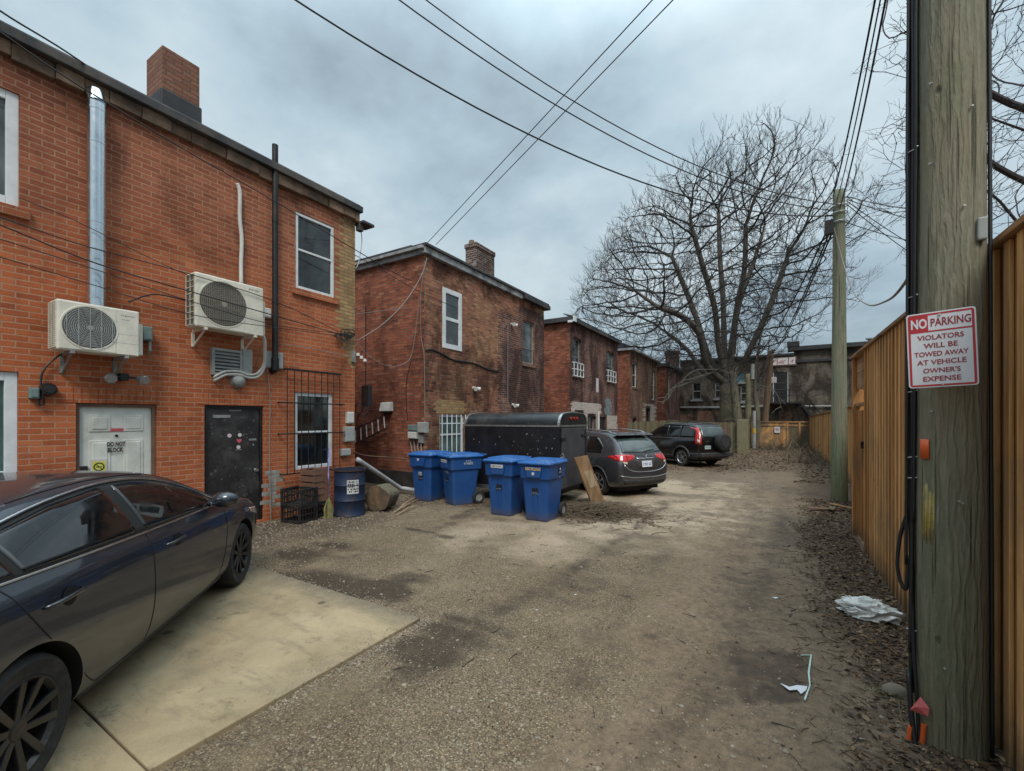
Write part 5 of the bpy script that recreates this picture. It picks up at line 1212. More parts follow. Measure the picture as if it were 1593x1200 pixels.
        if k == 'dent':
            for i in range(4): MB().cyl((-.06+.04*i, -.343, .50), (-.06+.04*i, -.3465, .495), .008, n=6).build('scuff', 'binlabel', t)
    return t
cart(669, 10.15, R(34), 'leftmost blue wheeled bin, half hidden, with a pale letter code low on its front', [('disc', -.02, .95), ('code',)])
cart(717, 9.72, R(58), 'blue wheeled bin turned side on with its wheel showing, second from the left', [('label',), ('front',), ('side',)])
cart(790, 8.62, R(30), 'blue wheeled bin with a white label strip, third from the left', [('label',)])
cart(845, 8.18, R(27), 'nearest blue wheeled bin with yellow lettering and a round white sticker', [('yellow',), ('disc', .0, .87), ('sticker',), ('dent',)])

# ------------------------------------------------------------------ black cargo trailer
TX0, TX1, TY0, TY1 = -6.32, -3.86, 8.36, 9.92
t = thing('cargo_trailer', 'black enclosed cargo trailer with a rounded roof behind the blue bins', 'trailer', ((TX0+TX1)/2, (TY0+TY1)/2, 0))
wy = TY1-TY0; zb_, zs = .34, 1.70
def roofz(v):  # v 0..1 across
    r = .24; y = v*wy; y = min(y, wy-y); c_ = .06*sin(pi*v)
    return zs+c_+(math.sqrt(max(0, r*r-(r-y)**2)) if y < r else r)
ys_ = [0, .01, .04, .08, .13, .19, .24, .4, .6, wy/2]; ys_ = ys_+[wy-y for y in reversed(ys_[:-1])]
prof = [(y, roofz(y/wy)) for y in ys_]
MB().box((TX0, TY0, zb_), (TX1, TY1, zs)).build('body', 'trailer', t, bevel=.006)
vs = [(x, TY0+y, z) for x in (TX0+.02, TX1-.02) for (y, z) in prof]; m_n = len(prof)
rf = MB().add(vs, [(i, i+1, m_n+i+1, m_n+i) for i in range(m_n-1)]); rf.build('roof', 'trailer_roof', t, smooth=True, fix=True)
for x in (TX0+.0, TX1-.03):
    MB().prism([(x, TY0+y, z) for y, z in prof], (.03, 0, 0)).build('roof_cap', 'trailer', t)
    vs = []; fs = []
    for (y, z) in prof:
        c_ = Vector((0, y-wy/2, z-zs)); n_ = c_.normalized()
        for dd_, dx in ((.014, -.012), (.014, .042), (-.02, .042), (-.02, -.012)): vs.append((x+dx, TY0+y+n_.y*dd_, z+n_.z*dd_))
    fs = [(i*4+k, i*4+(k+1) % 4, i*4+4+(k+1) % 4, i*4+4+k) for i in range(m_n-1) for k in range(4)]
    MB().add(vs, fs).build('roof_edge_trim', 'alu', t)
MB().box((TX0, TY0-.012, zs-.02), (TX1+.012, TY0+.02, zs+.016)).box((TX1-.002, TY0, zs-.02), (TX1+.014, TY1, zs+.016)).build('side_trim', 'alu', t)
for x in (TX0, TX1-.03): MB().box((x, TY0-.008, zb_), (x+.03, TY0+.02, zs-.02)).build('corner_trim', 'trailer_roof', t)
MB().box((TX0-.02, TY0-.01, zb_-.08), (TX1+.01, TY0+.04, zb_)).build('bottom_rail', 'alu', t)
MB().box((TX1, TY0+.09, zb_+.03), (TX1+.03, TY1-.09, zs-.05)).build('rear_door', 'trailer_door', t, bevel=.008)
h = MB(); 
for z in (.7, 1.4): h.box((TX1+.02, TY0+.05, z), (TX1+.045, TY0+.24, z+.05))
h.box((TX1+.03, TY1-.20, .5), (TX1+.05, TY1-.17, 1.6)); h.box((TX1+.03, TY1-.42, 1.45), (TX1+.055, TY1-.15, 1.50)); h.build('door_hardware', 'blackmetal', t)
h = MB()
for k in range(3): h.cyl((TX1+.012, TY0+.58+k*.17, zs+.16), (TX1+.03, TY0+.58+k*.17, zs+.16), .035, n=12)
h.build('marker_light', 'redlamp', t)
p = MB(); rr = random.Random(17)
for k in range(46):
    x = rr.gauss(-4.55, .42) if rr.random() < .75 else rr.uniform(TX0+.1, TX1-.1); z = rr.gauss(1.25, .2) if rr.random() < .8 else rr.uniform(.5, 1.5); s = rr.uniform(.006, .018)
    if TX0+.04 < x < TX1-.05 and z < 1.65: p.cyl((x, TY0-.0015, z), (x, TY0+.002, z), s, n=rr.randint(4, 6))
p.build('paint_chips', simple('paint_chips', (.20, .21, .23), .7), t)
for s_ in (0, 1):
    y = TY0+.02 if s_ == 0 else TY1-.02; ax = Matrix.Translation((-5.1, y-.1 if s_ == 0 else y+.1, .31)) @ Matrix.Rotation(pi/2, 4, 'X')
    w = MB().lathe([(.19, -.08), (.29, -.09), (.31, -.06), (.31, .06), (.29, .09), (.19, .08)], 28, ax, True).build('wheel', 'rubber', t); MB().lathe([(0, -.05), (.19, -.07), (.19, .07), (.05, .05), (0, .05)], 20, ax).build('rim', 'oldframe', w)
MB().box((TX0-1.0, TY0+wy/2-.05, .36), (TX0, TY0+wy/2+.05, .44)).build('tongue', 'blackmetal', t); MB().box((TX0+.1, TY0+.2, .22), (TX1-.1, TY1-.2, .335)).build('chassis', 'blackmetal', t)
MB().box((TX0-.94, TY0+wy/2-.03, 0), (TX0-.88, TY0+wy/2+.03, .37)).build('jockey_stand', 'blackmetal', t)
# cable tie bow hanging at the near corner
q = MB(); c_ = Vector((TX1+.03, TY0+.0, 1.05)); q.tube(smoothpts([c_+Vector((0, 0, .03)), c_+Vector((.05, -.02, .08)), c_+Vector((.08, 0, .0)), c_, c_+Vector((-.02, -.03, -.08)), c_+Vector((.03, -.03, -.05)), c_+Vector((.04, 0, -.10))]), .006, 5)
q.build('lock_chain', 'wirewhite', t)
# leaning board
a, b_ = base(921, 787), base(939, 780); a = rest(a, .02); b_ = rest(b_, .02)
tl = atd(892, 712, 9.15); tr_ = atd(912, 709, 9.45); up = ((tl+tr_)/2-(a+b_)/2); 
tl = a+up; tr_ = b_+up; nn_ = (b_-a).cross(up).normalized()*.03
t = thing('plywood_board', 'brown plywood board leaning at the corner of the trailer', 'board', tuple((a+b_)/2))
MB().prism([a, b_, tr_, tl], nn_).build('board_panel', 'board', t, bevel=.004)
if nn_.dot(Vector((0, 0, H))-a) > 0: off = nn_*1.001
else: off = -nn_*.001
def bp(u, v): return a+(b_-a)*u+up*v+off
MB().prism([bp(.25, .36), bp(.85, .36), bp(.85, .70), bp(.25, .70)], nn_*(.3 if off.dot(nn_) > 0 else -.3)).build('patch', 'board_patch', t)
# ------------------------------------------------------------------ cars
def resamp(pl, n):
    pl = [Vector((p[0], p[1], 0)) for p in pl]; L_ = [0]
    for a, b in zip(pl, pl[1:]): L_.append(L_[-1]+(b-a).length)
    out = []
    for i in range(n):
        s = L_[-1]*i/(n-1); k = 0
        while k < len(L_)-2 and L_[k+1] < s: k += 1
        tt = 0 if L_[k+1] == L_[k] else (s-L_[k])/(L_[k+1]-L_[k]); q = pl[k].lerp(pl[k+1], tt); out.append((q.x, q.y))
    return out
class Car:
    def __init__(s, root, st, wheels, r, hw, paint_, zc=None, arch_r=.05):
        s.root = root; vs = []; nn = None
        for (x, zb, w, zs, zr, wr) in st:
            rr_ = min(.075, max(.012, (zr-zs)*.45)); zmid = zb+.24 if zs-zb > .45 else (zb+zs)/2
            h = [(0, zb), (w*.80, zb), (w*.95, zb+.04), (w*.992, zmid), (w, (zmid+zs)/2), (w*.985, zs-.05), (w*.945, zs+.005), ((w*.945+wr)/2+.012, (zs+zr-rr_)/2+.01), (wr, zr-rr_), (wr*.86, zr-rr_*.3), (wr*.45, zr-.003), (0, zr)]
            ring = [(x, y, z) for y, z in h]+[(x, -y, z) for y, z in h[-2:0:-1]]
            nn = len(ring); vs += ring
        fs = [(j*nn+i, j*nn+(i+1) % nn, (j+1)*nn+(i+1) % nn, (j+1)*nn+i) for j in range(len(st)-1) for i in range(nn)]
        fs += [tuple(range(nn-1, -1, -1)), tuple(range(len(vs)-nn, len(vs)))]
        me = bpy.data.meshes.new('t'); me.from_pydata(vs, [], fs); o = bpy.data.objects.new('t', me); COL.objects.link(o)
        me.materials.append(M[paint_]); md = o.modifiers.new('s', 'SUBSURF'); md.levels = 3; md.render_levels = 3
        cut = []
        for wx in wheels:
            for sd in (-1, 1):
                mb = MB().cyl((wx, sd*(hw-.27), r), (wx, sd*(hw+.4), r), r+arch_r, n=56); c = mb.build('cut', 'seam'); cut.append(c)
                bo = o.modifiers.new('b', 'BOOLEAN'); bo.operation = 'DIFFERENCE'; bo.object = c; bo.solver = 'EXACT'; bo.material_mode = 'TRANSFER'
        dg = bpy.context.evaluated_depsgraph_get(); body = bpy.data.meshes.new_from_object(o.evaluated_get(dg), preserve_all_data_layers=False, depsgraph=dg)
        bpy.data.objects.remove(o)
        for c in cut: bpy.data.objects.remove(c)
        body.name = 'body'; bo = bpy.data.objects.new('body', body); COL.objects.link(bo); bo.parent = root
        for p in body.polygons: p.use_smooth = True
        e = bo.modifiers.new('e', 'EDGE_SPLIT'); e.split_angle = R(38)
        s.body = bo; s.bvh = BVHTree.FromPolygons([v.co.copy() for v in body.vertices], [tuple(p.vertices) for p in body.polygons])
        s.r = r; s.hw = hw; s.wheels = wheels
    def hit(s, view, a, b):
        if view in ('L', 'R'): k = 1 if view == 'L' else -1; h = s.bvh.ray_cast(Vector((a, 3*k, b)), Vector((0, -k, 0)))
        elif view == 'B': h = s.bvh.ray_cast(Vector((-6, a, b)), Vector((1, 0, 0)))
        elif view == 'F': h = s.bvh.ray_cast(Vector((8, a, b)), Vector((-1, 0, 0)))
        else: h = s.bvh.ray_cast(Vector((a, b, 4)), Vector((0, 0, -1)))
        return (h[0], h[1]) if h[0] is not None else None
    def patch(s, name, m, view, top, bot, off=.004, n=20, k=8, parent=None, thick=.008):
        T, B_ = resamp(top, n), resamp(bot, n); mb = MB(); idx = {}
        for i in range(n):
            for j in range(k+1):
                a = T[i][0]+(B_[i][0]-T[i][0])*j/k; b = T[i][1]+(B_[i][1]-T[i][1])*j/k; h = s.hit(view, a, b)
                if h: idx[(i, j)] = len(mb.v); mb.v.append(h[0]+h[1]*off)
        for i in range(n-1):
            for j in range(k):
                q = [idx.get(z) for z in ((i, j), (i+1, j), (i+1, j+1), (i, j+1))]
                if None not in q: mb.f.append(tuple(q))
        if not mb.f: return None
        o = mb.build(name, m, parent or s.root, smooth=True)
        # make the normals face outward before thickening
        me = o.data; bm = bmesh.new(); bm.from_mesh(me); c = sum((f.normal.dot(s._out(view)) for f in bm.faces))
        if c < 0: bmesh.ops.reverse_faces(bm, faces=bm.faces)
        bm.to_mesh(me); bm.free()
        md = o.modifiers.new('t', 'SOLIDIFY'); md.thickness = thick; md.offset = -1
        return o
    def _out(s, v): return {'L': Vector((0, 1, 0)), 'R': Vector((0, -1, 0)), 'B': Vector((-1, 0, 0)), 'F': Vector((1, 0, 0)), 'T': Vector((0, 0, 1))}[v]
    def line(s, mb, view, pts, r=.005, off=.0, sm=True, n=4):
        q = resamp([(p.x, p.y) for p in smoothpts([(a, b, 0) for a, b in pts])] if sm else pts, 26); run = []
        for a, b in q:
            h = s.hit(view, a, b)
            if h: run.append(h[0]+h[1]*off)
        if len(run) > 2: mb.tube(run, r, n)
        return mb
    def wheel(s, wx, sd, spokes, rim_m, tyre_w=.22, rim_r=None, five=False, chunky=1.0):
        r = s.r; rr_ = rim_r or r*.70; y = sd*(s.hw-.025-tyre_w/2); T_ = Matrix.Translation((wx, y, r)) @ Matrix.Rotation(-sd*pi/2, 4, 'X'); h = tyre_w/2
        w = MB().lathe([(rr_, -h+.02), (r*.90, -h), (r*.975, -h+.02), (r, -h*.6), (r, h*.6), (r*.975, h-.02), (r*.90, h), (rr_, h-.015)], 48, T_, True).build('wheel', 'rubber', s.root, smooth=True)
        w.modifiers.new('e', 'EDGE_SPLIT').split_angle = R(50)
        rm = MB().lathe([(rr_+.002, h-.014), (rr_-.012, h-.006), (rr_-.03, h-.03), (rr_-.045, -h+.03), (rr_+.002, -h+.02)], 40, T_)
        rm.lathe([(0, h-.075), (.05, h-.07), (.055, h-.03), (.045, h-.022), (0, h-.02)], 20, T_)
        for i in range(spokes):
            a = 2*pi*i/spokes; Q = T_ @ Matrix.Rotation(a, 4, 'Z')
            if five:
                for dd in (-1, 1): rm.prism([(.03, dd*.014-.010*chunky, h-.05), (.03, dd*.014+.010*chunky, h-.05), (rr_-.02, dd*.045*chunky**.5+.012*chunky, h-.028), (rr_-.02, dd*.045*chunky**.5-.012*chunky, h-.028)], (0, 0, .022), Q)
            else: rm.prism([(.03, -.020, h-.050), (.03, .020, h-.050), (rr_-.02, .030, h-.030), (rr_-.02, -.018, h-.030)], (0, 0, .024), Q)
        rm.build('rim', rim_m, w, bevel=.004)
        MB().lathe([(0, -.05), (rr_-.05, -.05), (rr_-.05, -.03), (0, -.03)], 24, T_).build('brake_disc', 'seam', w)
        return w

M['dark_rim'] = simple('dark_alloy', (.022, .022, .024), .35, .4, .2, 12, .05, (.08, .07, .06), .5)
# --- dark sedan, nearest
def place(name, label, P0, h):
    rz = math.atan2(h[1], h[0]); return thing(name, label, 'car', tuple(P0), rz, group=None, world=False)
hd = Vector((-1.93, 1.98, 0)).normalized(); lf = Vector((-hd.y, hd.x, 0)); P0 = Vector((-3.08, .60, .028))+lf*.895
sd = place('parked_car', 'dark navy sedan with dark spoked wheels parked on the concrete pad', P0, hd)
st = [(-1.10, .45, .50, .80, .88, .40), (-1.06, .34, .74, .88, .99, .56), (-.90, .27, .84, .95, 1.09, .66), (-.55, .22, .895, .985, 1.155, .69), (-.15, .20, .915, .995, 1.27, .66), (.35, .185, .92, .985, 1.395, .615), (.85, .18, .92, .975, 1.448, .60), (1.30, .18, .92, .962, 1.450, .605), (1.70, .18, .92, .950, 1.405, .63), (2.10, .18, .92, .94, 1.285, .67), (2.50, .19, .92, .925, 1.10, .74), (2.75, .20, .918, .91, 1.01, .79), (3.15, .22, .905, .86, .96, .78), (3.45, .25, .87, .78, .88, .72), (3.66, .30, .76, .66, .77, .60), (3.74, .40, .60, .58, .64, .48)]
cr = Car(sd, st, (0, 2.83), .335, .92, 'paint_navy', arch_r=.045)
for v in ('R', 'L'):
    b0 = [(-.50, 1.055), (-.1, 1.045), (.4, 1.03), (.9, 1.015), (1.5, 1.0), (2.0, .99), (2.38, .985)]
    t0 = [(-.50, 1.065), (-.32, 1.135), (-.1, 1.205), (.2, 1.275), (.55, 1.335), (.95, 1.37), (1.3, 1.365), (1.6, 1.325), (1.9, 1.24), (2.15, 1.13), (2.38, 1.0)]
    def cutl(pl, a, b):
        out = []; xs = [a+(b-a)*i/16 for i in range(17)]
        for x in xs:
            for p, q in zip(pl, pl[1:]):
                if p[0] <= x <= q[0]+1e-9: out.append((x, p[1]+(q[1]-p[1])*(x-p[0])/(q[0]-p[0]))); break
        return out
    cr.patch('window_surround', 'seam', v, cutl(t0, -.49, 2.37), cutl(b0, -.49, 2.37), .002, 60, 8)
    for a, b in ((-.44, .05), (.10, 1.0), (1.11, 2.22)):
        tt_ = [(x+(0 if a < .5 else 0), z-.022) for x, z in cutl(t0, a, b)]; bb_ = [(x, z+.018) for x, z in cutl(b0, a, b)]
        cr.patch('side_window', 'carglass', v, tt_, bb_, .006, 30, 8)
    m = MB(); cr.line(m, v, t0, .011, .006, n=6); m.build('chrome_trim', 'chrome', sd, smooth=True)
    m = MB(); cr.line(m, v, b0, .008, .006, n=6); m.build('chrome_trim', 'chrome', sd, smooth=True)
    m = MB()
    cr.line(m, v, [(-.06, 1.03), (.0, .90), (.12, .72), (.30, .50), (.43, .34), (.53, .268)], .0045, -.001)
    cr.line(m, v, [(1.07, 1.0), (1.07, .8), (1.07, .5), (1.02, .27)], .0045, -.001); cr.line(m, v, [(.53, .268), (.8, .255), (1.4, .255), (2.0, .255), (2.2, .27)], .0045, -.001)
    cr.line(m, v, [(2.34, .98), (2.36, .8), (2.34, .6), (2.28, .4), (2.2, .27)], .0045, -.001); cr.line(m, v, [(2.62, .93), (3.0, .86), (3.4, .76)], .004, -.001)
    m.build('door_seams', 'seam', sd)
    k = 1 if v == 'L' else -1
    for x in (.12, 1.26):
        h_ = cr.hit(v, x+.1, .875); y = h_[0].y; mm = MB().tube([(x-.02, y+k*.002, .872), (x+.02, y+k*.028, .876), (x+.11, y+k*.032, .880), (x+.21, y+k*.028, .882), (x+.24, y+k*.002, .882)], [.008, .011, .012, .011, .008], 8); mm.build('door_handle', 'steel' if 0 else 'paint_navy', sd, smooth=True)
        MB().lathe([(0, .0), (.05, .0), (.052, .003), (0, .004)], 20, Matrix.Translation((x+.15, y+k*.003, .872)) @ Matrix.Rotation(-k*pi/2, 4, 'X')).build('handle_recess', 'seam', sd)
    h_ = cr.hit(v, 2.2, 1.0); y = h_[0].y
    mm = MB().lathe([(0, .0), (.05, .0), (.085, .04), (.09, .12), (.06, .19), (0, .21)], 18, Matrix.Translation((2.17, y+k*.04, 1.045)) @ Matrix.Diagonal((.85, 1, .85, 1)) @ Matrix.Rotation(-k*pi/2, 4, 'X')); mm.box((2.14, min(y-k*.02, y+k*.1), 1.0), (2.24, max(y-k*.02, y+k*.1), 1.03)); mm.build('mirror', 'paint_navy', sd, smooth=True)
    # sill crease
    m = MB(); cr.line(m, v, [(.42, .235), (1.4, .225), (2.36, .24)], .016, -.006, n=6); m.build('sill_moulding', 'carplastic', sd, smooth=True)
    for x in (0, 2.83): cr.wheel(x, k, 5, 'dark_rim', five=True, chunky=1.7)
    cr.patch('headlight', 'clearlamp', v, [(3.05, .80), (3.5, .74), (3.62, .70)], [(3.1, .74), (3.5, .64), (3.62, .62)], .003, 12, 4)
cr.patch('windscreen', 'carglass', 'T', [(1.66, -.53), (2.55, -.66)], [(1.66, .53), (2.55, .66)], .004, 16, 16)
cr.patch('rear_window', 'carglass', 'T', [(.34, -.50), (-.48, -.58)], [(.34, .50), (-.48, .58)], .004, 16, 16)
m = MB(); cr.line(m, 'T', [(.4, -.53), (1.0, -.545), (1.6, -.555)], .006, 0, n=4); cr.line(m, 'T', [(.4, .53), (1.0, .545), (1.6, .555)], .006, 0, n=4); m.build('roof_seam', 'seam', sd)
MB().box((.1, -.72, .13), (2.7, .72, .24)).build('underbody', 'seam', sd)

# --- dark grey small suv, rear towards us
RL, RRp = Vector((-3.70, 10.24, 0)), Vector((-2.88, 11.57, 0)); ax = (RRp-RL).normalized(); hd = Vector((-ax.y, ax.x, 0)); c_ = (RL+RRp)/2
su = place('parked_car', 'dark grey hatchback suv with wide red tail lamps beside the trailer', Vector((c_.x, c_.y, .0)), hd)
st = [(-.86, .46, .62, .74, .80, .52), (-.83, .36, .76, .82, .98, .60), (-.74, .28, .84, .92, 1.12, .66), (-.60, .24, .865, .97, 1.28, .665), (-.44, .22, .88, .99, 1.44, .645), (-.25, .21, .885, 1.0, 1.545, .62), (.2, .20, .888, 1.0, 1.595, .61), (.8, .20, .888, .985, 1.605, .61), (1.3, .20, .888, .975, 1.57, .62), (1.7, .20, .885, .96, 1.43, .65), (2.1, .21, .885, .95, 1.20, .70), (2.4, .22, .88, .93, 1.08, .76), (2.85, .24, .865, .88, 1.02, .75), (3.2, .28, .80, .80, .93, .66), (3.38, .36, .66, .66, .78, .52)]
cr = Car(su, st, (0, 2.61), .33, .888, 'paint_grey', arch_r=.06)
for v in ('R', 'L'):
    k = 1 if v == 'L' else -1
    for a, b, tp in ((-.10, .55, None), (.62, 1.35, None), (1.40, 2.05, None)):
        zt = lambda x: 1.12+.33*min(1, max(0, (x+.25)/.45)) if x < .3 else (1.45 if x < 1.35 else 1.45-(x-1.35)*.55)
        T = [(a+(b-a)*i/8, zt(a+(b-a)*i/8)) for i in range(9)]; B_ = [(a+(b-a)*i/8, 1.06-.01*i/8) for i in range(9)]; cr.patch('side_window', 'carglass', v, T, B_, .003, 16, 6, thick=.004)
    m = MB(); cr.line(m, v, [(.58, 1.5), (.58, 1.0), (.5, .6), (.42, .34)], .005, -.001); cr.line(m, v, [(1.38, 1.5), (1.38, 1.0), (1.36, .6), (1.3, .34)], .005, -.001); m.build('door_seams', 'seam', su)
    for x in (0, 2.61): cr.wheel(x, k, 7, 'alu', .215)
    m = MB(); m.tube([cr.hit(v, 0+.4*cos(a), .33+.4*sin(a))[0] if cr.hit(v, .4*cos(a), .33+.4*sin(a)) else Vector((.4*cos(a), k*.88, .33+.4*sin(a))) for a in [R(x) for x in range(5, 176, 10)]], .022, 6); m.build('arch_moulding', 'carplastic', su)
    m = MB().tube([(-.25, k*.56, 1.55), (-.1, k*.56, 1.60), (.6, k*.56, 1.635), (1.2, k*.56, 1.61), (1.35, k*.56, 1.575)], .016, 6); m.build('roof_rail', 'alu', su, smooth=True)
# hatch
cr.patch('rear_window', 'carglass_pale', 'B', [(.555, 1.42), (0, 1.455), (-.555, 1.42)], [(.655, 1.10), (0, 1.075), (-.655, 1.10)], .006, 26, 8)
m = MB().prism([(-.50, -.60, 1.50), (-.50, .60, 1.50), (-.22, .62, 1.555), (-.22, -.62, 1.555)], (0, 0, .022)); m.build('roof_spoiler', 'paint_grey', su, bevel=.01)
for k in (1, -1):
    cr.patch('tail_light', 'redlamp', 'B', [(k*.36, 1.04), (k*.60, 1.055), (k*.80, 1.04)], [(k*.36, .98), (k*.60, .885), (k*.80, .91)], .012, 14, 6)
    cr.patch('tail_light', 'redlamp', 'L' if k > 0 else 'R', [(-.74, 1.03), (-.50, 1.02), (-.38, 1.0)], [(-.72, .90), (-.56, .955), (-.38, .985)], .010, 12, 4)
    cr.patch('reversing_light', 'clearlamp', 'B', [(k*.56, .925), (k*.74, .91)], [(k*.62, .83), (k*.70, .84)], .010, 6, 4)
    cr.patch('tail_light_divider', 'seam', 'B', [(k*.585, 1.045), (k*.60, 1.045)], [(k*.585, .86), (k*.60, .86)], .015, 3, 8)
m = MB(); cr.line(m, 'B', [(-.70, .82), (-.55, .70), (-.3, .645), (0, .635), (.3, .645), (.55, .70), (.70, .82)], .009, .006, n=6); m.build('hatch_trim', 'chrome', su, smooth=True)
m = MB(); cr.line(m, 'B', [(-.80, .56), (-.4, .505), (0, .50), (.4, .505), (.80, .56)], .012, .004, n=6); m.build('bumper_trim', 'alu', su, smooth=True)
cr.patch('lower_bumper', 'carplastic', 'B', [(-.74, .46), (0, .43), (.74, .46)], [(-.66, .34), (0, .33), (.66, .34)], .008, 20, 4)
cr.patch('plate_recess', 'carplastic', 'B', [(-.33, .93), (.33, .93)], [(-.27, .72), (.27, .72)], .004, 10, 4)
hp = cr.hit('B', 0, .82)[0]; hq = cr.hit('B', 0, .90)[0]; tl_ = math.atan2(hq.x-hp.x, .08)
PM = Matrix.Translation((hp.x-.02, 0, .825)) @ Matrix.Rotation(tl_, 4, 'Y')
MB().box((-.006, -.165, -.075), (.004, .165, .075)).xf(PM).build('licence_plate', 'plate', su, bevel=.003)
text('CYHC 162', .26, .065, off=.02).xf(PM @ frameM((-.0075, 0, -.005), (0, -1, 0), (-1, 0, 0))).build('plate_lettering', 'platetext', su, fix=False)
cr.patch('plate_light_bar', 'chrome', 'B', [(-.30, .965), (.30, .965)], [(-.30, .95), (.30, .95)], .012, 10, 2)
h_ = cr.hit('B', 0, 1.01)[0]; e = MB(); 
e.tube([(h_.x-.02, .035, 1.04), (h_.x-.028, .022, .985)], .006, 6).tube([(h_.x-.02, -.035, 1.04), (h_.x-.028, -.022, .985)], .006, 6).tube([(h_.x-.026, .026, 1.01), (h_.x-.026, -.026, 1.01)], .005, 6)
e.build('emblem', 'chrome', su)
m = MB(); cr.line(m, 'B', [(.0, 1.10), (-.15, 1.13), (-.38, 1.145)], .011, .016, sm=False, n=6); m.build('rear_wiper', 'seam', su)
m = MB(); cr.line(m, 'B', [(-.68, 1.06), (-.72, .9), (-.70, .6)], .004, -.001); cr.line(m, 'B', [(.68, 1.06), (.72, .9), (.70, .6)], .004, -.001); cr.line(m, 'B', [(-.7, .60), (0, .575), (.7, .60)], .004, -.001); m.build('hatch_seams', 'seam', su)
MB().box((-.6, -.66, .17), (2.9, .66, .30)).build('underbody', 'seam', su)

su.scale = (.96, .93, .965)
# --- black suv with the spare wheel
RL, RRp = Vector((-3.14, 18.3, 0)), Vector((-2.22, 19.66, 0)); ax = (RRp-RL).normalized(); hd = Vector((-ax.y, ax.x, 0)); c_ = (RL+RRp)/2
sv = place('parked_car', 'black boxy suv with a spare wheel on its rear door by the grey fence', Vector((c_.x, c_.y, .0)), hd)
st = [(-.86, .40, .78, .86, .92, .68), (-.84, .33, .84, 1.0, 1.16, .70), (-.78, .28, .87, 1.03, 1.34, .68), (-.66, .26, .885, 1.05, 1.54, .66), (-.52, .25, .89, 1.05, 1.665, .645), (-.2, .24, .89, 1.05, 1.70, .645), (.4, .24, .89, 1.04, 1.71, .645), (1.0, .24, .89, 1.03, 1.70, .645), (1.35, .24, .89, 1.02, 1.64, .65), (1.75, .24, .89, 1.01, 1.42, .68), (2.1, .25, .89, 1.0, 1.18, .74), (2.35, .26, .885, .98, 1.10, .78), (2.9, .28, .87, .95, 1.06, .77), (3.3, .31, .82, .85, 1.0, .68), (3.5, .38, .70, .70, .84, .55)]
cr = Car(sv, st, (0, 2.62), .34, .89, 'paint_black', arch_r=.07)
for v in ('R', 'L'):
    k = 1 if v == 'L' else -1
    for a, b in ((-.52, .12), (.18, .72), (.80, 1.85)):
        zt = lambda x: (1.58 if x > -.3 else 1.50+(x+.52)*.3) if x < 1.3 else 1.58-(x-1.3)*.62
        T = [(a+(b-a)*i/8, zt(a+(b-a)*i/8)) for i in range(9)]; B_ = [(a+(b-a)*i/8, 1.13-.015*i/8) for i in range(9)]; cr.patch('side_window', 'carglass', v, T, B_, .003, 16, 6, thick=.004)
    cr.patch('cladding', 'carplastic', v, [(-.8, .55), (-.4, .55)], [(-.8, .34), (-.4, .34)], .012, 8, 4); cr.patch('cladding', 'carplastic', v, [(.42, .42), (2.2, .42)], [(.42, .28), (2.2, .28)], .012, 12, 4)
    m = MB(); cr.line(m, v, [(.15, 1.6), (.15, 1.0), (.3, .7), (.42, .43)], .006, -.001); cr.line(m, v, [(.76, 1.6), (.76, 1.0), (.76, .43)], .006, -.001); cr.line(m, v, [(1.95, 1.1), (1.95, .8), (1.9, .43)], .006, -.001); m.build('door_seams', 'seam', sv)
    m = MB(); cr.line(m, v, [(-.5, 1.105), (.5, 1.09), (1.85, 1.075)], .008, .006, n=6); m.build('waist_trim', 'alu', sv)
    m = MB(); m.tube([Vector((.43*cos(a), k*.893, .34+.43*sin(a))) for a in [R(x) for x in range(0, 181, 10)]], .035, 6); m.build('wheel_arch_cladding', 'carplastic', sv, smooth=True)
    for x in (0, 2.62): cr.wheel(x, k, 5, 'alu', .215, five=True)
    MB().tube([(-.4, k*.58, 1.70), (-.3, k*.58, 1.755), (.9, k*.58, 1.765), (1.1, k*.58, 1.70)], .018, 6).build('roof_rail', 'blackmetal', sv)
    # tall lamp up the pillar
    cr.patch('tail_light', 'redlamp', 'B', [(k*.635, 1.52), (k*.69, 1.50)], [(k*.73, .88), (k*.83, .88)], .012, 8, 20)
    cr.patch('tail_light', 'redlamp', v, [(-.64, 1.50), (-.56, 1.50)], [(-.80, .90), (-.70, .90)], .010, 8, 20)
    cr.patch('reversing_light', 'clearlamp', 'B', [(k*.775, 1.06), (k*.83, 1.05)], [(k*.79, .95), (k*.85, .95)], .02, 4, 4)
    h_ = cr.hit(v, 2.0, 1.1)[0]; MB().box((1.88, min(h_.y, h_.y+k*.2), 1.10), (2.0, max(h_.y, h_.y+k*.2), 1.24)).build('mirror', 'paint_black', sv, bevel=.03)
cr.patch('rear_window', 'carglass_pale', 'B', [(.56, 1.56), (0, 1.58), (-.56, 1.56)], [(.66, 1.15), (0, 1.13), (-.66, 1.15)], .006, 20, 8)
sp = MB().lathe([(0, .02), (.10, .03), (.24, .05), (.33, .045), (.345, .0), (.345, -.17), (.30, -.2), (0, -.2)], 36, Matrix.Translation((-1.07, -.24, .95)) @ Matrix.Rotation(-pi/2, 4, 'Y')); sp.build('spare_wheel', 'rubber', sv, smooth=True)
MB().lathe([(0, .055), (.2, .062), (.205, .03), (0, .03)], 30, Matrix.Translation((-1.07, -.24, .95)) @ Matrix.Rotation(-pi/2, 4, 'Y')).build('spare_wheel_cover', 'carplastic', sv)
MB().box((-1.0, -.85, .40), (-.80, .85, .56)).build('rear_bumper', 'carplastic', sv, bevel=.03)
hp = cr.hit('B', .38, .78)[0]; MB().box((hp.x-.02, .26, .70), (hp.x-.01, .57, .83)).build('licence_plate', 'plate_green', sv)
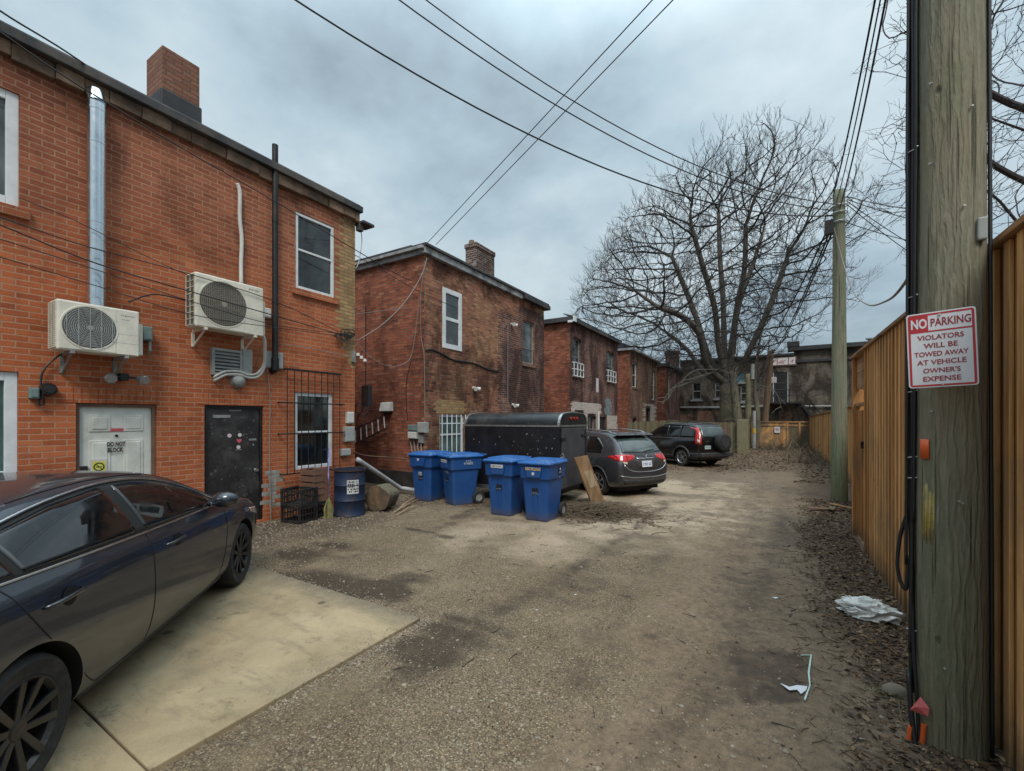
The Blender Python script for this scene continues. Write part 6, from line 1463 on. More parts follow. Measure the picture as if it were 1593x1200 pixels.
text('AKV 203', .24, .06, off=.02).xf(frameM((hp.x-.022, .415, .765), (0, -1, 0), (-1, 0, 0))).build('plate_lettering', 'platetext', sv, fix=False)
text('CR-V', .22, .05, off=.02).xf(frameM((hp.x-.012, .40, .99), (0, -1, 0), (-1, 0, 0))).build('emblem_lettering', 'alu', sv, fix=False)
MB().box((-.6, -.66, .20), (2.9, .66, .33)).build('underbody', 'seam', sv)
# ------------------------------------------------------------------ fences
FX = 1.07
t = thing('cedar_fence', 'tall orange brown cedar board fence with a narrow gate, along the right edge', 'fence', (FX, 5, 0))
rr = random.Random(21)
ztop = 2.84
def boards(mb, X, y0, y1, w, z0, z1, th=.02, batten=.038, jit=.004, rr=rr, side=-1):
    y = y0
    while y < y1-.01:
        e_ = min(y+w, y1); j = rr.uniform(-jit, jit)
        mb.box((X+j, y+.002, z0+rr.uniform(-.01, .01)), (X+th+j, e_-.002, z1)); y += w
        if y < y1-.03 and batten: mb.box((X-.022, y-batten/2, z0+.01), (X-.0041, y+batten/2, z1-.002))
m = MB(); boards(m, FX, 1.0, 7.50, .155, .02, ztop-.05, batten=0); m.build('boards', 'cedar', t, bevel=.003, seg=1)
m = MB(); y = 1.155
while y < 7.45:
    j = rr.uniform(-.006, .006); w_ = rr.uniform(.024, .034); m.box((FX-.026+rr.uniform(-.003, .003), y-w_+j, .02+rr.uniform(0, .02)), (FX-.0041, y+w_+j, ztop-.052)); y += .155
m.build('battens', 'cedar_light', t, bevel=.003, seg=1)
m = MB()
for z in (.5, 1.5, 2.45): m.box((FX+.03, 1.0, z), (FX+.07, 7.5, z+.09))
m.build('rails', 'cedar_x', t)
MB().box((FX-.055, .9, ztop-.05), (FX+.11, 8.72, ztop-.012)).build('cap_rail', 'cedar_x', t, bevel=.005)
for y in (3.75, 7.50): MB().box((FX+.022, y, 0), (FX+.12, y+.10, ztop-.06)).build('post', 'cedar', t)
MB().box((FX-.03, 7.505, .0), (FX+.0, 7.60, ztop-.055)).build('gate_post', 'cedar', t, bevel=.004)
MB().box((FX-.03, 8.58, .0), (FX+.09, 8.70, ztop-.055)).build('gate_post', 'cedar', t, bevel=.004)
gt = MB(); boards(gt, FX+.03, 7.62, 8.56, .145, .08, 1.98); 
gate = gt.build('gate', 'cedar', t, bevel=.003, seg=1); MB().box((FX+.02, 7.80, 1.45), (FX+.0, 7.98, 1.50)).box((FX-.03, 7.84, 1.43), (FX+.02, 7.87, 1.53)).build('latch', 'blackmetal', gate)
m = MB()
for k, (z0, z1) in enumerate(((2.55, 2.77), (2.30, 2.53))): m.box((FX+.02, 7.605, z0), (FX+.05, 8.575, z1))
m.box((FX+.0, 7.605, 2.04), (FX+.07, 8.575, 2.09)); m.build('transom_boards', 'cedar_x', t, bevel=.004)
m = MB()
for y, z in ((6.1, .95), (5.2, 1.3), (6.9, 1.1), (4.6, 2.3)): m.cyl((FX-.026, y, z), (FX-.018, y, z), .016, n=10)
m.build('wood_knots', 'lintel', t)
# return and lower far fence
FX2 = 1.84
t = thing('cedar_fence', 'lower orange cedar fence running down the right side to the end of the lane', 'fence', (FX2, 20, 0))
m = MB(); m.box((FX+.1, 8.66, 0), (FX2, 8.70, 2.3)); y = 8.7; Z0, Z1 = 2.26, 1.98
while y < 33: 
    z = Z0+(Z1-Z0)*(y-8.7)/24.3; m.box((FX2, y+.002, -.03), (FX2+.02, y+.143, z)); y += .145
m.build('boards', 'cedar_far', t)
m = MB(); y = 9.5
while y < 33: z = Z0+(Z1-Z0)*(y-8.7)/24.3; m.box((FX2-.012, y, 0), (FX2-.001, y+.05, z-.03)); y += 2.4
m.build('panel_joints', 'cedar_x', t)
m = MB().prism([(FX2-.05, 8.7, Z0), (FX2-.05, 33.05, Z1), (FX2-.05, 33.05, Z1+.035), (FX2-.05, 8.7, Z0+.035)], (.13, 0, 0)); m.build('cap_rail', 'cedar_x', t)
# end fence
YE = 33.0
xl, xr = onY(1150, 680, YE).x, FX2
t = thing('cedar_fence', 'orange cedar fence across the end of the lane with a small notice', 'fence', ((xl+xr)/2, YE, 0))
xg = onY(1226, 680, YE).x
m = MB(); x = xl
while x < xg: m.box((x, YE, -.05), (min(x+.143, xg), YE+.02, 1.62)); x += .145
m.build('boards', 'cedar_end', t)
m = MB(); x = xg
while x < xr: m.box((x+.002, YE+.0, -.05), (min(x+.143, xr), YE+.02, 1.58)); x += .15
m.build('grey_boards', 'oldwood', t)
MB().box((xl, YE-.05, 1.62), (xr, YE+.06, 1.70)).box((xl, YE-.035, 1.38), (xr, YE-.001, 1.48)).build('cap_rail', 'cedar_x', t)
for px in (1244, 1225): x = onY(px, 680, YE).x; MB().box((x-.05, YE-.06, 0), (x+.05, YE-.036, 1.60)).build('post', 'cedar_end', t)
p = onY(1209, 669, YE-.06); s = thing('small_notice', 'small white no parking notice on the end fence', 'sign', tuple(p))
MB().box((p.x-.15, YE-.075, p.z-.19), (p.x+.15, YE-.0365, p.z+.19)).build('sign_panel', 'signwhite', s)
T_ = Matrix.Translation((p.x, YE-.076, p.z+.03)) @ Matrix.Rotation(pi/2, 4, 'X')
c = MB().lathe([(.085, 0), (.105, 0), (.105, .004), (.085, .004)], 20, T_, True); c.box((p.x-.08, YE-.0805, p.z+.02), (p.x+.08, YE-.0765, p.z+.04)); c.build('no_parking_symbol', 'signred', s)
text('P', None, .11, off=.03).xf(Matrix.Translation((p.x, YE-.0785, p.z+.03))).build('lettering', 'lettering', s, fix=False)
# old grey fence in front of the tree
YO = 26.8
xa_, xb2 = -7.8, onY(1146, 680, YO).x
t = thing('board_fence', 'weathered grey board fence behind the black suv', 'fence', ((xa_+xb2)/2, YO, 0))
m = MB(); x = xa_; rr = random.Random(31)
while x < xb2: m.box((x+.004, YO+rr.uniform(-.008, .008), -.05), (min(x+.146, xb2), YO+.03, 1.70+rr.uniform(-.035, .03)+.06*sin(x*.9))); x += .15
m.build('boards', 'oldwood', t)
MB().box((xa_, YO+.031, 1.35), (xb2, YO+.07, 1.45)).box((xa_, YO+.031, .4), (xb2, YO+.07, .5)).build('rails', 'oldwood', t)
a, b_ = onY(1146, 655, YO-.25), onY(1164, 655, YO-.25)
t = thing('timber_post', 'thick square greenish timber post at the end of the grey fence', 'post', ((a.x+b_.x)/2, YO-.1, 0))
MB().box((a.x+.02, YO-.35, -.05), (b_.x, YO+.2, onY(1150, 653, YO-.3).z)).build('post_shaft', 'postwood', t, bevel=.03); MB().box((a.x+.08, YO-.358, .55), (a.x+.16, YO-.351, .63)).build('bolt_plate', 'lintel', t)

# ------------------------------------------------------------------ poles
def pole_mesh(c, r0, r1, z1, n=40, K=60, lean=(0, 0), seed=0):
    vs = []
    for j in range(K+1):
        t_ = j/K; z = z1*t_; r = r0+(r1-r0)*t_
        for i in range(n):
            a = 2*pi*i/n; rr_ = r*(1+.018*fbm(cos(a)*1.2, sin(a)*1.2, z*.25+seed, 1)+.012*fbm(cos(a)*3, sin(a)*3, z*1.5+seed, 1)-.02*max(0, fbm(cos(a)*4, sin(a)*4, z*.12+seed+9, 1)))
            vs.append((c[0]+lean[0]*t_+rr_*cos(a), c[1]+lean[1]*t_+rr_*sin(a), z-.05))
    fs = [(j*n+i, j*n+(i+1) % n, (j+1)*n+(i+1) % n, (j+1)*n+i) for j in range(K) for i in range(n)]+[tuple(range(len(vs)-n, len(vs)))]
    return MB().add(vs, fs)
NP = Vector((.846, 3.38, 0)); pr_ = .143
t = thing('utility_pole', 'thick grey green wooden utility pole carrying the no parking sign, at the right', 'utility pole', tuple(NP), group='wooden utility poles')
pole_mesh(NP, .150, .118, 10.5, 56, 130).build('pole_shaft', 'pole', t, smooth=True)
def onpole(px, py, r=.15):      # the point of the near pole's surface seen at a pixel
    d = atd(px, py, 1)-Vector((0, 0, H)); a = d.x*d.x+d.y*d.y; b = -2*(d.x*NP.x+d.y*NP.y); c = NP.x**2+NP.y**2-r*r; D = b*b-4*a*c
    k = (-b-math.sqrt(max(0, D)))/(2*a); p = Vector((0, 0, H))+d*k; return p, (Vector((p.x, p.y, 0))-NP).normalized()
def wrap(px0, px1, py0, py1, name, m, r=.1505, th=.004, rag=0):
    p0, n0 = onpole((px0), (py0+py1)/2); p1, n1 = onpole(px1, (py0+py1)/2); a0, a1 = math.atan2(n0.y, n0.x), math.atan2(n1.y, n1.x)
    zt, zb = onpole(px0, py0)[0].z, onpole(px0, py1)[0].z; K = 10; vs = []; q = random.Random(int(px0))
    for i in range(K+1):
        a = a0+(a1-a0)*i/K
        rad = .149-.0032*(zt+zb)/2+.003
        for (z, R_) in ((zb+q.uniform(-rag, rag), rad+th), (zt+q.uniform(-rag, rag), rad+th)): vs.append((NP.x+R_*cos(a), NP.y+R_*sin(a), z))
    o = MB().add(vs, [(2*i, 2*i+2, 2*i+3, 2*i+1) for i in range(K)]).build(name, m, t, smooth=True, fix=True)
    md = o.modifiers.new('t', 'SOLIDIFY'); md.thickness = .006 if rag == 0 else .0025; md.offset = -1; return o
wrap(1433, 1446, 683, 713, 'orange_reflector', 'orange'); wrap(1434, 1453, 762, 835, 'yellow_paint_patch', 'yellowpaint', rag=.04, th=-.002)
m = MB()
for (px, py) in ((1448, 130), (1447, 255), (1512, 165), (1490, 590), (1492, 780), (1497, 783), (1470, 1040), (1500, 320), (1450, 640)): 
    p, n_ = onpole(px, py); m.cyl(p-n_*.005, p+n_*.006, .006, n=6)
m.build('nails_and_staples', 'wirewhite', t)
# cables down the left side of the near pole
def side_pt(ang, z, r=.165): return Vector((NP.x+(r-.003*z)*cos(ang), NP.y+(r-.003*z)*sin(ang), z))
vdir = math.atan2(-NP.y, -NP.x); AL = vdir-R(82)     # left edge as the camera sees it
if side_pt(AL, 1).x > NP.x+.05: AL = vdir+R(82)
t2 = thing('cable_bundle', 'bundle of black cables strapped down the left side of the near utility pole', 'cables', tuple(side_pt(AL, 0, .17)))
rr = random.Random(40)
for k, (da, r, rad, ztop_, zbot) in enumerate(((0, .012, .166, 10, .05), (R(6), .011, .168, 10, .3), (R(-8), .013, .164, 10, .0), (R(13), .009, .163, 10, 1.2), (R(-3), .010, .186, 10, 1.5), (R(3), .008, .190, 6, .9))):
    pts = []; z = ztop_
    while z > zbot:
        pts.append(side_pt(AL+da+.05*fbm(z*.5, k*3, 1)+.02*sin(z*1.3+k), z, rad+.006*fbm(z, k, 4))); z -= .25
    if k == 2: pts += [side_pt(AL+.3, .4, .19), side_pt(AL+.55, .15, .20), side_pt(AL+.8, -.02, .22)]
    MB().tube(smoothpts(pts, 3), r, 7).build('cable', 'cable', t2, smooth=True)
m = MB()
sgn = 1 if abs(((AL+.8)-vdir+pi) % (2*pi)-pi) < abs(((AL-.8)-vdir+pi) % (2*pi)-pi) else -1
m.tube(smoothpts([side_pt(AL, 1.35, .17), side_pt(AL-.1*sgn, 1.15, .215), side_pt(AL-.1*sgn, .95, .225), side_pt(AL, .85, .19), side_pt(AL+.05*sgn, 1.05, .18)], 8), .010, 7)
m.tube(smoothpts([side_pt(AL+.05*sgn, .9, .165), side_pt(AL+.25*sgn, .6, .165), side_pt(AL+.45*sgn, .35, .168), side_pt(AL+.62*sgn, .1, .175), side_pt(AL+.7*sgn, -.03, .19)], 8), .009, 7)
m.build('cable', 'cable', t2, smooth=True)
m = MB()
for z in (4.35, 2.55, 2.0, 1.62, 1.50, .62, 3.4):
    pts = [side_pt(AL+a*sgn, z+.015*sin(a*4), .185 if abs(a) < .12 else .158) for a in (-.35, -.2, -.1, 0, .1, .2, .32)]; m.tube(smoothpts(pts, 3), .0035, 5)
m.build('tie_wire', 'wirewhite', t2)
t3 = thing('cable_bundle', 'single black cable down the right side of the near utility pole', 'cables', tuple(side_pt(AL+pi*.97, 0, .17)))
AR = vdir+(vdir-AL)
MB().tube([side_pt(AR+.03*sin(z*.7), z, .160) for z in [i*.25 for i in range(0, 40)]], .009, 7).build('cable', 'cable', t3, smooth=True)
p, n_ = onpole(1527, 345); MB().box((p.x-.02, p.y-.02, p.z-.1), (p.x+.02, p.y+.02, p.z+.02)).build('cable_clamp', 'plasticgrey', t3, bevel=.008)
# pink ribbon and orange guard at the foot
p, n_ = onpole(1440, 1098); c = MB(); c.add([p+n_*.03+Vector((0, 0, .05)), p+n_*.035+Vector((.035, -.02, .01)), p+n_*.035+Vector((.03, -.02, -.035)), p+n_*.02+Vector((-.05, .01, -.045)), p+n_*.05+Vector((-.005, -.01, 0))], [(0, 1, 4), (1, 2, 4), (2, 3, 4), (3, 0, 4)])
o = c.build('pink_ribbon', 'pinktape'); o.modifiers.new('t', 'SOLIDIFY').thickness = .003; tag(o, 'scrap of pink ribbon hanging low on the near pole', 'ribbon')
p, n_ = onpole(1438, 1150); tag(MB().tube(smoothpts([p+n_*.03+Vector((-.035, 0, .06)), p+n_*.04+Vector((-.035, 0, -.03)), p+n_*.05+Vector((-.015, 0, -.06)), p+n_*.04+Vector((.012, 0, -.05)), p+n_*.03+Vector((.02, 0, .09))]), .013, 7).build('orange_marker', 'orange'), 'orange plastic marker at the foot of the near pole', 'marker')
# ---- sign
Lp, Rp = atd(1412, 550, 2.345), atd(1520.5, 545, 2.17)
c = (Lp+Rp)/2; xd = Vector((Rp.x-Lp.x, Rp.y-Lp.y, 0)).normalized(); nd = Vector((xd.y, -xd.x, 0))
cz = atd(1466, 543, 2.26).z; W_ = .258; Hh = .392
# seat the plate on the pole: nearest face of the pole along its normal
dist = (NP-Vector((c.x, c.y, 0))).dot(-nd); c = Vector((c.x, c.y, cz))
SM = Matrix.Translation(c) @ frameM((0, 0, 0), xd, nd) @ Matrix.Rotation(R(-1.8), 4, 'Y')
s = thing('parking_sign', 'white and red no parking sign plate on the near utility pole', 'sign', tuple(c))
def rrect(w, h, r, z0=0, n=6):
    pts = []
    for cx_, cy_, a0 in ((w/2-r, h/2-r, 0), (-w/2+r, h/2-r, 90), (-w/2+r, -h/2+r, 180), (w/2-r, -h/2+r, 270)):
        for k in range(n+1): a = R(a0+90*k/n); pts.append((cx_+r*cos(a), z0, cy_+r*sin(a)))
    return pts
MB().prism(rrect(W_, Hh, .014), (0, .004, 0)).xf(SM).build('sign_panel', 'signwhite', s, bevel=.001)
def ringp(w, h, r, th, y):
    a, b_ = rrect(w, h, r, y), rrect(w-2*th, h-2*th, max(.002, r-th), y); n = len(a); return MB().add(a+b_, [(i, (i+1) % n, n+(i+1) % n, n+i) for i in range(n)])
e = -.0008
ringp(W_-.012, Hh-.012, .012, .0095, e).xf(SM).build('sign_border', 'signred', s, fix=False)
zdiv = Hh/2-.095
MB().add([(-W_/2+.014, e, zdiv), (W_/2-.014, e, zdiv), (W_/2-.014, e, zdiv-.008), (-W_/2+.014, e, zdiv-.008)], [(0, 1, 2, 3)]).xf(SM).build('sign_rule', 'signred', s, fix=False)
MB().add([(-W_/2+.0145, e, zdiv), (-.045, e, zdiv), (-.045, e, Hh/2-.0145), (-W_/2+.0145, e, Hh/2-.0145)], [(0, 1, 2, 3)]).xf(SM).build('sign_field', 'signred', s, fix=False)
def st_(b_, w, h, x, z, m, off=.02): text(b_, w, h, off=off).xf(SM @ Matrix.Translation((x, e*2, z))).build('lettering', m, s, fix=False)
zc = (zdiv+Hh/2-.0145)/2
st_('NO', .062, .052, -.080, zc-.001, 'signwhite', .035); st_('PARKING', .146, .042, .038, zc, 'letter_red', .018)
for i, (b_, w) in enumerate((('VIOLATORS', .172), ('WILL BE', .126), ('TOWED AWAY', .200), ('AT VEHICLE', .182), ("OWNER'S", .138), ('EXPENSE', .140))):
    st_(b_, w, .026, -.002, zdiv-.036-i*.0432, 'letter_red', .018)
m = MB()
for z in (Hh/2-.018, -Hh/2+.016):
    q = SM @ Vector((0, -.001, z)); m.cyl(q, q+nd*.005, .006, n=10)
m.build('sign_bolt', 'wirewhite', s)
back = MB(); q0 = c+Vector((0, 0, .15)); 
for z in (.15, -.15): back.cyl(c-nd*.005+Vector((0, 0, z)), c-nd*max(.02, dist-.12)+Vector((0, 0, z)), .006, n=8)
back.build('sign_bolt', 'wirewhite', s)

FP = Vector((1.22, 12.05, 0))
t = thing('utility_pole', 'slimmer grey green wooden utility pole halfway down the fence with wires at its top', 'utility pole', tuple(FP), group='wooden utility poles')
pole_mesh(FP, .160, .108, 6.95, 28, 40, seed=4).build('pole_shaft', 'pole_green', t, smooth=True)
m = MB()
for z in (6.55, 6.2, 6.4): m.tube([FP+Vector((.145*cos(a), .145*sin(a), z)) for a in [2*pi*i/16 for i in range(17)]], .012, 5)
m.build('pole_band', 'wirewhite', t)
cl_ = Vector((-CA, -SA, 0))
m = MB(); m.cyl(FP+cl_*.14+Vector((0, 0, 6.35)), FP+cl_*.30+Vector((0, 0, 6.35)), .02, n=6); m.box((FP.x-.28, FP.y-.28, 5.9), (FP.x-.12, FP.y-.14, 6.2)); m.build('pole_bracket', 'blackmetal', t)
# far poles
def farpole(px, d, r0, r1, ztop_, label, lean=(0, 0), mat='pole_brown', guard=None):
    u = (px-CX)/F; p = Vector((d*(CA*u-SA), d*(SA*u+CA), 0)); t = thing('utility_pole', label, 'utility pole', tuple(p), group='wooden utility poles')
    pole_mesh(p, r0, r1, ztop_, 14, 14, lean, px).build('pole_shaft', mat, t, smooth=True)
    return t, p
t, p = farpole(1164, 27.8, .20, .15, 4.75, 'far greenish utility pole with a yellow banded metal guard', (.0, 0), 'postwood')
q = p+Vector((.12, -.22, 0)); MB().cyl(q+Vector((.22, -.15, 0)), q+Vector((.22, -.15, 2.35)), .10, n=12).build('cable_guard', 'plasticgrey', t); MB().cyl(q+Vector((.22, -.15, .95)), q+Vector((.22, -.15, 1.25)), .106, n=12).build('yellow_band', 'letter_yellow', t)
MB().cyl(p+Vector((.25, -.1, 4.35)), p+Vector((.25, -.1, 5.3)), .11, n=12).build('grey_canister', 'plasticgrey', t)
t, p3 = farpole(1187, 34, .24, .2, 7.15, 'far brown utility pole leaning slightly right before the dark building', (.55, 0), 'pole_brown')
MB().box((p3.x+.55, p3.y-.15, 4.6), (p3.x+.9, p3.y+.1, 5.05)).build('meter_box', 'spec_paper', t, bevel=.03)

# ------------------------------------------------------------------ overhead wires
def wire(p, q, s_, r, label, m='cable', grp='overhead wires', n=28, name='overhead_wire', mid=None):
    return tag(MB().tube(sag(p, q, s_, n), r, 5).build(name, m, smooth=True), label, 'wire', grp)
top2 = FP+Vector((0, 0, 6.35))
def thru(px, py, d): return atd(px, py, d)
# three service wires from the second pole over the lane, passing high at the left
def wire3(q_end, px, py, d, ext, s_, r, label):
    a = q_end; b = thru(px, py, d); e_ = b+(b-a)*ext; return wire(a, e_, s_, r, label)
wire3(top2+Vector((-.2, -.1, 0)), 660, 40, 6.0, .35, .95, .012, 'thick black wire, lowest of the three crossing the sky from upper left')
wire3(top2+Vector((-.1, -.1, .1)), 745, 18, 6.4, .35, .85, .010, 'black wire, middle one of the three crossing the sky')
wire3(top2+Vector((0, -.1, .2)), 790, 30, 6.8, .35, .80, .0095, 'black wire, upper right one of the three crossing the sky')
c2 = Vector((X2+.1, y2a-.1, 6.5)); hp_ = Vector((NP.x, NP.y, 7.6))
def twire(px0, py0, px1, py1, d0, d1, label, r=.007, ext=.35, s_=.0, m='cable'):
    a, b = thru(px0, py0, d0), thru(px1, py1, d1); e_ = b+(b-a)*ext; return wire(a, e_, s_, r, label, m)
twire(664, 379, 1015, 0, 11.4, 5.6, 'thin wire rising right from the corner of the sooty building, left of a pair', .008)
twire(678, 381, 1047, 0, 11.4, 5.6, 'thin wire rising right from the corner of the sooty building, right of a pair', .008)
# steep bundle between the two poles
for k, (px, nm) in enumerate(((1352, 'leftmost cable'), (1359, 'second cable'), (1366, 'rightmost cable'))):
    b = thru(px+3, 0, 5.4); a = FP+Vector((-.12+.06*k, -.12, 6.75-.14*k)); e_ = b+(b-a)*.6
    wire(a, e_, .28+.05*k, .0125 if k != 1 else .009, nm+' of the steep bundle between the near and middle poles')
# cables on from the middle pole to the far ones
for k in range(3):
    a = FP+Vector((-.13, 0, 6.3-.15*k)); wire(a, p3+Vector((.3, .0, 7.0-.1*k)) if k else thru(1165, 560, 27.8), .7, .02, ('black wire sagging from the middle pole behind the big tree', 'upper of two wires running down to the leaning far pole', 'lower of two wires running down to the leaning far pole')[k])
for k, (px, py, d) in enumerate(((1425, 322, 5), (1425, 338, 5), (1425, 372, 5), (1425, 380, 5), (1425, 395, 5))):
    a = FP+Vector((.13, -.05, (6.72, 6.66, 6.15, 6.62, 6.55)[k])); wire(a, a+(thru(px, py, 10.5)-a)*1.6, .08, .009, ('topmost', 'second', 'lowest', 'third', 'fourth')[k]+' thin wire going right from the middle pole', grp='service wires right of the middle pole')
a = FP+cl_*.12+Vector((0, 0, 6.1)); e_ = side_pt(AL, 3.0, .17); m = MB().tube(smoothpts([a, atd(1312, 410, 9.3), atd(1328, 455, 8), atd(1350, 474, 6), atd(1380, 468, 4), atd(1408, 440, 2.9), side_pt(AL, 2.75, .17)], 8), .010, 6)
tag(m.build('overhead_wire', 'cable_pale', smooth=True), 'pale slack loop of cable hanging between the middle and near poles', 'wire', 'overhead wires')
# wires across the orange facade
def fw(pts, r, label, m='cable', dx=.45, k=6): return tag(MB().tube(smoothpts([P1(x, y, dx) for x, y in pts], k), r, 5).build('facade_cable', m, smooth=True), label, 'cable', 'cables strung across the orange facade')
tag(MB().tube(smoothpts([P1(-60, -35, .75), P1(0, 17, .7), P1(105, 82, .3), P1(206, 153, -.35), P1(225, 175, -.8)], 6), .011, 5).build('facade_cable', 'cable', smooth=True), 'thick black cable crossing the top left corner over the roofline', 'cable', 'cables strung across the orange facade')
fw([(-60, 15), (0, 50), (105, 122), (282, 230), (430, 315), (600, 417), (640, 437)], .009, 'black cable sloping from the roof past the duct to the sooty building', dx=.7)
fw([(-60, 318), (0, 338), (140, 385), (290, 425), (430, 470), (530, 518)], .007, 'uppermost slack cable across the middle of the orange facade')
fw([(-60, 330), (0, 350), (150, 410), (290, 452), (430, 492), (535, 522)], .009, 'thick slack cable across the middle of the orange facade', dx=.5)
fw([(-60, 352), (0, 372), (150, 420), (300, 470), (430, 506), (538, 520)], .006, 'thin slack cable just below the thick one on the orange facade', dx=.52)
fw([(-60, 385), (0, 400), (150, 445), (300, 490), (430, 510), (538, 524)], .006, 'lowest slack cable across the ivory air conditioners', dx=.55)
fw([(200, 470), (240, 458), (290, 468)], .011, 'short bent cable stub between the two air conditioners', dx=.08)
fw([(30, 308), (120, 345), (230, 400), (300, 432)], .005, 'fine cable below the upstairs window on the orange facade', dx=.3)
fw([(436, 535), (480, 541), (540, 556)], .008, 'pale cable running from the vent pipe to the insulators', 'cable_pale', .05)
fw([(414, 560), (420, 620), (419, 700), (421, 790), (421, 812)], .008, 'thin pale cable dropping beside the black metal door', 'cable_pale', .04)
fw([(408, 535), (395, 575), (372, 603)], .007, 'thin brownish cable slanting to the round bulkhead lamp', 'lintel', .06)
# loops between building 1 and 2
def lw(pts, r, label, m='cable_pale'): return tag(MB().tube(smoothpts([atd(*p) for p in pts], 7), r, 5).build('service_cable', m, smooth=True), label, 'cable', 'service cables between the first two buildings')
cz_ = 11.35
lw([(664, 402, cz_), (655, 430, 11.2), (630, 470, 10.8), (595, 505, 10.2), (556, 530, 9.7)], .010, 'thick pale cable curving down from the sooty building corner to the orange corner')
lw([(664, 402, cz_), (655, 455, 11.4), (655, 520, 11.5), (660, 560, 11.45), (661, 655, 11.4)], .008, 'pale cable dropping straight down the sooty corner to the meters')
lw([(556, 534, 9.7), (575, 555, 10), (605, 570, 10.6), (630, 565, 11.2), (642, 545, 11.45), (652, 470, 11.45), (664, 404, cz_)], .007, 'pale cable looping low between the two brick corners')
lw([(552, 489, 9.6), (600, 483, 10.4), (640, 478, 11.2)], .006, 'thin pale wire near horizontal beside the sooty side wall')
lw([(552, 397, 9.6), (590, 418, 10.6), (655, 455, 11.4), (712, 480, 12.4)], .008, 'black wire slanting across the corner of the sooty building', 'cable')
lw([(640, 560, 11.3), (632, 600, 11.35), (634, 655, 11.4)], .012, 'dark cable down the side wall to the left meter', 'cable')
lw([(546, 702, 9.45), (570, 709, 10.1), (610, 712, 11.0), (650, 716, 11.5)], .012, 'brown cable sagging low along the side wall', 'lintel')
lw([(560, 350, 9.75), (563, 375, 9.75), (558, 408, 9.75), (553, 418, 9.7)], .010, 'white cable hanging from the orange building eave', 'white')

# ------------------------------------------------------------------ bare trees
def grow(attr, seeds, step, infl, kill, iters, trop=(0, 0, .12), rs=1):
    rnd = random.Random(rs); nodes = [Vector(s[0]) for s in seeds]; par = [s[1] for s in seeds]; alive = list(attr); nk = [0]*len(nodes)
    for it in range(iters):
        kd = kdtree.KDTree(len(nodes))
        for i, p in enumerate(nodes): kd.insert(p, i)
        kd.balance(); pull = {}; rest_ = []
        for a in alive:
            co, i, d = kd.find(a)
            if d < kill: continue
            rest_.append(a)
            if d < infl: pull.setdefault(i, Vector((0, 0, 0))); pull[i] += (a-co)/d
        alive = rest_; new = 0
        for i, v in pull.items():
            if nk[i] > 3: continue
            pd = (nodes[i]-nodes[par[i]]).normalized() if par[i] >= 0 else Vector((0, 0, 1))
            v = v.normalized()+pd*.35+Vector(trop)+Vector((rnd.uniform(-1, 1), rnd.uniform(-1, 1), rnd.uniform(-1, 1)))*.22
            nodes.append(nodes[i]+v.normalized()*step); par.append(i); nk[i] += 1; nk.append(0); new += 1
        if not new or len(nodes) > 26000: break
    return nodes, par
def tree_mesh(nodes, par, rmin, expo, trunk_r, thick_sides=9):
    n = len(nodes); ch = [[] for _ in range(n)]
    for i, p in enumerate(par):
        if p >= 0: ch[p].append(i)
    s = [0.]*n
    for i in range(n-1, -1, -1):
        s[i] = sum(s[c] for c in ch[i]) if ch[i] else 1.0
    top = s[0]; rad = [max(rmin, trunk_r*(x/top)**expo) for x in s]
    return ch, rad
def emit(mb, nodes, ch, rad, root=0, fn=None):
    stack = [(root, [])]
    while stack:
        i, pre = stack.pop(); chain = pre+[i]; cur = i
        while ch[cur]:
            nx_ = max(ch[cur], key=lambda c: rad[c])
            for c in ch[cur]:
                if c != nx_: stack.append((c, [cur]))
            chain.append(nx_); cur = nx_
        if len(chain) > 1:
            r_ = [rad[k] for k in chain]
            if len(chain) > 1 and chain[0] != root: r_[0] = min(r_[0], r_[1]*1.15)
            r_[-1] *= .5; sides = 12 if r_[0] > .2 else 7 if r_[0] > .05 else 4 if r_[0] > .018 else 3
            mb.tube([nodes[k] for k in chain], r_, sides, caps=False)
def twigs(mb, nodes, par, ch, rad, thr, rnd, L0, n_per, r, up=.35, depth=2):
    def tw(p, d, L_, r_, k):
        pts = [p]; q = p; seg = 4
        for j in range(seg):
            d = (d+Vector((rnd.uniform(-1, 1), rnd.uniform(-1, 1), rnd.uniform(-1, 1)+up))*.22).normalized(); q = q+d*L_/seg; pts.append(q)
            if k > 0 and j > 0:
                e_ = (d+Vector((rnd.uniform(-1, 1), rnd.uniform(-1, 1), rnd.uniform(-.6, 1)))*.75).normalized(); tw(q, e_, L_*rnd.uniform(.35, .6), r_*.7, k-1)
        mb.tube(pts, [r_, r_*.9, r_*.75, r_*.6, r_*.45], 3, caps=False)
    for i in range(len(nodes)):
        if rad[i] < thr and par[i] >= 0 and rnd.random() < n_per:
            d = (nodes[i]-nodes[par[i]]).normalized(); d = (d+Vector((rnd.uniform(-1, 1), rnd.uniform(-1, 1), rnd.uniform(-.5, 1)))*.7).normalized()
            tw(nodes[i], d, L0*rnd.uniform(.6, 1.2), r, depth)
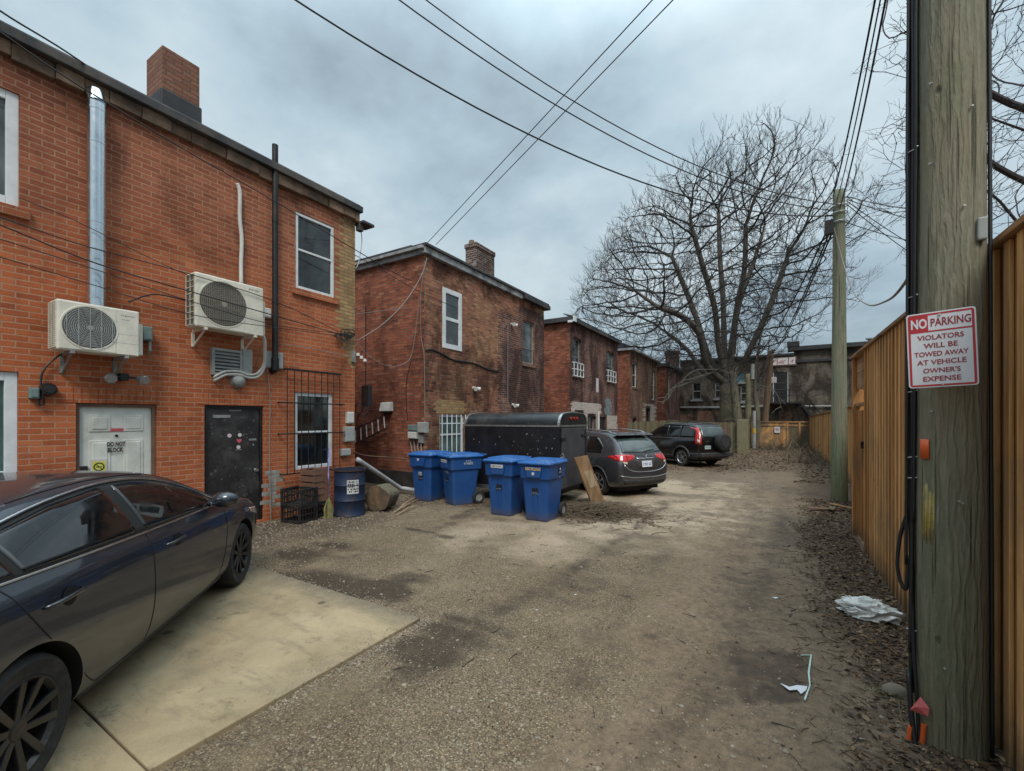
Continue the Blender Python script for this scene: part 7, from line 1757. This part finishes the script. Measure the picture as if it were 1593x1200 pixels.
# the big maple behind the grey fence
TD = 30.5; tb = atd(1130, 652, TD); tb.z = 0
t = thing('bare_tree', 'large leafless tree with a wide dome of branches behind the grey fence', 'tree', tuple(tb), group='bare trees')
rnd = random.Random(77)
cr_ = Vector((CA, SA, 0)); cf_ = Vector((-SA, CA, 0))
def tp(px, py, dd=0): return atd(px, py, TD+dd)
nodes = [tb+Vector((0, 0, -.1)), tb+Vector((0, 0, 1.3)), tb+Vector((.02, 0, 2.6)), tb+cr_*.05+Vector((0, 0, 3.6)), tb+cr_*.05+Vector((0, 0, 4.3))]; par = [-1, 0, 1, 2, 3]
limbs = [[(1100, 570, -.6), (1088, 520, -1.5), (1060, 492, -2.2), (1028, 480, -3)], [(1104, 560, .6), (1085, 500, 1.2), (1062, 440, 1.8), (1045, 400, 2)], [(1118, 540, -.4), (1112, 480, -1), (1095, 420, -1.5), (1075, 350, -2)], [(1127, 540, .5), (1125, 470, 1), (1120, 400, 1.6), (1118, 330, 2)],
         [(1140, 545, -.3), (1146, 480, -.9), (1158, 420, -1.6), (1160, 350, -2)], [(1138, 540, .8), (1150, 470, 2), (1172, 410, 3), (1190, 350, 3.4)], [(1152, 575, -.2), (1166, 545, -.7), (1190, 495, -1.2), (1215, 430, -1.8), (1228, 390, -2)], [(1095, 580, 1.5), (1070, 545, 3), (1040, 520, 4)]]
for L_ in limbs:
    k = 4
    for j, q in enumerate(smoothpts([nodes[4]]+[tp(*a) for a in L_], 3)[1:]): nodes.append(q); par.append(k); k = len(nodes)-1
attr = []
# crown envelope sampled in the tree's own frame: (right, up) radii vary with height
ctr = Vector((tb.x, tb.y, 0))
UP = [(-10.8, 9.6), (-10, 12), (-8.5, 14.6), (-7, 16.8), (-4, 19.2), (-1, 20.7), (2, 21.7), (3.8, 20.8), (5.2, 18.8), (6.0, 15.5), (6.5, 12.2)]
UP = [(a, 1.85+(b_-1.85)*.91) for a, b_ in UP]
LO = [(-10.8, 9.2), (-9, 8.2), (-7, 6.9), (-3, 5.3), (0, 4.8), (2.5, 6.2), (5, 8.8), (6.5, 10.8)]
def pl(t_, x):
    for (a, b_), (c, d) in zip(t_, t_[1:]):
        if a <= x <= c: return b_+(d-b_)*(x-a)/(c-a)
while len(attr) < 8800:
    sx = rnd.uniform(-10.8, 6.5); z = rnd.uniform(4.6, 22); f = rnd.uniform(-1, 1)
    hi, lo = pl(UP, sx), pl(LO, sx); q = (z-lo)/(hi-lo) if hi > lo else 2
    lump = .10*fbm(sx*.35, z*.35, f*2, 1)
    if not 0 < q < 1+lump: continue
    hd_ = 6.6*math.sqrt(max(0, 1-(((z-11.5)/11.5)**2)))*math.sqrt(max(.05, 1-(sx/11.5)**2))
    edge = max(abs(f), abs(2*q-1), abs(sx+1.4)/9.4)
    if rnd.random() > .22+.78*edge**1.5: continue
    if fbm(sx*.28+3, z*.28, f*1.5, 1, 3) < -.38: continue      # openings in the crown
    attr.append(ctr+cr_*sx+cf_*(f*hd_)+Vector((0, 0, z)))
nodes, par = grow(attr, list(zip(nodes, par)), .34, 4.5, .50, 120, (0, 0, .16), 5)
ch, rad = tree_mesh(nodes, par, .017, .45, .50)
for i in range(4): rad[i] = (.60, .47, .45, .47)[i]
cut_i = 4
tm = MB(); tm.tube([nodes[i] for i in range(5)], [rad[0], rad[1], rad[2], rad[3], .5], 18); tm.build('trunk', 'bark', t, smooth=True)
THR = .075
lm = MB(); emit(lm, nodes, [[c for c in cs if rad[c] >= THR] for cs in ch], rad, 4); lm.build('limbs', 'bark', t, smooth=True, fix=False)
big = MB(); rad2 = list(rad)
for i in range(5, len(nodes)):
    if rad[i] < THR <= rad[par[i]]:
        k = par[i]; sv_ = rad[k], ch[k]; rad[k] = rad[i]*1.1; ch[k] = [i]; emit(big, nodes, ch, rad, k); rad[k], ch[k] = sv_
twigs(big, nodes, par, ch, rad, .03, rnd, .8, .9, .0115, .6, 2)
big.build('crown', 'twig', t, smooth=False, fix=False)
# hanging broken branches and stub trunk beside it
m = MB(); rnd = random.Random(9)
for (px, py, dr) in ((1075, 590, -1), (1060, 600, -1), (1090, 575, -.6), (1185, 600, 1)):
    p = tp(px, py, -1.2); d = cr_*dr*.6+Vector((0, 0, .3)); pts = [tp(1120, 575, -.4), p]
    for j in range(7): d = (d*.9+Vector((0, 0, -.33))+cr_*rnd.uniform(-.2, .2)).normalized(); p = p+d*.35; pts.append(p)
    m.tube(smoothpts(pts, 2), [.05-.045*i/((len(pts)-1)*2) for i in range((len(pts)-1)*2+1)], 4)
    for j in range(2, len(pts)-1):
        e_ = (cr_*rnd.uniform(-1, 1)+Vector((0, 0, rnd.uniform(-1, .2)))).normalized(); m.tube([pts[j], pts[j]+e_*.4, pts[j]+e_*.7+Vector((0, 0, -.15))], [.02, .014, .008], 3)
m.build('drooping_branch', simple('pale_dead_bark', (.17, .155, .135), .85, 0, .3, 4, 0), t)
q = onY(1152, 640, 30.5); t = thing('tree_stump', 'broken ragged tree trunk between the big tree and the far pole', 'tree', (q.x, q.y, 0)); rnd = random.Random(4)
pole_mesh((q.x, q.y), .32, .20, 4.9, 14, 20, (-.45, 0), 3).build('trunk', 'bark', t, smooth=True)
m = MB()
for k in range(26):
    z = rnd.uniform(1.5, 5.2); a = rnd.uniform(0, 2*pi); p = Vector((q.x-.45*z/4.9+.2*cos(a), q.y+.2*sin(a), z)); d = Vector((cos(a), sin(a), rnd.uniform(-.3, .6))).normalized(); m.tube([p, p+d*.3, p+d*rnd.uniform(.5, 1.1)+Vector((0, 0, rnd.uniform(-.4, .2)))], [.035, .02, .01], 4)
m.build('branches', 'bark', t)
# young tree right of the far pole
q = onY(1177, 640, 31.5); t = thing('bare_tree', 'thin forked bare tree trunk close to the far greenish pole', 'tree', (q.x, q.y, 0), group='bare trees'); m = MB()
m.tube(smoothpts([(q.x, q.y, -.05), (q.x+.05, q.y, 2), (q.x-.1, q.y, 4), (q.x+.1, q.y, 6.2), (q.x+.5, q.y, 9)], 4), [.2-.011*i for i in range(17)], 8); m.tube(smoothpts([(q.x-.02, q.y, 3.6), (q.x+.5, q.y, 5.0), (q.x+.7, q.y+.2, 7)], 4), [.1, .09, .08, .07, .06, .05, .04, .03, .02], 6)
m.build('trunk', 'bark', t, smooth=True); m = MB(); rnd = random.Random(6)
for k in range(40):
    z = rnd.uniform(4, 9); p = Vector((q.x+.2, q.y, z)); d = Vector((rnd.uniform(-1, 1), rnd.uniform(-1, 1), rnd.uniform(.1, 1))).normalized(); m.tube([p, p+d*.5, p+d*1.1+Vector((0, 0, .2))], [.025, .015, .007], 3)
m.build('crown', 'twig', t)
# tree beyond the right-hand fence
rb = Vector((6.6, 9.8, 0)); t = thing('bare_tree', 'bare budding tree beyond the tall fence, its branches filling the upper right corner', 'tree', tuple(rb), group='bare trees')
rnd = random.Random(14); nodes = [rb+Vector((0, 0, -.1)), rb+Vector((0, 0, 1.2)), rb+Vector((-.1, 0, 2.2))]; par = [-1, 0, 1]
def rp(px, py, d): return atd(px, py, d)
for L_ in ([rb+Vector((-.8, -.2, 3.3)), rp(1760, 330, 6.2), rp(1640, 300, 6.4), rp(1560, 265, 6.4), rp(1528, 235, 6.4), rp(1532, 180, 6.4), rp(1537, 60, 6.4), rp(1533, -60, 6.4)], [rb+Vector((-.8, .3, 3.6)), rp(1700, 240, 7.0), rp(1600, 205, 6.9), rp(1530, 180, 6.8), rp(1450, 150, 6.8)],
           [rb+Vector((-.6, .5, 3.4)), rp(1750, 180, 8), rp(1620, 175, 8), rp(1530, 140, 8), rp(1420, 60, 8)], [rb+Vector((0, 0, 4)), rb+Vector((-.5, 0, 6)), rb+Vector((-1, -.3, 8))], [rb+Vector((-.8, .3, 3.0)), rp(1720, 420, 8), rp(1600, 360, 8.2), rp(1540, 300, 8.2), rp(1450, 260, 8.2)]):
    k = 2
    for q in smoothpts([nodes[2]]+[Vector(a) for a in L_], 4)[1:]: nodes.append(q); par.append(k); k = len(nodes)-1
attr = []
while len(attr) < 3600:
    px, py, d = rnd.uniform(1300, 1900), rnd.uniform(-420, 440), rnd.uniform(5.6, 10)
    lim = 1330+70*abs(fbm(py*.01, 2, 3, 1))*2+(60 if py > 380 else 0)+(35 if d < 7 else 0)
    if px < lim or (px < 1400 and rnd.random() < .35): continue
    attr.append(atd(px, py, d))
nodes, par = grow(attr, list(zip(nodes, par)), .17, 2.2, .26, 130, (-.10, -.05, .0), 8)
ch, rad = tree_mesh(nodes, par, .0055, .50, .11)
m = MB(); m.tube([nodes[0], nodes[1], nodes[2]], [.22, .19, .17], 14); m.build('trunk', 'bark', t, smooth=True)
m = MB(); emit(m, nodes, ch, rad, 2); twigs(m, nodes, par, ch, rad, .009, rnd, .26, .55, .0042, .2, 1)
for i in range(len(nodes)):
    if not ch[i] or (rad[i] < .007 and rnd.random() < .35):
        p = nodes[i]; d = (p-nodes[par[i]]).normalized(); b_ = d.orthogonal()*.006; c_ = d.cross(b_); q = p+d*.035
        m.add([p, p+d*.014+b_, p+d*.014-b_*.5+c_, p+d*.014-b_*.5-c_, q], [(0, 1, 2), (0, 2, 3), (0, 3, 1), (4, 2, 1), (4, 3, 2), (4, 1, 3)])
m.build('crown', 'twig2', t, smooth=False, fix=False)

# ------------------------------------------------------------------ litter, debris
rnd = random.Random(99)
def leaf(mb, x, y, z, s, rnd):
    a = rnd.uniform(0, 2*pi); tilt = rnd.uniform(-.5, .5); u = Vector((cos(a), sin(a), rnd.uniform(-.3, .3))).normalized(); v = Vector((-sin(a), cos(a), tilt)).normalized(); p = Vector((x, y, z+s*.18)); c = rnd.uniform(-.25, .35)*s
    mb.add([p-u*s, p-u*.3*s+v*s*.55+Vector((0, 0, c)), p+u*.45*s+v*s*.45+Vector((0, 0, c)), p+u*s, p+u*.45*s-v*s*.45+Vector((0, 0, c)), p-u*.3*s-v*s*.55+Vector((0, 0, c))], [(0, 1, 2, 3), (0, 3, 4, 5)])
def scatter(n, fx, size, m, name, label, cat, fn=leaf):
    mb = MB(); k = 0; tries = 0
    while k < n and tries < n*30:
        tries += 1; q = fx()
        if q is None: continue
        x, y = q; fn(mb, x, y, gz(x, y), rnd.uniform(*size)*(1+.02*y), rnd); k += 1
    o = mb.build(name, m, fix=False); return tag(o, label, cat, kind='stuff')
def mulchpt(y0, y1, x0, x1, thr=.5):
    def f():
        y = y0+(y1-y0)*rnd.random()**1.5; x = rnd.uniform(x0, x1)
        if x > FX2-.02 or (x > FX-.03 and y < 8.7): return None
        return (x, y) if masks(x, y)[0] > thr*rnd.random()+.12 else None
    return f
scatter(9000, mulchpt(2.0, 12, -.5, 1.8, .8), (.009, .024), 'leaf_dark', 'leaf_litter', 'dark wet leaf mulch along the foot of the fence', 'leaf litter')
scatter(3600, mulchpt(2.0, 12, -.6, 1.8, .9), (.009, .028), 'leaf', 'leaf_litter', 'paler dead leaves scattered on the mulch by the fence', 'leaf litter')
scatter(9000, mulchpt(15, 33, -7, 1.8, .9), (.016, .045), 'leaf', 'leaf_litter', 'brown fallen leaves covering the far end of the lane', 'leaf litter')
def lane():
    y = 2.2+14*rnd.random()**1.8; x = rnd.uniform(-7, .8)
    if x < -2.8 and y < 3.05: return None if rnd.random() < .97 else (x, y)
    return (x, y)
def peb(mb, x, y, z, s, rnd):
    h = [Vector((x, y, z+s*.3))+Vector((cos(a)*s*rnd.uniform(.6, 1), sin(a)*s*rnd.uniform(.6, 1), 0)) for a in [i*pi/2.5+rnd.random() for i in range(5)]]
    mb.add(h+[Vector((x+rnd.uniform(-.2, .2)*s, y, z+s*rnd.uniform(.5, .9)))]+[Vector((p.x, p.y, z-.004)) for p in h], [(0, 1, 5), (1, 2, 5), (2, 3, 5), (3, 4, 5), (4, 0, 5)]+[(i, 6+i, 6+(i+1) % 5, (i+1) % 5) for i in range(5)])
scatter(5200, lane, (.004, .010), 'pebble', 'loose_gravel', 'small pale loose stones scattered over the lane', 'gravel', peb)
def wallg():
    y = rnd.uniform(2.9, 8.2); x = -7.85+2.6*rnd.random()**1.2; return (x, y) if rnd.random() < 1-(x+7.85)/3.2 and not (x < -6.7 and y < 3.05) else None
scatter(3600, wallg, (.005, .017), 'pebble', 'loose_gravel', 'coarse pale gravel along the foot of the orange building', 'gravel', peb)
def stick(mb, x, y, z, s, rnd):
    a = rnd.uniform(0, 2*pi); L_ = s; p = Vector((x, y, z+.006)); pts = [p]
    for j in range(3): a += rnd.uniform(-.5, .5); p = p+Vector((cos(a), sin(a), rnd.uniform(-.02, .03)))*L_/3; p.z = max(p.z, gz(p.x, p.y)+.004); pts.append(p)
    mb.tube(pts, [.0035, .003, .0025, .0015], 4)
scatter(170, lambda: (rnd.uniform(-5, 1), 2.3+12*rnd.random()**1.2), (.04, .14), 'twig', 'fallen_twigs', 'dark fallen twigs lying on the lane', 'twigs', stick)
def near_f(): y = 2.1+7*rnd.random()**1.6; return (rnd.uniform(.1, 1.0), y)
scatter(420, near_f, (.04, .14), 'straw', 'fallen_twigs', 'pale dry stalks lying on the mulch by the fence', 'twigs', stick)
def flecks():
    y = 2.2+13*rnd.random()**1.7; x = rnd.uniform(-6.8, .6); return None if (x < -2.75 and y < 3.05 and rnd.random() < .8) else (x, y)
scatter(2600, flecks, (.004, .013), 'leaf_dark', 'leaf_litter', 'tiny dark leaf fragments scattered over the lane', 'leaf litter')
def padedge():
    if rnd.random() < .55: return (-2.79+abs(rnd.gauss(0, .10))*rnd.choice((-1, 1, 1)), rnd.uniform(1.6, 3.1))
    return (rnd.uniform(-6.5, -2.7), 3.02+rnd.gauss(.02, .09))
def peb2(mb, x, y, z, s, rnd): peb(mb, x, y, (.026 if x < -2.79 and y < 3.02 else z), s, rnd)
scatter(1500, padedge, (.004, .011), 'pebble', 'loose_gravel', 'gravel crumbs along the edges of the concrete pad', 'gravel', peb2)
scatter(260, lane, (.010, .024), 'pebble', 'loose_gravel', 'larger loose stones here and there on the lane', 'gravel', peb)
# brush pile by the board
bpx = base(925, 800)
def brush():
    a = rnd.uniform(0, 2*pi); r = abs(rnd.gauss(0, .5)); return (bpx.x+r*1.25*cos(a), bpx.y+.15+r*.9*sin(a))
def tang(mb, x, y, z, s, rnd):
    d = math.hypot(x-bpx.x, y-bpx.y); hgt = max(0, .20-d*.22); p = Vector((x, y, z+rnd.uniform(0, hgt)+.01)); a = rnd.uniform(0, 2*pi); pts = [p]
    for j in range(4): a += rnd.uniform(-.8, .8); p = p+Vector((cos(a), sin(a), rnd.uniform(-.35, .35)))*s/4; p.z = max(p.z, z+.004); pts.append(p)
    mb.tube(pts, [.006, .0055, .005, .004, .003], 4)
scatter(950, brush, (.15, .42), 'straw', 'brush_pile', 'low tangle of dry stalks and twigs at the foot of the leaning board', 'brush', tang)
scatter(1500, brush, (.014, .034), 'leaf_dark', 'leaf_litter', 'dark leaves under the brush by the blue bins', 'leaf litter')
def endbrush():
    q = rnd.choice(((1208, 700, .5), (1208, 700, .5), (1262, 712, .7), (1120, 712, .6), (1250, 720, .6))); g = base(q[0], q[1]); a = rnd.uniform(0, 2*pi); r = abs(rnd.gauss(0, q[2])); x = g.x+r*cos(a); y = g.y+r*1.4*sin(a); return None if x > FX2-.05 or y > 32.9 else (x, y)
def stalk(mb, x, y, z, s, rnd):
    a = rnd.uniform(0, 2*pi); up_ = rnd.uniform(-.05, 1.1); p = Vector((x, y, z)); pts = [p, p+Vector((cos(a)*.3, sin(a)*.3, up_*.4))*s, p+Vector((cos(a)*.7, sin(a)*.7, up_*.7))*s]; mb.tube(pts, [.012, .009, .005], 4)
scatter(420, endbrush, (.3, .9), 'straw', 'brush_pile', 'dry grass clumps and broken sticks at the far end of the lane', 'brush', stalk)
# timber scraps at the foot of the middle pole
rr = random.Random(15); c0 = base(1290, 797)
for k, lab in enumerate(('dark broken plank lying at the foot of the middle pole', 'short grey plank end lying across another by the middle pole', 'split brown board lying flat by the middle pole')):
    p = rest(c0+Vector((-.1+.16*k, .05*k, 0))); L_ = (.55, .4, .5)[k]; t = MB(); Q = Matrix.Translation(p+Vector((0, 0, .02+.028*k))) @ Matrix.Rotation(R((20, 75, -25)[k]), 4, 'Z') @ Matrix.Rotation(R((2, -4, 5)[k]), 4, 'Y')
    t.prism([(-L_/2, -.05, 0), (L_/2, -.055, 0), (L_/2+.04, .0, 0), (L_/2-.02, .05, 0), (-L_/2+.03, .05, 0)], (0, 0, .022), Q); o = t.build('broken_plank', ('lintel', 'oldwood', 'board')[k]); tag(o, lab, 'plank', 'broken planks by the middle pole')
# pale sticks by the log
for k, lab in enumerate(('long pale stick lying on the ground right of the log', 'second pale stick crossing the long one right of the log', 'short pale lath beside the log')):
    a, b_ = rest(base((612, 618, 622)[k], (800, 803, 792)[k])), rest(base((652, 648, 650)[k], (778, 790, 776)[k])); a.z += .02; b_.z += .03+.02*k
    tag(MB().tube([a, a.lerp(b_, .5)+Vector((0, 0, .02)), b_], [.018, .016, .012], 4).build('stick', 'board_patch'), lab, 'stick', 'pale sticks by the log')
# crumpled plastic bag
g = rest(base(1352, 962)); bm = bmesh.new(); bmesh.ops.create_icosphere(bm, subdivisions=6, radius=1)
for v in bm.verts:
    p = v.co.copy(); wv = Vector((noise.noise(p*1.3), noise.noise(p*1.3+Vector((7, 1, 3))), noise.noise(p*1.3+Vector((2, 9, 5)))))*.9; w_ = p+wv
    fold = (1-abs(noise.noise(Vector((w_.x*1.3, w_.y*2.1, w_.z*1.8)))))**5*.36+(1-abs(noise.noise(w_*2.9+Vector((3, 1, 4)))))**6*.07-abs(noise.noise(w_*2.0))*.35
    n_ = .86+fold+.12*noise.noise(p*1.5+Vector((1, 8, 3))); q = p*n_; v.co = Vector((q.x*.225, q.y*.15, max(-.002, q.z*.105+.03)))
me = bpy.data.meshes.new('plastic_bag'); bm.to_mesh(me); bm.free(); me.materials.append(M['bag']); [setattr(p, 'use_smooth', True) for p in me.polygons]
o = bpy.data.objects.new('plastic_bag', me); COL.objects.link(o); o.location = g+Vector((0, 0, .004)); o.rotation_euler = (0, 0, R(-15)); tag(o, 'crumpled dirty white plastic bag on the mulch by the fence', 'bag')
# scrap of pale glassy film and strip on the soil
g = rest(base(1252, 1060)); 
for k, (pts, lab, m_) in enumerate(((((1236, 1020), (1246, 1022), (1262, 1022), (1258, 1050), (1260, 1070), (1252, 1092), (1254, 1060), (1256, 1030)), 'thin greenish broken strip lying on the bare soil', 'plate_green'), (((1214, 1066), (1228, 1072), (1240, 1069), (1256, 1071), (1254, 1077), (1246, 1083), (1240, 1076), (1228, 1077)), 'white torn scrap beside the greenish strip on the soil', 'signwhite'))):
    q = [rest(onZ(*p)) for p in pts]; zt = max(p.z for p in q)+.004
    if k == 0: c = MB().tube([Vector((p.x, p.y, zt)) for p in (q[1], q[2])], .004, 4).tube([Vector((p.x, p.y, zt)) for p in (q[2], q[3], q[4], q[5])], [.006, .008, .005, .007], 4)
    else: c = MB().prism([Vector((p.x, p.y, zt)) for p in q], (0, 0, .004))
    tag(c.build('litter_scrap', m_), lab, 'litter')
for (px, py, s, lab) in ((1206, 931, .03, 'small white paper scrap on the right wheel track'), (895, 925, .015, 'tiny white scrap in the middle of the lane'), (835, 950, .012, 'tiny pale chip left of the lane centre')):
    p = rest(base(px, py)); tag(MB().prism([p+Vector((-s, 0, .004)), p+Vector((0, -s*.7, .004)), p+Vector((s, .2*s, .006)), p+Vector((.3*s, s, .004))], (0, 0, .003)).build('paper_scrap', 'signwhite'), lab, 'litter')
# moss tufts
def mossf():
    q = rnd.choice(((1378, 1082, .05), (1320, 860, .10), (1305, 812, .14), (1340, 830, .1), (1400, 925, .05), (1262, 742, .2))); g = base(q[0], q[1]); return (g.x+rnd.gauss(0, q[2]), g.y+rnd.gauss(0, q[2]))
def blade(mb, x, y, z, s, rnd):
    a = rnd.uniform(0, 2*pi); p = Vector((x, y, z)); w = Vector((-sin(a), cos(a), 0))*s*.12; mb.add([p-w, p+w, p+Vector((cos(a)*s*.6, sin(a)*s*.6, s*.7))], [(0, 1, 2)])
scatter(1300, mossf, (.010, .024), 'moss', 'moss', 'small green moss and grass tufts near the fence', 'moss', blade)
# curved dry stems round the foot of the near pole
m = MB()
for pts in (((1398, 1090), (1403, 1130), (1425, 1165), (1440, 1185)), ((1446, 1155), (1475, 1178), (1510, 1160), (1530, 1130)), ((1490, 1160), (1520, 1175), (1560, 1190)), ((1370, 1170), (1410, 1180), (1450, 1195))):
    q = [onZ(a, b_, .0)*.985+Vector((0, 0, .03+.03*(i % 2))) for i, (a, b_) in enumerate(pts)]; m.tube(smoothpts(q, 6), .003, 4)
tag(m.build('dry_stems', 'straw'), 'curved dry stems around the foot of the near pole', 'stems', kind='stuff')
p = rest(base(1393, 1083)); tag(MB().lathe([(0, .05), (.04, .045), (.07, .02), (.075, -.01)], 9, Matrix.Translation(p) @ Matrix.Diagonal((1, .7, 1, 1))).build('stone', simple('buff_stone', (.22, .19, .14), .9, 0, .3, 10, .4), smooth=True), 'buff stone half buried beside the near pole', 'stone')
# --- tidy helper properties
for o in S.objects:
    if '_base' in o.keys(): del o['_base']
